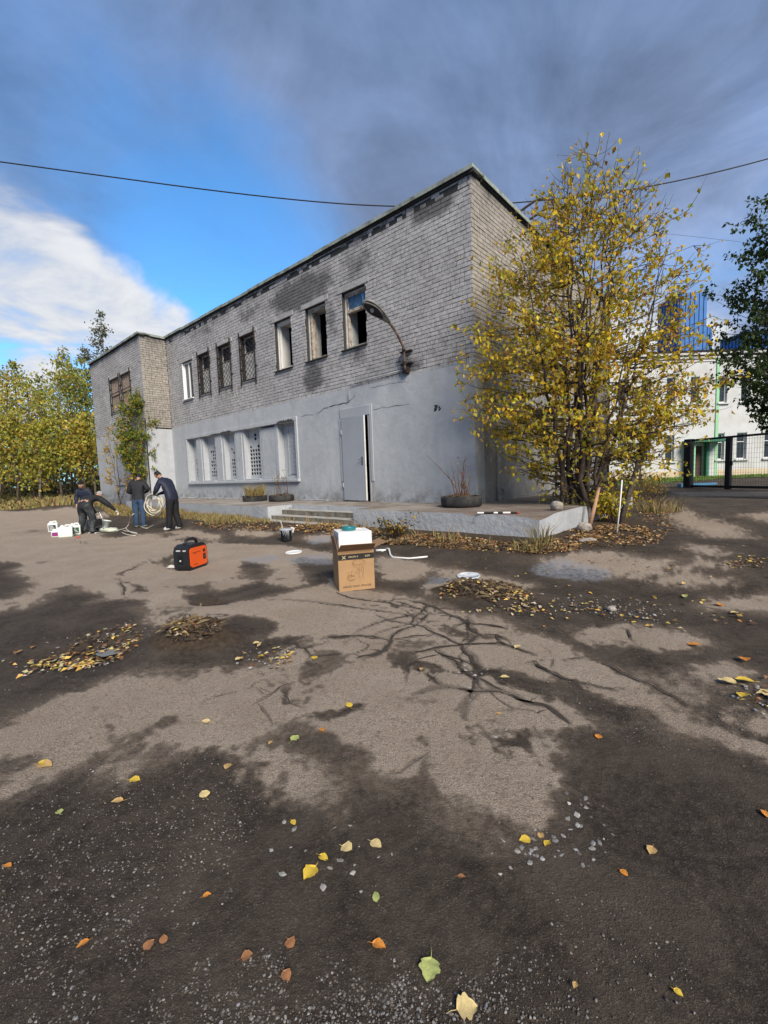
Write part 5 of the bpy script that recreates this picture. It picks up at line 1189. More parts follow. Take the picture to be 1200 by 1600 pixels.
MB().box(.10, .30, -.0005, .0012, .262, .270).build('lettering', m_print, GEN); MB().box(.12, .20, -.0005, .0012, .245, .250).build('lettering', m_print, GEN); MB().box(.12, .22, -.0005, .0012, .065, .082).build('lettering', mat('dark_orange_print', (.35, .04, .008), .5), GEN)
hdl = MB(); hdl.tube([(.10, GD/2, .385), (.15, GD/2, .455), (.22, GD/2, .475), (.32, GD/2, .475), (.39, GD/2, .45), (.42, GD/2, .385)], .024, 10); hdl.build('handle', m_blk, GEN, True)
e = MB(); e.cbox(-.006, .02, .05, .10, .305, .325, .003); e.build('label_plate', m_gry, GEN); e = MB(); e.cbox(-.006, .02, .15, .22, .305, .325, .003); e.build('label_plate', m_gry, GEN)
e = MB(); e.cbox(-.005, .02, .10, .20, .10, .24, .006); eo = e.build('exhaust_grille', mat('very_dark', (.006, .006, .006), .6), GEN); MB().lathe([(.001, 0), (.016, 0), (.016, .01), (.001, .012)], 12).build('exhaust_pipe', m_gry, eo, True); eo.children[0].location = (-.005, .15, .155); eo.children[0].rotation_euler = (0, -math.pi/2, 0)
for x in (.08, GL-.08):
    for y in (.05, GD-.05): MB().lathe([(.02, -.012), (.024, 0), (.024, .02)], 10, (x, y, 0)).build('foot', m_blk, GEN)
rg_w = thing('crumpled_rag', 'small crumpled white rag on the ground beside the generator', 'rag', tuple(onz(272, 888, 0)))
cr_ = bmesh.new(); bmesh.ops.create_icosphere(cr_, subdivisions=3, radius=.07)
for v in cr_.verts: n_ = float(fbm(v.co.x*30+3, v.co.y*30+v.co.z*23, 5, 3)); v.co *= .5+n_; v.co.z = max(v.co.z*.45+.025, .006); v.co.x *= 1.5
mb = MB(); cr_.verts.index_update(); mb.add([v.co[:] for v in cr_.verts], [[v.index for v in f.verts] for f in cr_.faces]); cr_.free(); mb.build('cloth', mat('rag_white', (.62, .60, .56), .9), rg_w, True)

# ------------------------------------------------------------------ paint bucket, lids, pipe, stick
m_pail = mat('black_pail', (.02, .021, .023), .5); m_drip = mat('grey_paint_wet', (.36, .38, .41), .4)
pk = onz(448, 846.5, 0); zk = float(ground_z(pk[0], pk[1])); PB = thing('paint_bucket', 'black plastic paint bucket with grey paint drips and a stirring stick', 'bucket', (pk[0], pk[1], zk+.003))
MB().lathe([(.105, 0), (.11, .01), (.135, .235), (.145, .24), (.145, .265), (.13, .27), (.128, .24), (.122, .18), (.001, .175)], 28).build('pail', m_pail, PB, True)
dp = MB(); rgd = random.Random(3)
for i in range(26):
    a = rgd.uniform(0, 6.28); L = rgd.uniform(.03, .2); w = rgd.uniform(.004, .012); pts = []
    for k in range(4): z = .236-L*k/3; r = .11+.025*z/.235+.0035; pts.append((r*math.cos(a+rgd.gauss(0, .02)), r*math.sin(a+rgd.gauss(0, .02)), z))
    dp.tube(pts, [w, w*.8, w*.6, w*.9], 5)
dpo = dp.build('paint_drips', m_drip, PB, True); tag(dpo, kind='stuff')
MB().lathe([(.146, .236), (.150, .24), (.150, .262), (.140, .274), (.128, .272)], 28).build('paint_rim', m_drip, PB, True)
MB().lathe([(.001, .20), (.124, .20)], 24).build('paint', m_drip, PB)
MB().box(-.012, .012, -.004, .004, 0, .42, 0, Matrix.Translation((-.02, .02, .06)) @ Matrix.Rotation(R_(-14), 4, 'Y')).build('stick', m_wood, PB)
MB().cbox(-.04, .05, -.012, .012, .19, .31, .006, 0, Matrix.Translation((.04, .03, 0)) @ Matrix.Rotation(R_(20), 4, 'Y')).build('brush', mat('paint_brush', (.6, .57, .52), .8), PB)
MB().tube([(.148*math.cos(a), .148*math.sin(a), .245-.10*math.sin((a+.9)/1.8*math.pi)*0.9) for a in np.linspace(-.9, .9, 12)], .004, 5).build('handle', m_blk, PB)
def lid(name, label, P, R, m, ring=False):
    t = thing(name, label, 'lid', (P[0], P[1], float(ground_z(P[0], P[1]))+.012)); mb = MB(); mb.lathe([(R*.98, 0), (R, .006), (R, .016), (R*.96, .02), (R*.92, .014), (R*.3, .012), (.001, .012)], 36); o = mb.build('disc', m, t, True); t.rotation_euler = (R_(2), R_(-1.5), 0); return t
m_lidw = mat('white_lid', (.76, .77, .76), .4); m_lidp = mat('paint_smeared_lid', (.70, .72, .74), .4, col2=(.42, .46, .52), c2scale=7, c2t=(.45, .55))
lid('bucket_lid', 'clean white plastic bucket lid lying on the asphalt near the black bucket', onz(459, 864.5, 0), .155, m_lidw)
lid('bucket_lid', 'white bucket lid smeared with grey paint beside the leaf-covered dirt heap', onz(732, 902, 0), .155, m_lidp)
# white bent pipe
pw = [onz(x, y, .02) for x, y in ((603, 861), (608, 861.5), (610, 868), (614, 871), (640, 873), (668, 872))]
PIPE = thing('white_pipe', 'bent white plastic pipe lying on the ground right of the cardboard box', 'pipe', (pw[0][0], pw[0][1], 0)); off = np.array([pw[0][0], pw[0][1], 0])
MB().tube([tuple(p-off+np.array([0, 0, float(ground_z(p[0], p[1]))])) for p in pw], .016, 8).build('tube', m_wh, PIPE, True); MB().tube([tuple(pw[0]-off+[0, 0, .01]), tuple(pw[0]-off+[-.18, .03, .01])], .026, 8).tube([tuple(pw[0]-off+[-.06, -.05, .01]), tuple(pw[0]-off+[-.10, .10, .01])], .022, 8).build('fitting', m_wh, PIPE, True)
s0 = G(963.5, 832.5); s1 = aty(972, 750, s0[1]+.1)
STK = MB().tube([tuple(s0-[0, 0, .04]), tuple((s0+s1)/2+[.01, 0, 0]), tuple(s1)], .012, 8).build('white_stick', m_wh, None, True); tag(STK, 'thin white stick leaning upright at the edge of the yellow tree', 'stick')
# ledge stone + boulders
def boulder(label, P, r, seed, sq=.85):
    b = bmesh.new(); bmesh.ops.create_icosphere(b, subdivisions=4, radius=1)
    for v in b.verts: c = v.co.normalized(); n_ = float(fbm(c.x*2.1+seed, c.y*2.1+c.z*1.7, seed, 4)); v.co = c*(r*(.72+.55*n_)); v.co.z *= sq
    mb = MB(); b.verts.index_update(); mb.add([v.co[:] for v in b.verts], [[v.index for v in f.verts] for f in b.faces]); b.free(); o = mb.build('boulder', m_stone, None, True, tuple(P)); tag(o, label, 'stone'); return o
m_stone = mat('granite_stone', (.36, .32, .28), .9, nscale=16, namp=.25, bump=.01, bscale=45, col2=(.22, .2, .18), c2scale=4)
P1 = onz(893, 798, PZ); L1 = bl(P1); P1 = bw(min(L1[0], PXR-.16), L1[1], PZ+.075); boulder('large rounded boulder sitting on the platform edge against the tree trunks', P1, .125, 2, .82)
P2 = G(913, 830); boulder('small rounded boulder on the soil at the foot of the tree', P2+[0, 0, .07], .125, 5)
P3 = G(918, 846); boulder('flat grey stone half buried in leaves below the tree', P3+[0, 0, .01], .13, 8, .35)
P4 = onz(713.5/1*1+242, 954.5, 0); boulder('lone pale stone lying on the dark gravel', P4+[0, 0, .02], .045, 9, .7)

# ------------------------------------------------------------------ canisters, sprayer, hoses by the workers
m_can = mat('translucent_white_plastic', (.70, .74, .70), .45, nscale=4, namp=.05); m_lg = mat('dark_green_label', (.02, .085, .055), .5); m_lp = mat('purple_label', (.24, .03, .17), .5); m_lk = mat('dark_label', (.03, .045, .055), .5)
def canister(label, P, rot, w, d, h, lab, face='front'):
    t = thing('paint_canister', label, 'canister', (P[0], P[1], float(ground_z(P[0], P[1]))+.004), rot)
    MB().cbox(-w/2, w/2, -d/2, d/2, 0, h*.86, .035).build('body', m_can, t, True)
    MB().lathe([(.06, 0), (.05, .02), (.03, .03)], 16, (-w*.22, 0, h*.855)).build('neck', m_can, t, True); MB().lathe([(.034, 0), (.034, .035), (.028, .04)], 16, (-w*.22, 0, h*.885)).build('cap', m_can, t, True)
    MB().tube([(-w*.05, 0, h*.85), (0, 0, h*.98), (w*.28, 0, h*.98), (w*.36, 0, h*.85)], .02, 8).build('handle', m_can, t, True)
    if face in ('front', 'both'): lb = MB().box(-w*.36, w*.36, -d/2-.003, -d/2+.001, h*.18, h*.66).build('label', lab, t); [MB().box(-w*.28, w*(.28-.1*k), -d/2-.005, -d/2-.003, h*(.26+.12*k), h*(.31+.12*k)).build('lettering', m_wh, lb) for k in range(3)] if lab is not m_lp else None
    if face in ('side', 'both'): MB().box(w/2-.001, w/2+.003, -d*.36, d*.36, h*.2, h*.7).build('label', lab, t)
    return t
canister('white paint canister with dark label standing behind the other canisters', onz(84.5, 831.5, 0), R_(20), .26, .22, .34, m_lk, 'front')
canister('low white paint canister with a purple label in front', onz(90, 839.5, 0), R_(15), .24, .2, .22, m_lp, 'front')
canister('large white paint canister with a green side label, between two others', onz(104, 839.5, 0), R_(25), .34, .26, .34, m_lg, 'side')
canister('white paint canister with a dark green label beside the bending worker', onz(118.5, 836, 0), R_(30), .27, .24, .34, m_lg, 'both')
tb = onz(162.5, 830.5, 0); TB = thing('plastic_tub', 'tilted translucent plastic tub of paint beside the bending worker', 'tub', (tb[0], tb[1], .03)); MB().lathe([(.10, 0), (.105, .01), (.14, .30), (.15, .30), (.15, .32), (.135, .32), (.125, .28), (.001, .26)], 24).build('tub', m_can, TB, True); TB.rotation_euler = (R_(-8), R_(12), 0)
rc = onz(122, 841, 0); tag(MB().cbox(-.05, .05, -.03, .03, 0, .04, .01).build('red_cap', mred, None, False, (rc[0], rc[1], .005), .4), 'small red plastic cap on the ground in front of the canisters', 'cap')
# bag
bgp = onz(170, 831.5, 0); b = bmesh.new(); bmesh.ops.create_icosphere(b, subdivisions=3, radius=.18)
for v in b.verts: n_ = float(fbm(v.co.x*14+7, v.co.y*14+v.co.z*11, 3, 3)); v.co *= .55+.8*n_; v.co.z = max(0.004, v.co.z*.5+.06); v.co.x *= 1.6
mb = MB(); b.verts.index_update(); mb.add([v.co[:] for v in b.verts], [[v.index for v in f.verts] for f in b.faces]); b.free(); tag(mb.build('plastic_bag', mat('pale_bag', (.56, .60, .50), .4), None, True, tuple(bgp)), 'crumpled pale plastic bag on the ground next to the plastic tub', 'bag')
# sprayer
sp = onz(151, 833, 0); SPR = thing('paint_sprayer', 'black airless paint sprayer on a steel frame at the feet of the bending worker', 'sprayer', (sp[0], sp[1], 0), R_(-20)); m_st = mat('steel_tube', (.35, .35, .36), .35, .8)
for x in (-.12, .12): MB().tube([(x, -.16, .02), (x, .16, .02), (x, .18, .25), (x, .05, .62)], .014, 8).build('frame_tube', m_st, SPR, True)
MB().tube([(-.12, .05, .62), (.12, .05, .62)], .016, 8).build('handle', m_blk, SPR); sb = MB(); sb.cbox(-.11, .11, -.12, .14, .22, .42, .04); sb.build('motor_housing', m_blk, SPR, True); MB().lathe([(.05, 0), (.055, .02), (.045, .2), (.03, .22)], 14, (0, -.16, .06)).build('pump', m_st, SPR, True)
for x in (-.15, .15): MB().tube([(x-.02, .15, .07), (x+.02, .15, .07)], .07, 16).build('wheel', m_blk, SPR, True)
sp2 = onz(133.5, 831, 0); SP2 = thing('hopper_sprayer', 'grey metal paint hopper standing between the bending worker and the canisters', 'hopper', (sp2[0], sp2[1], 0)); MB().lathe([(.05, 0), (.13, .05), (.14, .12), (.10, .26), (.12, .36), (.11, .36), (.09, .26), (.001, .2)], 20).build('hopper', mat('dull_metal', (.25, .26, .27), .5, .5), SP2, True); MB().tube([(.0, 0, .3), (.02, -.02, .5), (.10, .0, .62)], .01, 6).build('spout', m_st, SP2, True)
# hoses
m_hose = mat('cream_hose', (.60, .56, .47), .6)
def hose(pix, zs, r, label, name='hose'):
    P = [onz(x, y, z) for (x, y), z in zip(pix, zs)]; pts = []
    for i in range(len(P)-1):
        for k in range(6): pts.append(P[i]+(P[i+1]-P[i])*k/6)
    pts.append(P[-1]); pts = np.array(pts)
    for _ in range(3): pts[1:-1] = (pts[:-2]+2*pts[1:-1]+pts[2:])/4
    o = MB().tube([tuple(p) for p in pts], r, 7).build(name, m_hose, None, True); return tag(o, label, 'hose')
hose([(182, 829), (195, 826), (200, 822), (203, 812), (206, 805), (210, 802), (204, 808), (201, 820), (196, 826), (206, 833), (214, 833)], [.02, .02, .02, .25, .45, .5, .28, .02, .02, .02, .02], .012, 'pale hose looping up from the ground left of the man in jeans')
hose([(206, 806), (210, 812), (214, 818), (222, 824), (230, 826), (240, 820)], [.4, .2, .02, .02, .02, .02], .012, 'pale hose trailing past the white shoes of the man in jeans')
hose([(190, 832), (200, 836), (212, 837), (215, 833), (205, 831), (192, 829)], [.02]*6, .012, 'short loose loop of pale hose on the asphalt near the plastic bag')
# ------------------------------------------------------------------ people
m_skin = mat('skin', (.42, .25, .17), .6); m_hair = mat('dark_hair', (.012, .010, .009), .7, nscale=40, namp=.4); m_navy = mat('navy_jacket', (.016, .020, .042), .6, nscale=7, namp=.25, bump=.012, bscale=16); m_char = mat('charcoal_jacket', (.018, .019, .024), .75, nscale=7, namp=.25, bump=.012, bscale=14)
m_jean = mat('blue_jeans', (.035, .065, .12), .85, nscale=9, namp=.25, bump=.008, bscale=18); m_blkt = mat('black_trousers', (.010, .010, .012), .8, bump=.008, bscale=14); m_shoe = mat('white_sneaker', (.66, .64, .61), .6); m_dshoe = mat('dark_shoe', (.02, .02, .02), .6); m_glove = mat('cream_glove', (.62, .58, .48), .8); m_dusty = mat('dusty_work_trousers', (.020, .023, .028), .85, nscale=6, namp=.3, col2=(.11, .115, .12), c2scale=4, c2t=(.5, .7))
def person(label, P, heading, J, mats, hair=None, look=(0, 1, 0), lift=0.0, gloves=False, head_tilt=0.0, headwear=None, bare_back=None, hem=None):
    """J: joints in body space (x right, y forward, z up). One skinned surface; trousers, jacket, shoes and skin are face materials of it"""
    names = ['pelvis', 'belly', 'chest', 'neck', 'headb', 'shL', 'elL', 'wrL', 'shR', 'elR', 'wrR', 'hipL', 'knL', 'anL', 'toeL', 'hipR', 'knR', 'anR', 'toeR']
    rad = dict(pelvis=(.185, .15), belly=(.20, .15), chest=(.215, .16), neck=(.062, .062), headb=(.06, .06), shL=(.10, .10), elL=(.078, .078), wrL=(.042, .042), shR=(.10, .10), elR=(.078, .078), wrR=(.042, .042), hipL=(.125, .13), knL=(.098, .10), anL=(.082, .082), toeL=(.052, .042), hipR=(.125, .13), knR=(.098, .10), anR=(.082, .082), toeR=(.052, .042))
    V = [Vector(J[n]) for n in names]; ix = {n: i for i, n in enumerate(names)}; rs = [rad[n] for n in names]
    E = [('pelvis', 'belly', 1), ('belly', 'chest', 1), ('chest', 'neck', 1), ('neck', 'headb', 2), ('chest', 'shL', 1), ('shL', 'elL', 1), ('elL', 'wrL', 1), ('chest', 'shR', 1), ('shR', 'elR', 1), ('elR', 'wrR', 1), ('pelvis', 'hipL', 0), ('hipL', 'knL', 0), ('knL', 'anL', 0), ('anL', 'toeL', 3), ('pelvis', 'hipR', 0), ('hipR', 'knR', 0), ('knR', 'anR', 0), ('anR', 'toeR', 3)]
    edges = [(ix[a], ix[b]) for a, b, _ in E]; seg = [(V[ix[a]].copy(), V[ix[b]].copy(), m, min(rad[a][0], rad[b][0])) for a, b, m in E]
    hm = 4 if gloves else 2
    for s in ('L', 'R'):
        w = V[ix['wr'+s]]; d = (w-V[ix['el'+s]]).normalized(); sd = Vector((1, 0, 0)) if abs(d.x) < .7 else Vector((0, 1, 0)); sd = (sd-d*sd.dot(d)).normalized(); nrm = d.cross(sd)
        palm = w+d*.085; V.append(palm); rs.append((.032, .022)); pi = len(V)-1; edges.append((ix['wr'+s], pi)); seg.append((w.copy()+d*.015, palm.copy(), hm, .03))
        for k, (o_, L) in enumerate(((-.030, .070), (-.010, .082), (.011, .078), (.030, .062))):
            b0 = palm+sd*o_+d*.018; k1 = b0+d*L*.5+nrm*.010; k2 = k1+d*L*.32+nrm*.032
            for q, r in ((b0, .0095), (k1, .0088), (k2, .0078)): V.append(q); rs.append((r, r))
            n_ = len(V); edges += [(pi, n_-3), (n_-3, n_-2), (n_-2, n_-1)]; seg += [(palm.copy(), b0.copy(), hm, .01), (b0.copy(), k2.copy(), hm, .01)]
        t0 = w+d*.035+sd*(.036 if s == 'L' else -.036); t1 = t0+d*.042+sd*(.014 if s == 'L' else -.014)+nrm*.02
        for q, r in ((t0, .0105), (t1, .009)): V.append(q); rs.append((r, r))
        n_ = len(V); edges += [(ix['wr'+s], n_-2), (n_-2, n_-1)]; seg.append((t0.copy(), t1.copy(), hm, .01))
    me = bpy.data.meshes.new('body'); me.from_pydata([v[:] for v in V], edges, []); o = bpy.data.objects.new('body', me); COL.objects.link(o)
    sk = o.modifiers.new('skin', 'SKIN'); sk.use_smooth_shade = True; sk.branch_smoothing = .3
    for i, r in enumerate(rs): me.skin_vertices[0].data[i].radius = r
    for i in range(len(V)): me.skin_vertices[0].data[i].use_root = (i == 0)
    sb = o.modifiers.new('sub', 'SUBSURF'); sb.levels = 2; sb.render_levels = 2
    bpy.context.view_layer.update(); ev = bpy.data.meshes.new_from_object(o.evaluated_get(bpy.context.evaluated_depsgraph_get())); bpy.data.objects.remove(o)
    bm = bmesh.new(); bm.from_mesh(ev)
    for f in bm.faces:
        c = f.calc_center_median(); best = 1e9; bi = 0
        for si, (a, b_, m, r) in enumerate(seg):
            ab = b_-a; t_ = max(0, min(1, (c-a).dot(ab)/(ab.length_squared+1e-9))); d = (c-(a+ab*t_)).length-r
            if d < best: best, bi, bs = d, m, si
        if hem and (bs in (0, 1, 2, 10, 11, 14, 15)): bi = 1 if c.z > hem else 0
        f.material_index = 3 if c.z < .075 else bi; f.smooth = True
        n_ = (fbm(np.array(c.x*9), np.array(c.z*9+c.y*5), 4, 3)-.5)
    for v in bm.verts:      # cloth folds
        n_ = float(fbm(np.array(v.co.x*13+v.co.y*6), np.array(v.co.z*15), 6, 3))-.5
        if v.normal.length > 0 and (v.co-V[ix['headb']]).length > .16 and all((v.co-V[ix['wr'+s]]).length > .13 for s in 'LR'): v.co += v.normal*n_*.022
    # head: skull, jaw, nose, ears
    hb = V[ix['headb']]; lk = Vector(look).normalized(); hx = lk.cross(Vector((0, 0, 1))); hx = hx.normalized() if hx.length > .1 else Vector((1, 0, 0)); hz = hx.cross(lk).normalized()
    HM = Matrix((( hx.x, lk.x, hz.x, hb.x), (hx.y, lk.y, hz.y, hb.y), (hx.z, lk.z, hz.z, hb.z), (0, 0, 0, 1))) @ Matrix.Translation((0, .03, .075))
    r0 = bmesh.ops.create_uvsphere(bm, u_segments=20, v_segments=16, radius=1); hv = r0['verts']
    for v in hv:
        x, y, z = v.co; z2 = z*.118; wdt = .078*(1-.16*max(0, -z)); y2 = y*(.098 if y < 0 else .094); 
        if y > 0 and z < 0: y2 *= 1-.10*abs(z)
        if y > .75 and abs(x) < .25 and -.25 < z < .2: y2 += .018*(1-abs(z+.05)*3.2)
        if y > .6 and .12 < abs(x) < .5 and .0 < z < .28: y2 -= .008
        if y > .75 and abs(x) < .4 and -.62 < z < -.48: y2 -= .005
        v.co = HM @ Vector((x*wdt, y2, z2))
    for f in {f for v in hv for f in v.link_faces}: f.material_index = 2; f.smooth = True
    for s in (-1, 1):
        r1 = bmesh.ops.create_uvsphere(bm, u_segments=8, v_segments=6, radius=1)
        for v in r1['verts']: v.co = HM @ Vector((s*.078+v.co.x*.010, -.008+v.co.y*.020, -.005+v.co.z*.032))
        for f in {f for v in r1['verts'] for f in v.link_faces}: f.material_index = 2; f.smooth = True
        r1 = bmesh.ops.create_uvsphere(bm, u_segments=8, v_segments=6, radius=1)
        for v in r1['verts']: v.co = HM @ Vector((s*.030+v.co.x*.012, .084+v.co.y*.008, .018+v.co.z*.007))
        for f in {f for v in r1['verts'] for f in v.link_faces}: f.material_index = 5; f.smooth = True
    if bare_back:
        c0, r_ = Vector(bare_back[0]), bare_back[1]
        for f in bm.faces:
            c = f.calc_center_median()
            if abs((c-c0).dot(Vector(bare_back[2]).normalized())) < r_ and (c-c0).length < .24 and f.normal.dot(Vector(bare_back[3])) > .2: f.material_index = 2
    me2 = bpy.data.meshes.new('person'); bm.to_mesh(me2); bm.free()
    for m in (mats['legs'], mats['top'], m_skin, mats['shoes'], m_glove, m_hair): me2.materials.append(m)
    t = bpy.data.objects.new('person', me2); COL.objects.link(t); t.location = (P[0], P[1], float(ground_z(P[0], P[1]))+lift); t.rotation_euler = (0, 0, heading); tag(t, label, 'person')
    # hair or hat
    hb_ = bmesh.new(); bmesh.ops.create_uvsphere(hb_, u_segments=24, v_segments=18, radius=1); kill = []
    for v in hb_.verts:
        x, y, z = v.co; lim = (.28 if headwear == 'beanie' else .35) if y > .2 else (-.1 if headwear else -.45)
        if z < lim-.0: kill.append(v); continue
        n_ = 1+(.0 if headwear else .06*(float(vnoise(np.array(x*14+3), np.array(y*14+z*9), 3))-.5)); g = 1.13 if headwear else 1.09
        v.co = HM @ Vector((x*.080*g*n_, y*.098*g*n_-.003, z*.118*(g+.02)*n_+.002))
    bmesh.ops.delete(hb_, geom=kill, context='VERTS'); mh = bpy.data.meshes.new('hair'); hb_.to_mesh(mh); hb_.free(); mh.materials.append(hair or m_hair)
    for p_ in mh.polygons: p_.use_smooth = True
    ho = bpy.data.objects.new('cap' if headwear else 'hair', mh); COL.objects.link(ho); ho.parent = t
    return t
def stand(lean=0.0, hd=1.0):
    return dict(pelvis=(0, 0, .96), belly=(0, .02+lean*.12, 1.12), chest=(0, .02+lean*.36, 1.34-.03*lean), neck=(0, .03+lean*.56, 1.50-.08*lean), headb=(0, .05+lean*.66, 1.565-.12*lean), shL=(-.19, lean*.42, 1.42-.05*lean), shR=(.19, lean*.42, 1.42-.05*lean),
        elL=(-.25, .05, 1.14), wrL=(-.2, .25, .98), elR=(.25, .05, 1.14), wrR=(.2, .25, .98), hipL=(-.095, 0, .90), knL=(-.105, .02, .50), anL=(-.11, -.03, .085), toeL=(-.13, .14, .035), hipR=(.095, 0, .90), knR=(.105, .02, .50), anR=(.11, -.03, .085), toeR=(.13, .14, .035))
# man in jeans, back to the camera, looking down at his hands
J2 = stand(.14); J2.update(elL=(-.30, .06, 1.14), wrL=(-.14, .30, 1.10), elR=(.32, .02, 1.20), wrR=(.14, .30, 1.12))
MP2 = onz(219.5, 824.5, 0); person('man in a dark jacket, blue jeans and white sneakers standing with his back turned', MP2, R_(8), J2, dict(legs=m_jean, top=m_char, shoes=m_shoe), hem=.90, look=(0, .8, -.6))
# man in navy jacket and black trousers, bowed forward, holding a coil of hose in gloved hands
J3 = stand(.62); J3.update(pelvis=(0, -.02, .99), belly=(0, .06, 1.16), chest=(0, .20, 1.38), neck=(0, .33, 1.53), headb=(0, .40, 1.59), shL=(-.18, .24, 1.45), shR=(.18, .24, 1.45), elL=(-.24, .34, 1.18), wrL=(-.08, .58, 1.09), elR=(.24, .30, 1.17), wrR=(.05, .56, 1.07), knL=(-.10, .05, .52), anL=(-.13, .06, .085), toeL=(-.15, .25, .035), anR=(.12, -.10, .085), toeR=(.13, .08, .035))
MP3 = onz(273, 828.5, 0); H3 = math.atan2(.32, -.95)-math.pi/2
person('man in a navy jacket and black trousers bowing over a coil of hose', MP3, H3, J3, dict(legs=m_blkt, top=m_navy, shoes=m_shoe), hem=.92, gloves=True, look=(0, .8, -.6))
# bending worker in dusty trousers
J1 = dict(pelvis=(0, -.12, .88), belly=(0, .06, .99), chest=(0, .28, 1.04), neck=(0, .42, 1.06), headb=(0, .49, 1.06), shL=(-.18, .32, 1.02), shR=(.18, .32, 1.02), elL=(-.24, .42, .80), wrL=(-.14, .52, .58), elR=(.36, .42, .84), wrR=(.46, .56, .64), hipL=(-.11, -.10, .83), knL=(-.15, .04, .47), anL=(-.17, -.10, .085), toeL=(-.22, .08, .035), hipR=(.11, -.10, .83), knR=(.15, .06, .46), anR=(.18, -.08, .085), toeR=(.22, .10, .035))
MP1 = onz(138, 834, 0); person('worker in dusty dark trousers bending over the paint sprayer with his back to us', MP1, R_(-6), J1, dict(legs=m_dusty, top=m_char, shoes=m_dshoe), hair=mat('grey_knit_cap', (.33, .33, .33), .9), look=(0, .75, -.66), gloves=True, headwear='cap', bare_back=((0, -.10, .99), .016, (0, .8, .6), (0, -.4, .7)))
# worker in a black beanie facing us
J0 = stand(.35); J0.update(headb=(0, .27, 1.46), neck=(0, .22, 1.40), chest=(0, .14, 1.27), shL=(-.18, .17, 1.33), shR=(.18, .17, 1.33), elL=(-.25, .16, 1.05), wrL=(-.15, .38, .88), elR=(.25, .16, 1.05), wrR=(.15, .38, .88), pelvis=(0, -.06, .93))
MP0 = onz(139, 825, 0); man0 = person('worker in a black beanie and dark jacket facing us behind the bending worker', MP0, R_(180+12), J0, dict(legs=m_blkt, top=m_navy, shoes=m_dshoe), hem=.88, hair=mat('black_beanie', (.008, .008, .009), .95), look=(0, .95, -.2), headwear='beanie'); man0.scale = (.93, .93, .93)
# coil of hose hanging from the gloved hands
hc = np.array([MP3[0], MP3[1], 0])+np.array([math.cos(H3+math.pi/2), math.sin(H3+math.pi/2), 0])*.66
CO = thing('hose_coil', 'coil of cream hose hanging from the gloved hands of the man in navy', 'hose', (hc[0], hc[1], .76), H3+math.pi/2)
for k in range(7):
    rg = random.Random(k); r = rg.uniform(.24, .33); cy = rg.uniform(-.07, .07); zz = .33-r+rg.uniform(-.02, .02); tl = rg.uniform(-.3, .3)
    MB().tube([((r*math.cos(a))*(1.02), cy+.05*math.sin(a*2+k)+tl*.1*math.cos(a), zz+r*math.sin(a)*.95) for a in np.linspace(0, 2*math.pi, 40, endpoint=False)], .0125, 7, 0, False, True).build('loop', m_hose, CO, True)
# ------------------------------------------------------------------ trees
m_bark = mat('dark_bark', (.060, .045, .036), .9, nscale=14, namp=.4, bump=.01, bscale=30, col2=(.11, .085, .065), c2scale=6); m_barkp = mat('pale_bark', (.20, .165, .12), .9, nscale=9, namp=.4, col2=(.09, .075, .06), c2scale=5); m_barkr = mat('peeled_stem', (.40, .24, .15), .8, nscale=8, namp=.3)
def curve(p0, p1, bend, n=9, rg=random, wob=.03):
    p0 = Vector(p0); p1 = Vector(p1); c = (p0+p1)/2+Vector(bend); out = []
    L = (p1-p0).length
    for i in range(n+1):
        t = i/n; p = p0*(1-t)**2+c*2*t*(1-t)+p1*t*t
        if 0 < i < n: p = p+Vector((rg.gauss(0, wob), rg.gauss(0, wob), rg.gauss(0, wob)))*L*.25
        out.append(p)
    return out
def in_building(W):
    """mask of points inside or touching the grey building or below the ground"""
    d = W-np.array([KP[0], KP[1], 0]); u = d@BX; v = d@BY
    return (u < .12) & (v > -.12) & (W[:, 2] < 8.7) & (u > -17)
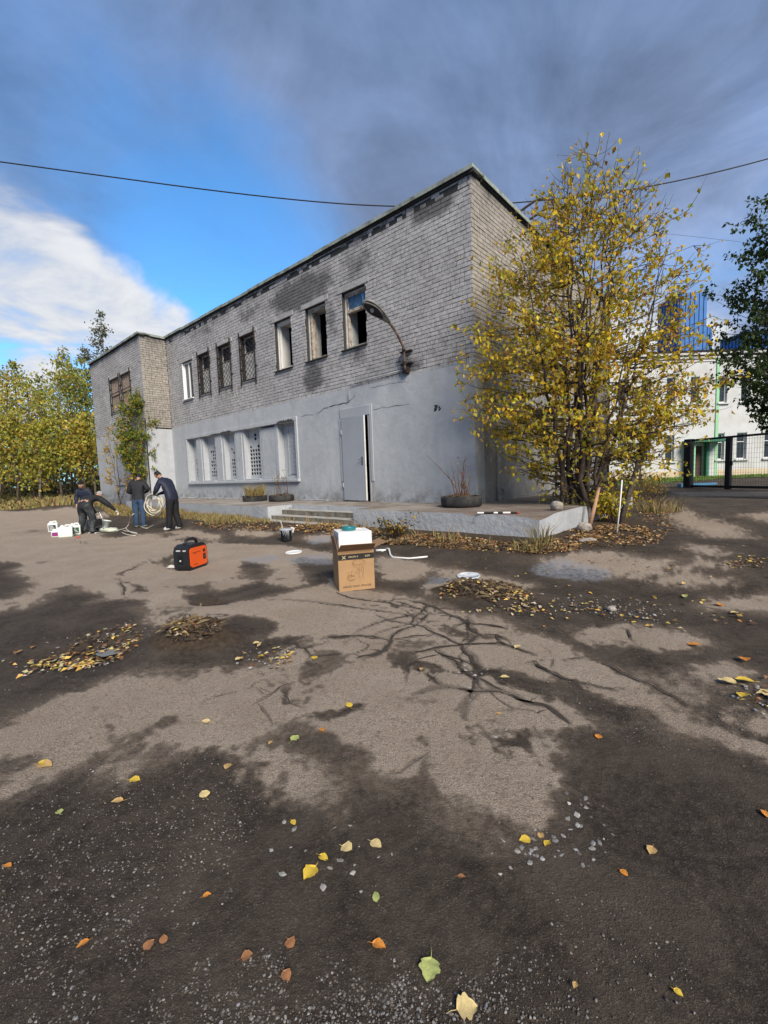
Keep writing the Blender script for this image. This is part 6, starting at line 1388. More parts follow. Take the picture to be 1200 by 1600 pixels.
def broad_tree(name, label, base, env, nstem, nsec, ntw, nleaf, lsize, cols, w, seed, group=None, trunk=.08, stem_m=None, spread=.25, hang=.0, shear=.75, greener=None):
    """env: list of (z, xmin, xmax) in metres relative to base (x across); depth half = shear*half width"""
    rg = random.Random(seed); nr = np.random.default_rng(seed); t = thing(name, label, 'tree', base, 0, group); stem_m = stem_m or m_bark
    zs = [e[0] for e in env]; lo = [e[1] for e in env]; hi = [e[2] for e in env]
    def pick(z=None, edge=None):
        if z is None:
            ww = np.array([max(.05, (b-a))**1.4 for a, b in zip(lo, hi)]); k = nr.choice(len(zs)-1, p=(ww[:-1]+ww[1:])/(ww[:-1]+ww[1:]).sum()); f = nr.uniform(); z = zs[k]*(1-f)+zs[k+1]*f
        a = np.interp(z, zs, lo); b = np.interp(z, zs, hi); r = nr.uniform(.02, 1)**.36 if edge is None else edge; an = nr.uniform(0, 2*math.pi)
        return Vector(((a+b)/2+(b-a)/2*r*math.cos(an), shear*(b-a)/2*r*math.sin(an), z))
    wood = MB(); tips = []; stems = []
    ztop = zs[-1]
    for i in range(nstem):
        tz = ztop*(.97 if i == 0 else rg.uniform(.5, .93)); tgt = pick(tz, rg.uniform(.3, .9)) if i else Vector(((lo[-1]+hi[-1])/2, 0, ztop*.99))
        b0 = Vector((rg.gauss(0, spread*.5), rg.gauss(0, spread*.4), -.1)); pts = curve(b0, tgt, (tgt.x*.02, tgt.y*.02, tz*.05), 12, rg, .035); r0 = trunk*rg.uniform(.6, 1.1)
        MB().tube(pts, [max(.006, r0*(1-.93*k/12)) for k in range(13)], 7).build('trunk', stem_m, t, True); stems.append((pts, r0))
    sec = []
    for i in range(nsec):
        tgt = pick(); best = None
        for pts, r0 in rg.sample(stems, min(len(stems), 6)):
            for k in range(2, 12):
                d = (pts[k]-tgt).length+max(0, pts[k].z-tgt.z+.2)*1.5
                if best is None or d < best[0]: best = (d, pts[k], r0*(1-.9*k/12))
        p0 = best[1]; L = (tgt-p0).length
        if L > 2.2: tgt = p0+(tgt-p0)*(2.2/L)
        pts = curve(p0, tgt, (0, 0, -.10*L+hang*L), 6, rg, .05); wood.tube(pts, [max(.0045, min(best[2]*.6, .02)*(1-.8*k/6)) for k in range(7)], 5); sec.append(pts)
    lp = []
    for pts in sec:
        for _ in range(ntw):
            k = rg.randint(2, 6); p0 = pts[k]; dr = (pts[-1]-pts[0]).normalized()+Vector((rg.gauss(0, .7), rg.gauss(0, .7), rg.gauss(.15, .6))); dr.normalize(); L = rg.uniform(.22, .55); p1 = p0+dr*L; mid = (p0+p1)/2+Vector((0, 0, -.04))
            wood.tube([p0, mid, p1], [.0055, .004, .0022], 3, 0, False)
            n = nleaf
            for j in range(n): f = rg.uniform(.15, 1.08); p = (p0*(1-f)**2+mid*2*f*(1-f)+p1*f*f) if f <= 1 else p1; lp.append((p.x+rg.gauss(0, .045), p.y+rg.gauss(0, .045), p.z+rg.gauss(0, .045)))
    wo = wood.build('branches', stem_m, t); tag(wo, kind='stuff')
    L = np.array(lp); Wp = L+np.array(base); keep = ~in_building(Wp) & (Wp[:, 2] > .3); L = L[keep]; C = pal(len(L), cols, w, nr)
    if greener is not None:
        kp = np.interp(L[:, 2], [0, 1.0, 2.2, ztop*.5, ztop*.72, ztop], [.12, .22, .80, .84, .50, .32])*np.interp(L[:, 0], [-1, .5, 2.5], [1, .9, .55]); kk = nr.uniform(0, 1, len(L)) < kp; L = L[kk]; C = C[kk]
        g = np.clip((greener-L[:, 2])/greener, 0, 1)[:, None]*nr.uniform(0, 1, (len(L), 1)); C = C*(1-g)+np.array([[.23, .27, .035]])*g
    leaves_mesh('crown', L, lsize, C, m_leaf, t, 0, None, seed); return t
TB_ = G(905, 815); TBY = TB_[1]
def env_px(rows, base, Y):
    out = []
    for y, a, b in rows: A = aty(a, y, Y); B = aty(b, y, Y); out.append((max(.05, (A[2]+B[2])/2-base[2]), A[0]-base[0], B[0]-base[0]))
    return sorted(out)
rows = [(800, 885, 930), (770, 850, 1005), (730, 790, 1050), (690, 742, 1085), (650, 718, 1102), (600, 704, 1110), (550, 702, 1110), (500, 708, 1104), (450, 722, 1096), (410, 748, 1090), (370, 785, 1080), (330, 825, 1040), (290, 842, 1005), (250, 868, 988), (200, 930, 975)]
AUT = [(.74, .53, .04), (.64, .47, .045), (.48, .41, .05), (.32, .33, .05), (.56, .32, .035), (.34, .18, .035)]
broad_tree('autumn_tree', 'large yellow-leaved multi-stemmed tree growing at the corner of the platform', tuple(TB_), env_px(rows, TB_, TBY), 18, 430, 7, 9, .098, AUT, [3, 3, 2, 1.6, 1.2, .5], 21, None, .06, None, .3, .02, .62, 2.6)
# peeled pale stem and the leaning stem to the right of it
PS = thing('leaning_stem', 'dark leaning stem with sparse yellow leaves right of the yellow tree', 'tree', tuple(G(968, 818)))
o_ = np.array(G(968, 818)); q = [G(968, 818)-[0, 0, .05], aty(985, 765, o_[1]+.1), aty(998, 720, o_[1]+.3), aty(1004, 680, o_[1]+.5), aty(1030, 640, o_[1]+.7), aty(1070, 610, o_[1]+.8)]
MB().tube([tuple(p-o_) for p in q], [.06, .055, .048, .04, .028, .012], 8).build('trunk', m_bark, PS, True)
tw = MB(); lpp = []; rgq = random.Random(4)
for i in range(46):
    k = rgq.randint(2, 5); p0 = Vector(q[k]-o_); p1 = p0+Vector((rgq.gauss(.25, .5), rgq.gauss(0, .4), rgq.gauss(.05, .35))); tw.tube([p0, (p0+p1)/2+Vector((0, 0, .05)), p1], [.010, .006, .003], 4); lpp += [tuple(p0+(p1-p0)*f+Vector((rgq.gauss(0, .05), rgq.gauss(0, .05), rgq.gauss(0, .05)))) for f in [rgq.uniform(.3, 1.05) for _ in range(20)]]
tag(tw.build('branches', m_bark, PS), kind='stuff'); lpp = np.array(lpp); leaves_mesh('crown', lpp, .095, pal(len(lpp), AUT, [3, 3, 2, 2, 1, .5], np.random.default_rng(3)), m_leaf, PS, 0, None, 7)
s0_ = G(920, 822); MB().tube([(0, 0, -.05), tuple((aty(928, 795, s0_[1])-s0_)), tuple(aty(936, 762, s0_[1]+.1)-s0_)], [.045, .04, .03], 8).build('pale_stem', m_barkr, None, True, tuple(s0_)); tag(bpy.data.objects[-1] if False else COL.objects[-1], 'peeled pale brown stem beside the trunks of the yellow tree', 'stem')
# low sprouting shrub at the right of the trunks
def shrub(label, base, R, h, n, lsize, cols, w, seed, nst=9, group=None, cat='shrub'):
    t = thing('shrub', label, cat, tuple(base), 0, group); rg = random.Random(seed); nr = np.random.default_rng(seed); wd = MB(); lp = []
    for i in range(nst):
        a = rg.uniform(0, 6.28); p1 = Vector((math.cos(a)*R*rg.uniform(.3, 1), math.sin(a)*R*rg.uniform(.3, 1), h*rg.uniform(.5, 1.05))); pts = curve((rg.gauss(0, R*.15), rg.gauss(0, R*.15), -.03), p1, (0, 0, h*.15), 6, rg, .05); wd.tube(pts, [.010*(1-.12*k) for k in range(7)], 4)
        for j in range(n//nst):
            k = rg.randint(2, 6); p = pts[k]; lp.append((p.x+rg.gauss(0, R*.16), p.y+rg.gauss(0, R*.16), max(.03, p.z+rg.gauss(0, h*.10))))
    tag(wd.build('branches', m_twig, t), kind='stuff'); L = np.array(lp); leaves_mesh('foliage', L, lsize, pal(len(L), cols, w, nr), m_leaf, t, 0, None, seed); return t
shrub('low yellow-green shrub sprouting round the white stick', G(955, 815), .55, .85, 700, .085, AUT, [3, 2, 3, 3, .6, .2], 3, 14)
shrub('dry brownish shrub on the verge behind the leaning stem', G(1015, 780), .9, .9, 700, .07, [(.30, .20, .05), (.22, .19, .05), (.35, .24, .06)], [1, 1, 1], 4, 16)
shrub('small dark shrub with yellow leaves against the platform front', G(622, 838), .42, .42, 380, .055, [(.09, .08, .025), (.05, .045, .02), (.45, .30, .03), (.55, .36, .03)], [3, 3, 1.2, .8], 6, 16)
# dark green tree overhanging at the right edge: trunk stands beyond the frame
DB = np.array([12.4, 13.2, .22]); GRN = [(.030, .060, .018), (.045, .085, .022), (.065, .11, .025), (.10, .13, .03)]
rowsd = [(690, 1240, 1500), (620, 1165, 1560), (560, 1140, 1590), (500, 1135, 1610), (440, 1135, 1600), (400, 1155, 1570), (350, 1172, 1530), (300, 1195, 1480), (240, 1250, 1430), (190, 1300, 1390)]
broad_tree('green_tree', 'dark green leafy tree overhanging from the right above the gate', tuple(DB), env_px(rowsd, DB, DB[1]), 8, 420, 7, 12, .12, GRN, [2, 3, 2, .7], 33, None, .16, None, .25, .02, .75)
# yellowing branch below it
shrub('yellow-green bough hanging below the dark green tree in front of the white building', aty(1168, 628, 12.6), .9, 1.0, 420, .10, AUT, [2, 2, 3, 3, .6, .2], 14, 12, None, 'bough') if False else None
# sapling growing at the corner of the left block
SB = bw(*np.array([XL-1.1, -QB-.55, .1])); SBz = float(gz(SB[0], SB[1])); SB = np.array([SB[0], SB[1], SBz])
rowss = [(765, 226, 236), (740, 205, 240), (715, 190, 243), (690, 180, 246), (665, 186, 243), (640, 193, 238), (622, 205, 232)]
broad_tree('sapling', 'slender sapling with green and yellow leaves against the left end of the building', tuple(SB), env_px(rowss, SB, SB[1]), 4, 120, 5, 9, .12, [(.11, .19, .035), (.16, .24, .04), (.30, .29, .04), (.50, .34, .04), (.38, .20, .03)], [2, 2, 2, 1, .7], 41, None, .045, None, .12, .0, .8)
rowsy = [(770, 178, 222), (745, 165, 215), (715, 160, 205), (690, 162, 200), (668, 170, 192)]
SB2 = bw(XL-2.6, -QB-.7, 0); SB2 = np.array([SB2[0], SB2[1], float(gz(SB2[0], SB2[1]))])
broad_tree('sapling', 'sparse yellow-leaved sapling left of the green one against the building end', tuple(SB2), env_px(rowsy, SB2, SB2[1]), 3, 34, 4, 5, .11, [(.55, .36, .05), (.42, .24, .04), (.48, .36, .06)], [2, 1, 1.5], 43, None, .03, None, .12, .0, .8)

# ------------------------------------------------------------------ woodland edge on the left
def wood_tree(label, base, H, cr, cb, cols, w, seed, nl=1500, ls=.24, tr=.10, bark=None, group='trees of the woodland edge'):
    t = thing('woodland_tree', label, 'tree', tuple(base), 0, group); rg = random.Random(seed); nr = np.random.default_rng(seed)
    lean = Vector((rg.gauss(0, .03), rg.gauss(0, .03), 1)); pts = [lean*H*k/8+Vector((rg.gauss(0, .06), rg.gauss(0, .06), 0))*(k > 0) for k in range(9)]
    MB().tube([p-Vector((0, 0, .2 if k == 0 else 0)) for k, p in enumerate(pts)], [max(.015, tr*(1-.11*k)) for k in range(9)], 6).build('trunk', bark or m_barkp, t, True)
    wd = MB(); lp = []; nb = 46
    for i in range(nb):
        f = rg.uniform(cb, 1.0); z = H*f; p0 = lean*z; s = ((f-cb)/(1-cb)); prof = (math.sin(math.pi*min(1, s*.92+.10)))**.7*.85+.15*(1-s); a = rg.uniform(0, 6.28); L = cr*prof*rg.uniform(.5, 1.1); p1 = p0+Vector((math.cos(a)*L, math.sin(a)*L, L*rg.uniform(.25, .8)))
        if p1.z > H*1.03: p1.z = H*1.03
        wd.tube([p0, (p0+p1)/2+Vector((0, 0, .1*L)), p1], [.035*(1-.6*f), .02, .006], 4); n = max(6, int(nl/nb*(.5+L/cr)))
        for j in range(n):
            g = rg.uniform(.25, 1.1)**.7; p = p0+(p1-p0)*g; s_ = .16+.20*L; lp.append((p.x+rg.gauss(0, s_), p.y+rg.gauss(0, s_), p.z+rg.gauss(0, s_*.8)))
    tag(wd.build('branches', bark or m_barkp, t), kind='stuff'); L = np.array(lp); leaves_mesh('crown', L, ls, pal(len(L), cols, w, nr, .25), m_leaf, t, 0, None, seed)
    return t
WCOL = [(.54, .44, .08), (.46, .43, .075), (.32, .35, .07), (.18, .22, .055), (.50, .33, .07)]
KIND = [([3, 3, 1.5, .6, .5], 'yellow'), ([.6, 2, 3, 2, .1], 'olive green'), ([1.5, 3, 2.5, 1, .2], 'yellow green'), ([3, 2, .8, .4, 1.2], 'orange brown')]
# (px, ground distance Y, top pixel row, crown radius, kind)
spec = [(-60, 34, 590, 2.6, 0), (-18, 37, 560, 2.7, 3), (18, 36, 572, 2.6, 3), (36, 40, 566, 2.3, 1), (52, 33, 600, 2.3, 0), (74, 36, 612, 2.2, 2), (88, 39, 585, 2.0, 1), (104, 34, 552, 2.0, 2), (112, 41, 560, 2.1, 1), (128, 36, 575, 2.0, 1), (143, 38, 560, 2.2, 1), (150, 33, 640, 1.6, 0), (96, 31.5, 655, 1.6, 2), (62, 31.5, 660, 1.7, 0), (28, 31.5, 645, 1.8, 0), (0, 32, 640, 2.0, 2), (-95, 32, 610, 2.6, 2), (-140, 36, 580, 2.8, 1), (134, 32, 660, 1.5, 3), (118, 44, 540, 2.2, 2), (8, 44, 580, 2.6, 2)]
for i, (px, Y, top, cr, k) in enumerate(spec):
    B = aty(px, 770, Y); b = np.array([B[0], Y, float(gz(B[0], Y))]); T = aty(px-10, top, Y); H = T[2]-b[2]
    wood_tree(f'slim {KIND[k][1]} autumn tree in the woodland edge beyond the asphalt', b, H, cr*.88, .20 if i % 3 else .34, WCOL, KIND[k][0], 100+i, 1200, .23, .085, m_barkp if i % 2 else m_bark, f'{KIND[k][1]} trees of the woodland edge')
GREY = [(.16, .17, .10), (.20, .20, .12), (.12, .14, .08)]
for i, (px, Y, top, cr, lb) in enumerate(((168, 46, 486, 1.7, 'tallest grey-green poplar rising behind the left end of the roof'), (137, 45, 540, 1.5, 'shorter grey-green poplar between the woodland and the building'))):
    B = aty(px+8, 770, Y); b = np.array([B[0], Y, float(gz(B[0], Y))]); T = aty(px, top, Y); wood_tree(lb, b, T[2]-b[2], cr, .25, GREY, [1, 1, 1], 200+i, 1700, .24, .14, m_barkp, None)
# undergrowth and deep wood behind
nr = np.random.default_rng(9); n = 9000; px = nr.uniform(-60, 40, n); P = np.stack([nr.uniform(-62, -17, n), nr.uniform(33, 60, n), np.abs(nr.normal(0, 1.3, n))+.05], -1); P[:, 2] += 0
keep = (P[:, 0] < -.52*P[:, 1]) ; P = P[keep]; tag(leaves_mesh('undergrowth', P, .30, pal(len(P), [(.05, .05, .02), (.09, .085, .025), (.16, .13, .03), (.22, .16, .03)], [3, 2, 1, .6], nr), m_leaf, None, 0, None, 3), 'dark undergrowth between the trunks of the woodland', 'undergrowth', kind='stuff')
n = 14000; P = np.stack([nr.uniform(-95, -24, n), nr.uniform(48, 75, n), nr.uniform(0, 9, n)], -1); P = P[(P[:, 0] < -.50*P[:, 1])]; P[:, 2] *= .6+.5*vnoise(P[:, 0]*.3, P[:, 1]*.3, 3); tag(leaves_mesh('distant_wood', P, .62, pal(len(P), [(.06, .07, .025), (.10, .10, .03), (.17, .14, .035)], [2, 2, 1], nr), m_leaf, None, 0, None, 5), 'dim mass of trees deeper in the wood', 'wood', kind='stuff')
# ------------------------------------------------------------------ fallen leaves, grass, gravel
def scatter_poly(pts, n, rg):
    pg = np.array(GP(pts)); lo = pg.min(0); hi = pg.max(0); out = []
    while sum(len(o) for o in out) < n:
        c = rg.uniform(lo, hi, (n*3, 2)); out.append(c[inside(c[:, 0], c[:, 1], [tuple(p) for p in pg])])
    return np.concatenate(out)[:n]
def litter(name, label, polys, size, cols, w, seed, lift=.012):
    rg = np.random.default_rng(seed); P = []
    for pts, n in polys:
        xy = scatter_poly(pts, n*2, rg); kk = fbm(xy[:, 0]*3.3, xy[:, 1]*3.3, 71, 3)+rg.normal(0, .06, len(xy)) > .47; P.append(xy[kk]+rg.normal(0, .03, (kk.sum(), 2)))
    xy = np.concatenate(P); z = ground_z(xy[:, 0], xy[:, 1])+lift+rg.uniform(0, .012, len(xy)); L = np.stack([xy[:, 0], xy[:, 1], z], -1)
    return tag(leaves_mesh(name, L, size, pal(len(L), cols, w, rg), m_litter, None, 1.0, None, seed), label, 'leaves', kind='stuff')
BRN = [(.20, .105, .045), (.30, .17, .07), (.38, .26, .12), (.12, .065, .035), (.50, .34, .10), (.44, .36, .26)]
litter('leaf_litter', 'thick drift of brown fallen leaves along the foot of the platform', [
 ([(590, 842), (640, 838), (690, 836), (760, 846), (830, 852), (850, 850), (900, 836), (930, 838), (925, 855), (870, 866), (800, 866), (720, 858), (640, 850), (600, 850)], 6500),
 ([(470, 820), (545, 818), (600, 832), (590, 845), (520, 836), (430, 830), (380, 826)], 1900), ([(300, 818), (420, 816), (480, 824), (400, 832), (320, 826)], 420),
 ([(880, 830), (960, 820), (1010, 820), (1030, 850), (960, 858), (900, 860)], 900), ([(1000, 800), (1040, 790), (1060, 830), (1010, 850)], 220)], .062, BRN, [3, 3, 2.2, 2, .7, .8], 5)
litter('leaf_litter', 'fallen yellow leaves scattered over the two dirt heaps and the puddle edge', [
 ([(695, 935), (700, 915), (760, 910), (800, 925), (830, 940), (760, 945), (730, 952)], 330), ([(700, 912), (790, 915), (850, 945), (900, 960), (800, 965), (700, 950)], 150),
 ([(265, 1000), (290, 975), (330, 975), (352, 998), (320, 1010), (280, 1012)], 230), ([(95, 1030), (60, 1040), (30, 1030), (90, 1010), (150, 985), (215, 975), (220, 995), (190, 1015), (120, 1040)], 210), ([(310, 937), (325, 933), (352, 936), (350, 943), (320, 943)], 75),
 ([(1140, 1065), (1200, 1060), (1260, 1080), (1250, 1115), (1180, 1110)], 60), ([(375, 1015), (440, 1005), (480, 1020), (440, 1045), (400, 1040)], 34), ([(1120, 870), (1200, 870), (1200, 905), (1140, 905)], 90), ([(850, 930), (1000, 940), (1180, 960), (1100, 990), (900, 960)], 60), ([(640, 880), (1180, 850), (1190, 1000), (700, 970)], 110), ([(0, 1020), (30, 1015), (130, 1040), (20, 1060)], 30)], .046, [(.46, .31, .06), (.50, .37, .11), (.40, .31, .17), (.36, .17, .05), (.16, .085, .045), (.36, .31, .23)], [2, 1.5, 2, 1, 2.5, 1.6], 6)
# twigs and straw on the dirt heaps
def straw(label, polys, L, cols, seed, lift=.02):
    rg = np.random.default_rng(seed); V = []; F = []; C = []; k = 0
    for pts, n in polys:
        xy = scatter_poly(pts, n, rg)
        for x, y in xy:
            a = rg.uniform(0, 6.28); l = L*rg.uniform(.4, 1.2); w = rg.uniform(.0015, .004); d = np.array([math.cos(a), math.sin(a)]); nn = np.array([-d[1], d[0]])*w; z = float(ground_z(x, y))+lift; u = rg.uniform(0, .04)
            p = np.array([x, y]); q0 = p-d*l/2; q1 = p+d*l/2; V += [[*(q0-nn), z], [*(q0+nn), z], [*(q1+nn), z+u], [*(q1-nn), z+u], [*((q0+q1)/2), z+u+w*3]]; F += [[k, k+1, k+4], [k+1, k+2, k+4], [k+2, k+3, k+4], [k+3, k, k+4]]; C += [cols[rg.integers(len(cols))]]*5; k += 5
    return tag(np_mesh('straw_debris', np.array(V), np.array(F), m_litter, None, np.array(C)), label, 'debris', kind='stuff')
straw('dry straw and twigs matted over the dirt heaps', [([(255, 1005), (290, 975), (335, 972), (355, 1000), (320, 1015), (260, 1018)], 120), ([(695, 935), (700, 915), (770, 908), (830, 935), (760, 948)], 120), ([(590, 840), (800, 855), (900, 845), (860, 865), (640, 855)], 300)], .16, [(.13, .09, .05), (.085, .058, .035), (.19, .14, .075), (.05, .034, .022)], 8)
# dry grass strip in front of the left half of the building and along the wood
def grass_strip(label, polys, h, cols, seed, w=.010):
    rg = np.random.default_rng(seed); P = np.concatenate([scatter_poly(p, n, rg) for p, n in polys]); n = len(P); nn = vnoise(P[:, 0]*1.6, P[:, 1]*1.6, 4); hh = h*rg.uniform(.4, 1.2, n)*(.35+1.1*nn); wa = rg.uniform(0, np.pi, n); dist = np.hypot(P[:, 0], P[:, 1]); ww = w*(dist/14)**.7
    wv = np.stack([np.cos(wa)*ww, np.sin(wa)*ww, 0*wa], -1); p0 = np.stack([P[:, 0], P[:, 1], ground_z(P[:, 0], P[:, 1])-.01], -1); ln = rg.normal(0, .5, (n, 2))*hh[:, None]; p1 = p0+np.stack([ln[:, 0]*.4, ln[:, 1]*.4, hh*.6], -1); p2 = p0+np.stack([ln[:, 0], ln[:, 1], hh], -1)
    V = np.stack([p0-wv, p0+wv, p1+wv*.8, p1-wv*.8, p2], 1); b = np.arange(n)[:, None]*5; F = np.concatenate([b+np.array([[0, 1, 2]]), b+np.array([[0, 2, 3]]), b+np.array([[3, 2, 4]])])
    return tag(np_mesh('dry_grass', V.reshape(-1, 3), F, m_litter, None, np.repeat(pal(n, cols, [1]*len(cols), rg)[:, None, :], 5, 1).reshape(-1, 3)), label, 'grass', kind='stuff')
grass_strip('dry yellow grass strip between the asphalt and the left half of the building', [([(158, 795), (180, 790), (240, 794), (285, 803), (350, 806), (420, 811), (425, 818), (340, 818), (300, 812), (230, 808), (175, 806)], 9000), ([(425, 812), (540, 818), (600, 828), (690, 838), (845, 850), (840, 856), (700, 845), (600, 836), (430, 818)], 160)], .20, DRYG, 3)
grass_strip('dry yellow grass verge at the foot of the woodland', [([(-120, 797), (0, 797), (60, 793), (118, 789), (160, 792), (158, 782), (60, 781), (-120, 786)], 11000)], .42, DRYG+[(.22, .20, .06)], 4, .03)
for i, (px, py, n, R, h) in enumerate(((340, 818, 160, .35, .3), (830, 858, 120, .3, .16), (845, 850, 60, .16, .35), (700, 846, 60, .2, .2), (1030, 800, 200, .5, .4))):
    grass_tuft('grass_tuft', ['clump of dry grass in front of the platform below the toothed tyre', 'green-tinged clump of grass in front of the crumbled platform corner', 'tall thin grass clump at the crumbled platform corner', 'small clump of grass below the right tyre planter', 'clump of dry grass on the verge beside the road to the gate'][i], tuple(G(px, py)), n, R, h, DRYG+[(.14, .17, .04)]*(2 if i == 1 else 0), 60+i)
# ------------------------------------------------------------------ gravel
def stones(name, label, XY, size, cols, seed, m):
    rg = np.random.default_rng(seed); n = len(XY); g = (1+5**.5)/2
    ico = np.array([(-1, g, 0), (1, g, 0), (-1, -g, 0), (1, -g, 0), (0, -1, g), (0, 1, g), (0, -1, -g), (0, 1, -g), (g, 0, -1), (g, 0, 1), (-g, 0, -1), (-g, 0, 1)])/1.9
    fi = np.array([(0, 11, 5), (0, 5, 1), (0, 1, 7), (0, 7, 10), (0, 10, 11), (1, 5, 9), (5, 11, 4), (11, 10, 2), (10, 7, 6), (7, 1, 8), (3, 9, 4), (3, 4, 2), (3, 2, 6), (3, 6, 8), (3, 8, 9), (4, 9, 5), (2, 4, 11), (6, 2, 10), (8, 6, 7), (9, 8, 1)])
    s = size*np.clip(rg.lognormal(-.1, .5, n), .35, 1.9); V = ico[None]*(1+rg.normal(0, .16, (n, 12, 1)))*np.stack([rg.uniform(.7, 1.25, n), rg.uniform(.7, 1.25, n), rg.uniform(.4, .75, n)], -1)[:, None, :]*s[:, None, None]*.5
    a = rg.uniform(0, 6.28, n); c, sn = np.cos(a)[:, None], np.sin(a)[:, None]; x = V[..., 0]*c-V[..., 1]*sn; y = V[..., 0]*sn+V[..., 1]*c
    z0 = ground_z(XY[:, 0], XY[:, 1])+s*.06+.001; V = np.stack([x+XY[:, :1], y+XY[:, 1:], V[..., 2]+z0[:, None]], -1); F = (np.arange(n)[:, None, None]*12+fi[None]).reshape(-1, 3)
    return tag(np_mesh(name, V.reshape(-1, 3), F, m, None, np.repeat(pal(n, cols, [1]*len(cols), rg, .25, .015)[:, None, :], 12, 1).reshape(-1, 3)), label, 'gravel', kind='stuff')
m_grav = colmat('gravel_stone', .85, .003, 80)
GC = [(.16, .15, .14), (.12, .11, .10), (.22, .21, .195), (.09, .08, .075), (.16, .135, .115), (.17, .17, .17)]
rgv = np.random.default_rng(44); n = 52000; an_ = R_(1)*rgv.uniform(-52, 52, n); rr_ = 1/rgv.uniform(1/9.0, 1/.9, n); XY = np.stack([rr_*np.sin(an_), rr_*np.cos(an_)], -1)
la, _ = light_field(XY[:, 0], XY[:, 1]); dens = np.clip((fbm(XY[:, 0]*1.1, XY[:, 1]*1.1, 91, 4)-.36)*3.4, .05, 1)*np.where(la > .5, .4, 1.0); keep = rgv.uniform(0, 1, n) < dens*.8; XYs = XY[keep]
stones('gravel', 'fine grey gravel strewn over the damp dark asphalt', XYs, .0050, GC, 1, m_grav)
cl = [([(445, 1290), (480, 1290), (500, 1330), (540, 1300), (600, 1290), (620, 1340), (590, 1390), (560, 1375), (500, 1385), (470, 1370), (450, 1330)], 170), ([(735, 1262), (800, 1290), (860, 1300), (940, 1290), (935, 1320), (880, 1330), (800, 1345), (760, 1310)], 200), ([(540, 1270), (620, 1260), (640, 1300), (600, 1310)], 34), ([(860, 1245), (930, 1260), (945, 1300), (870, 1310), (840, 1280)], 70), ([(420, 1470), (480, 1470), (510, 1550), (440, 1560)], 60), ([(1000, 1480), (1130, 1520), (1150, 1580), (1030, 1570)], 80), ([(380, 1500), (520, 1440), (560, 1520), (420, 1580)], 40), ([(0, 1400), (200, 1380), (260, 1600), (0, 1600)], 70), ([(380, 1015), (440, 1010), (475, 1030), (455, 1048), (400, 1045)], 60), ([(60, 1020), (120, 985), (250, 960), (250, 985), (180, 1030), (60, 1045)], 90), ([(850, 930), (960, 935), (1070, 955), (1000, 975), (900, 960)], 160), ([(660, 1260), (720, 1290), (700, 1400), (620, 1380)], 26), ([(770, 1135), (830, 1150), (820, 1175), (760, 1160)], 30), ([(1130, 1090), (1200, 1080), (1200, 1120)], 26), ([(700, 1040), (760, 1050), (730, 1100)], 30)]
XYc = np.concatenate([scatter_poly(p, k, rgv) for p, k in cl if max(q[1] for q in p) < 1450]); XYc = XYc+rgv.normal(0, .05, XYc.shape); stones('gravel', 'coarse pale pebbles gathered in clusters on the asphalt', XYc, .0165, [(.26, .255, .25), (.21, .205, .20), (.30, .29, .275), (.17, .16, .15)], 2, m_grav)
# ------------------------------------------------------------------ single fallen leaves
def leaf_blade(kind, seed):
    rg = random.Random(seed); n = 9; L = 1.0; W_ = {'birch': .42, 'lobed': .46, 'oval': .36}[kind]; vs = []; fs = []
    for i in range(n+1):
        t_ = i/n; w = W_*math.sin(math.pi*t_**.75)**.85 if 0 < t_ < 1 else 0.0
        if kind == 'lobed': w *= .75+.4*abs(math.sin(t_*9))
        if kind == 'birch': w *= 1+.08*math.sin(t_*40)
        for k in range(-2, 3): vs.append((w*k/2, L*t_, .10*abs(k/2)**1.5*W_*2*rg.uniform(.6, 1.3)+.10*math.sin(t_*3.1)*rg.uniform(.8, 1.2)))
    for i in range(n):
        for k in range(4): a = i*5+k; fs.append((a, a+1, a+6, a+5))
    return vs, fs
LM = {}
def leafm(nm, c, c2): LM[nm] = mat('leaf_'+nm, c, .6, nscale=16, namp=.25, col2=c2, c2scale=9, c2t=(.5, .75))
leafm('yellow', (.60, .42, .05), (.42, .27, .04)); leafm('pale', (.60, .47, .22), (.45, .33, .14)); leafm('green', (.36, .40, .14), (.22, .25, .07)); leafm('orange', (.55, .22, .035), (.35, .12, .025)); leafm('brown', (.30, .14, .06), (.18, .08, .035)); leafm('tan', (.46, .30, .12), (.30, .18, .07))
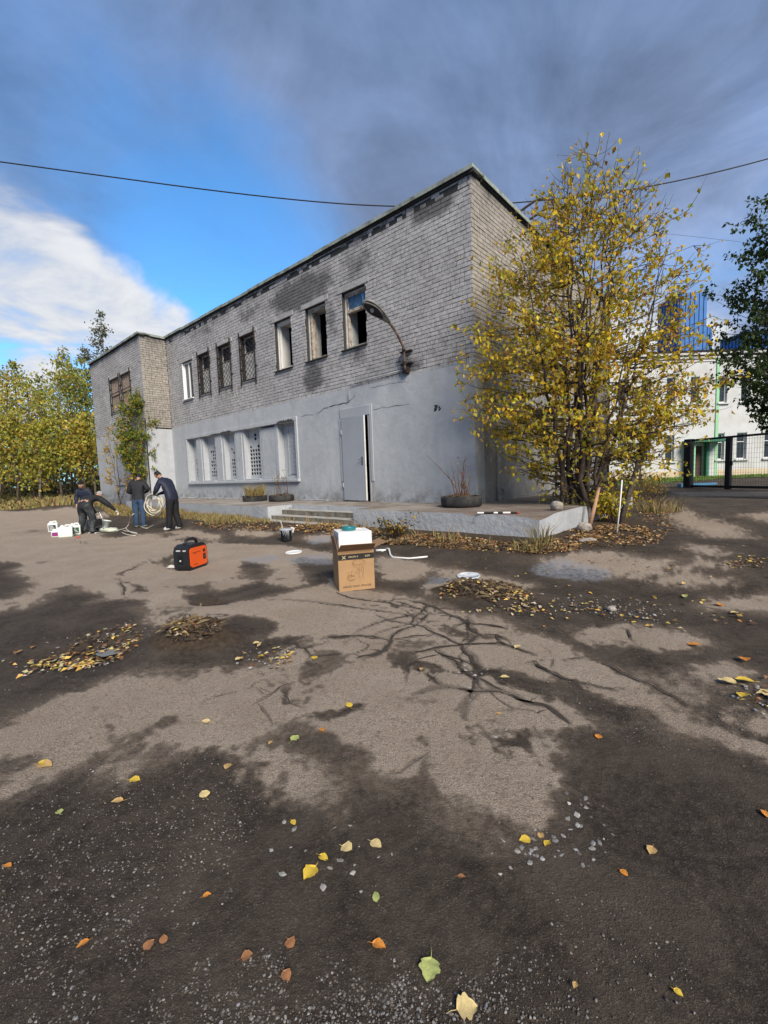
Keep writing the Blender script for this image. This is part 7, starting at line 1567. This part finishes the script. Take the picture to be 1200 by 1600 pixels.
LD = [(493, 1358, 'yellow', .068, 'birch'), (499, 1340, 'yellow', .045, 'oval'), (535, 1325, 'pale', .05, 'birch'), (580, 1318, 'pale', .055, 'oval'), (456, 1285, 'yellow', .035, 'oval'), (203, 1221, 'yellow', .05, 'birch'), (193, 1254, 'tan', .05, 'oval'), (322, 1250, 'pale', .05, 'birch'), (360, 1197, 'tan', .05, 'birch'), (456, 1160, 'green', .055, 'lobed'), (425, 1161, 'tan', .035, 'oval'), (328, 1130, 'pale', .05, 'oval'), (590, 1415, 'green', .04, 'oval'), (582, 1478, 'orange', .045, 'oval'), (140, 1473, 'orange', .034, 'birch'), (377, 1502, 'brown', .034, 'birch'), (443, 1522, 'brown', .034, 'birch'), (317, 1405, 'orange', .028, 'oval'), (674, 1502, 'green', .062, 'lobed'), (713, 1583, 'pale', .058, 'lobed'), (829, 1315, 'yellow', .045, 'birch'), (845, 1314, 'tan', .035, 'oval'), (858, 1318, 'yellow', .035, 'oval'), (785, 1257, 'tan', .04, 'birch'), (1020, 1327, 'tan', .045, 'birch'), (969, 1363, 'orange', .03, 'oval'), (935, 1157, 'orange', .045, 'birch'), (95, 1275, 'green', .04, 'oval'), (8, 1355, 'orange', .03, 'oval'), (500, 1142, 'orange', .05, 'oval'), (60, 1197, 'tan', .08, 'oval'), (75, 1195, 'yellow', .05, 'birch'), (548, 1108, 'yellow', .06, 'oval'), (805, 1015, 'pale', .06, 'birch'), (782, 1060, 'pale', .06, 'birch'), (660, 1046, 'tan', .05, 'oval'), (775, 1117, 'tan', .035, 'oval'), (1160, 1030, 'orange', .09, 'oval'), (1075, 1009, 'orange', .09, 'oval'), (1157, 960, 'pale', .09, 'birch'), (1125, 948, 'orange', .09, 'oval'), (1152, 1075, 'pale', .10, 'birch'), (1178, 1072, 'yellow', .10, 'oval'), (1190, 1085, 'pale', .09, 'birch'), (1165, 1090, 'yellow', .09, 'oval'), (491, 1032, 'yellow', .07, 'oval'), (378, 1030, 'pale', .07, 'birch'), (406, 1007, 'pale', .06, 'birch'), (1070, 935, 'green', .08, 'oval'), (455, 1160, 'green', .03, 'oval'), (1197, 1272, 'orange', .05, 'birch'), (255, 1480, 'brown', .03, 'oval'), (225, 1490, 'brown', .035, 'birch'), (450, 1472, 'brown', .035, 'birch'), (715, 1373, 'brown', .028, 'oval'), (900, 1540, 'tan', .022, 'oval'), (1052, 1550, 'yellow', .024, 'oval')]
LBL = {'yellow': 'bright yellow fallen leaf lying on the ground', 'pale': 'pale cream-yellow fallen leaf lying on the ground', 'green': 'pale green fallen leaf lying on the ground', 'orange': 'orange fallen leaf lying on the ground', 'brown': 'dull brown fallen leaf pressed on the dark asphalt', 'tan': 'tan fallen leaf lying on the ground'}
shape_cache = {}
for i, (px, py, c, L, kd) in enumerate(LD):
    P = onz(px, py, 0); key = (kd, c, i % 3)
    if key not in shape_cache:
        me = bpy.data.meshes.new('fallen_leaf'); v, f = leaf_blade(kd, i % 3+len(kd)); mb = MB(); mb.add(v, f); mb.tube([(0, 0.02, .02), (0.03, -.25, .05), (.10, -.5 if kd == 'lobed' else -.34, .03)], [.02, .014, .012], 4); me.from_pydata(mb.v, [], mb.f); me.materials.append(LM[c]); me.polygons.foreach_set('use_smooth', [True]*len(mb.f)); me.update(); shape_cache[key] = me
    o = bpy.data.objects.new('fallen_leaf', shape_cache[key]); COL.objects.link(o); o.location = (P[0], P[1], float(ground_z(P[0], P[1]))+.009); rgl = random.Random(i*7); o.rotation_euler = (rgl.gauss(0, .08), rgl.gauss(0, .08), rgl.uniform(0, 6.28)); s = L; o.scale = (s*rgl.uniform(.85, 1.15), s, s*rgl.uniform(.7, 1.2)); tag(o, LBL[c], 'leaf', f'single {c} fallen leaves')
# ------------------------------------------------------------------ puddle
pg = np.array(GP([(146, 1012), (152, 1003), (162, 998), (176, 995), (183, 999), (192, 1003), (186, 1010), (170, 1013), (160, 1016)]))
for _ in range(3): pg = np.stack([.75*pg+.25*np.roll(pg, -1, 0), .25*pg+.75*np.roll(pg, -1, 0)], 1).reshape(-1, 2)
pg = [tuple(p) for p in pg]; wz_ = float(np.mean([ground_z(*p) for p in pg]))+.012
pm = bpy.data.materials.new('puddle_water'); pm.use_nodes = True; b_ = pm.node_tree.nodes['Principled BSDF']; b_.inputs['Base Color'].default_value = (.03, .028, .024, 1); b_.inputs['Roughness'].default_value = .03; b_.inputs['IOR'].default_value = 1.6; b_.inputs['Specular IOR Level'].default_value = .9
cx_ = np.mean(pg, 0); mbp = MB(); mbp.add([(cx_[0], cx_[1], wz_)]+[(p[0], p[1], wz_) for p in pg], [(0, 1+i, 1+(i+1) % len(pg)) for i in range(len(pg))]); tag(mbp.build('puddle', pm), kind='structure')

# ------------------------------------------------------------------ clods of dug-up soil on the heaps
XYd = np.concatenate([scatter_poly([(258, 1004), (285, 980), (325, 976), (352, 1000), (320, 1014), (268, 1016)], 520, rgv), scatter_poly([(700, 934), (705, 916), (765, 910), (815, 930), (770, 944)], 420, rgv), scatter_poly([(60, 1030), (140, 990), (215, 975), (225, 1000), (120, 1040)], 200, rgv)])
stones('soil_clods', 'crumbled dark soil clods making up the dirt heaps', XYd, .034, [(.055, .038, .026), (.085, .06, .04), (.035, .026, .02)], 3, m_grav)
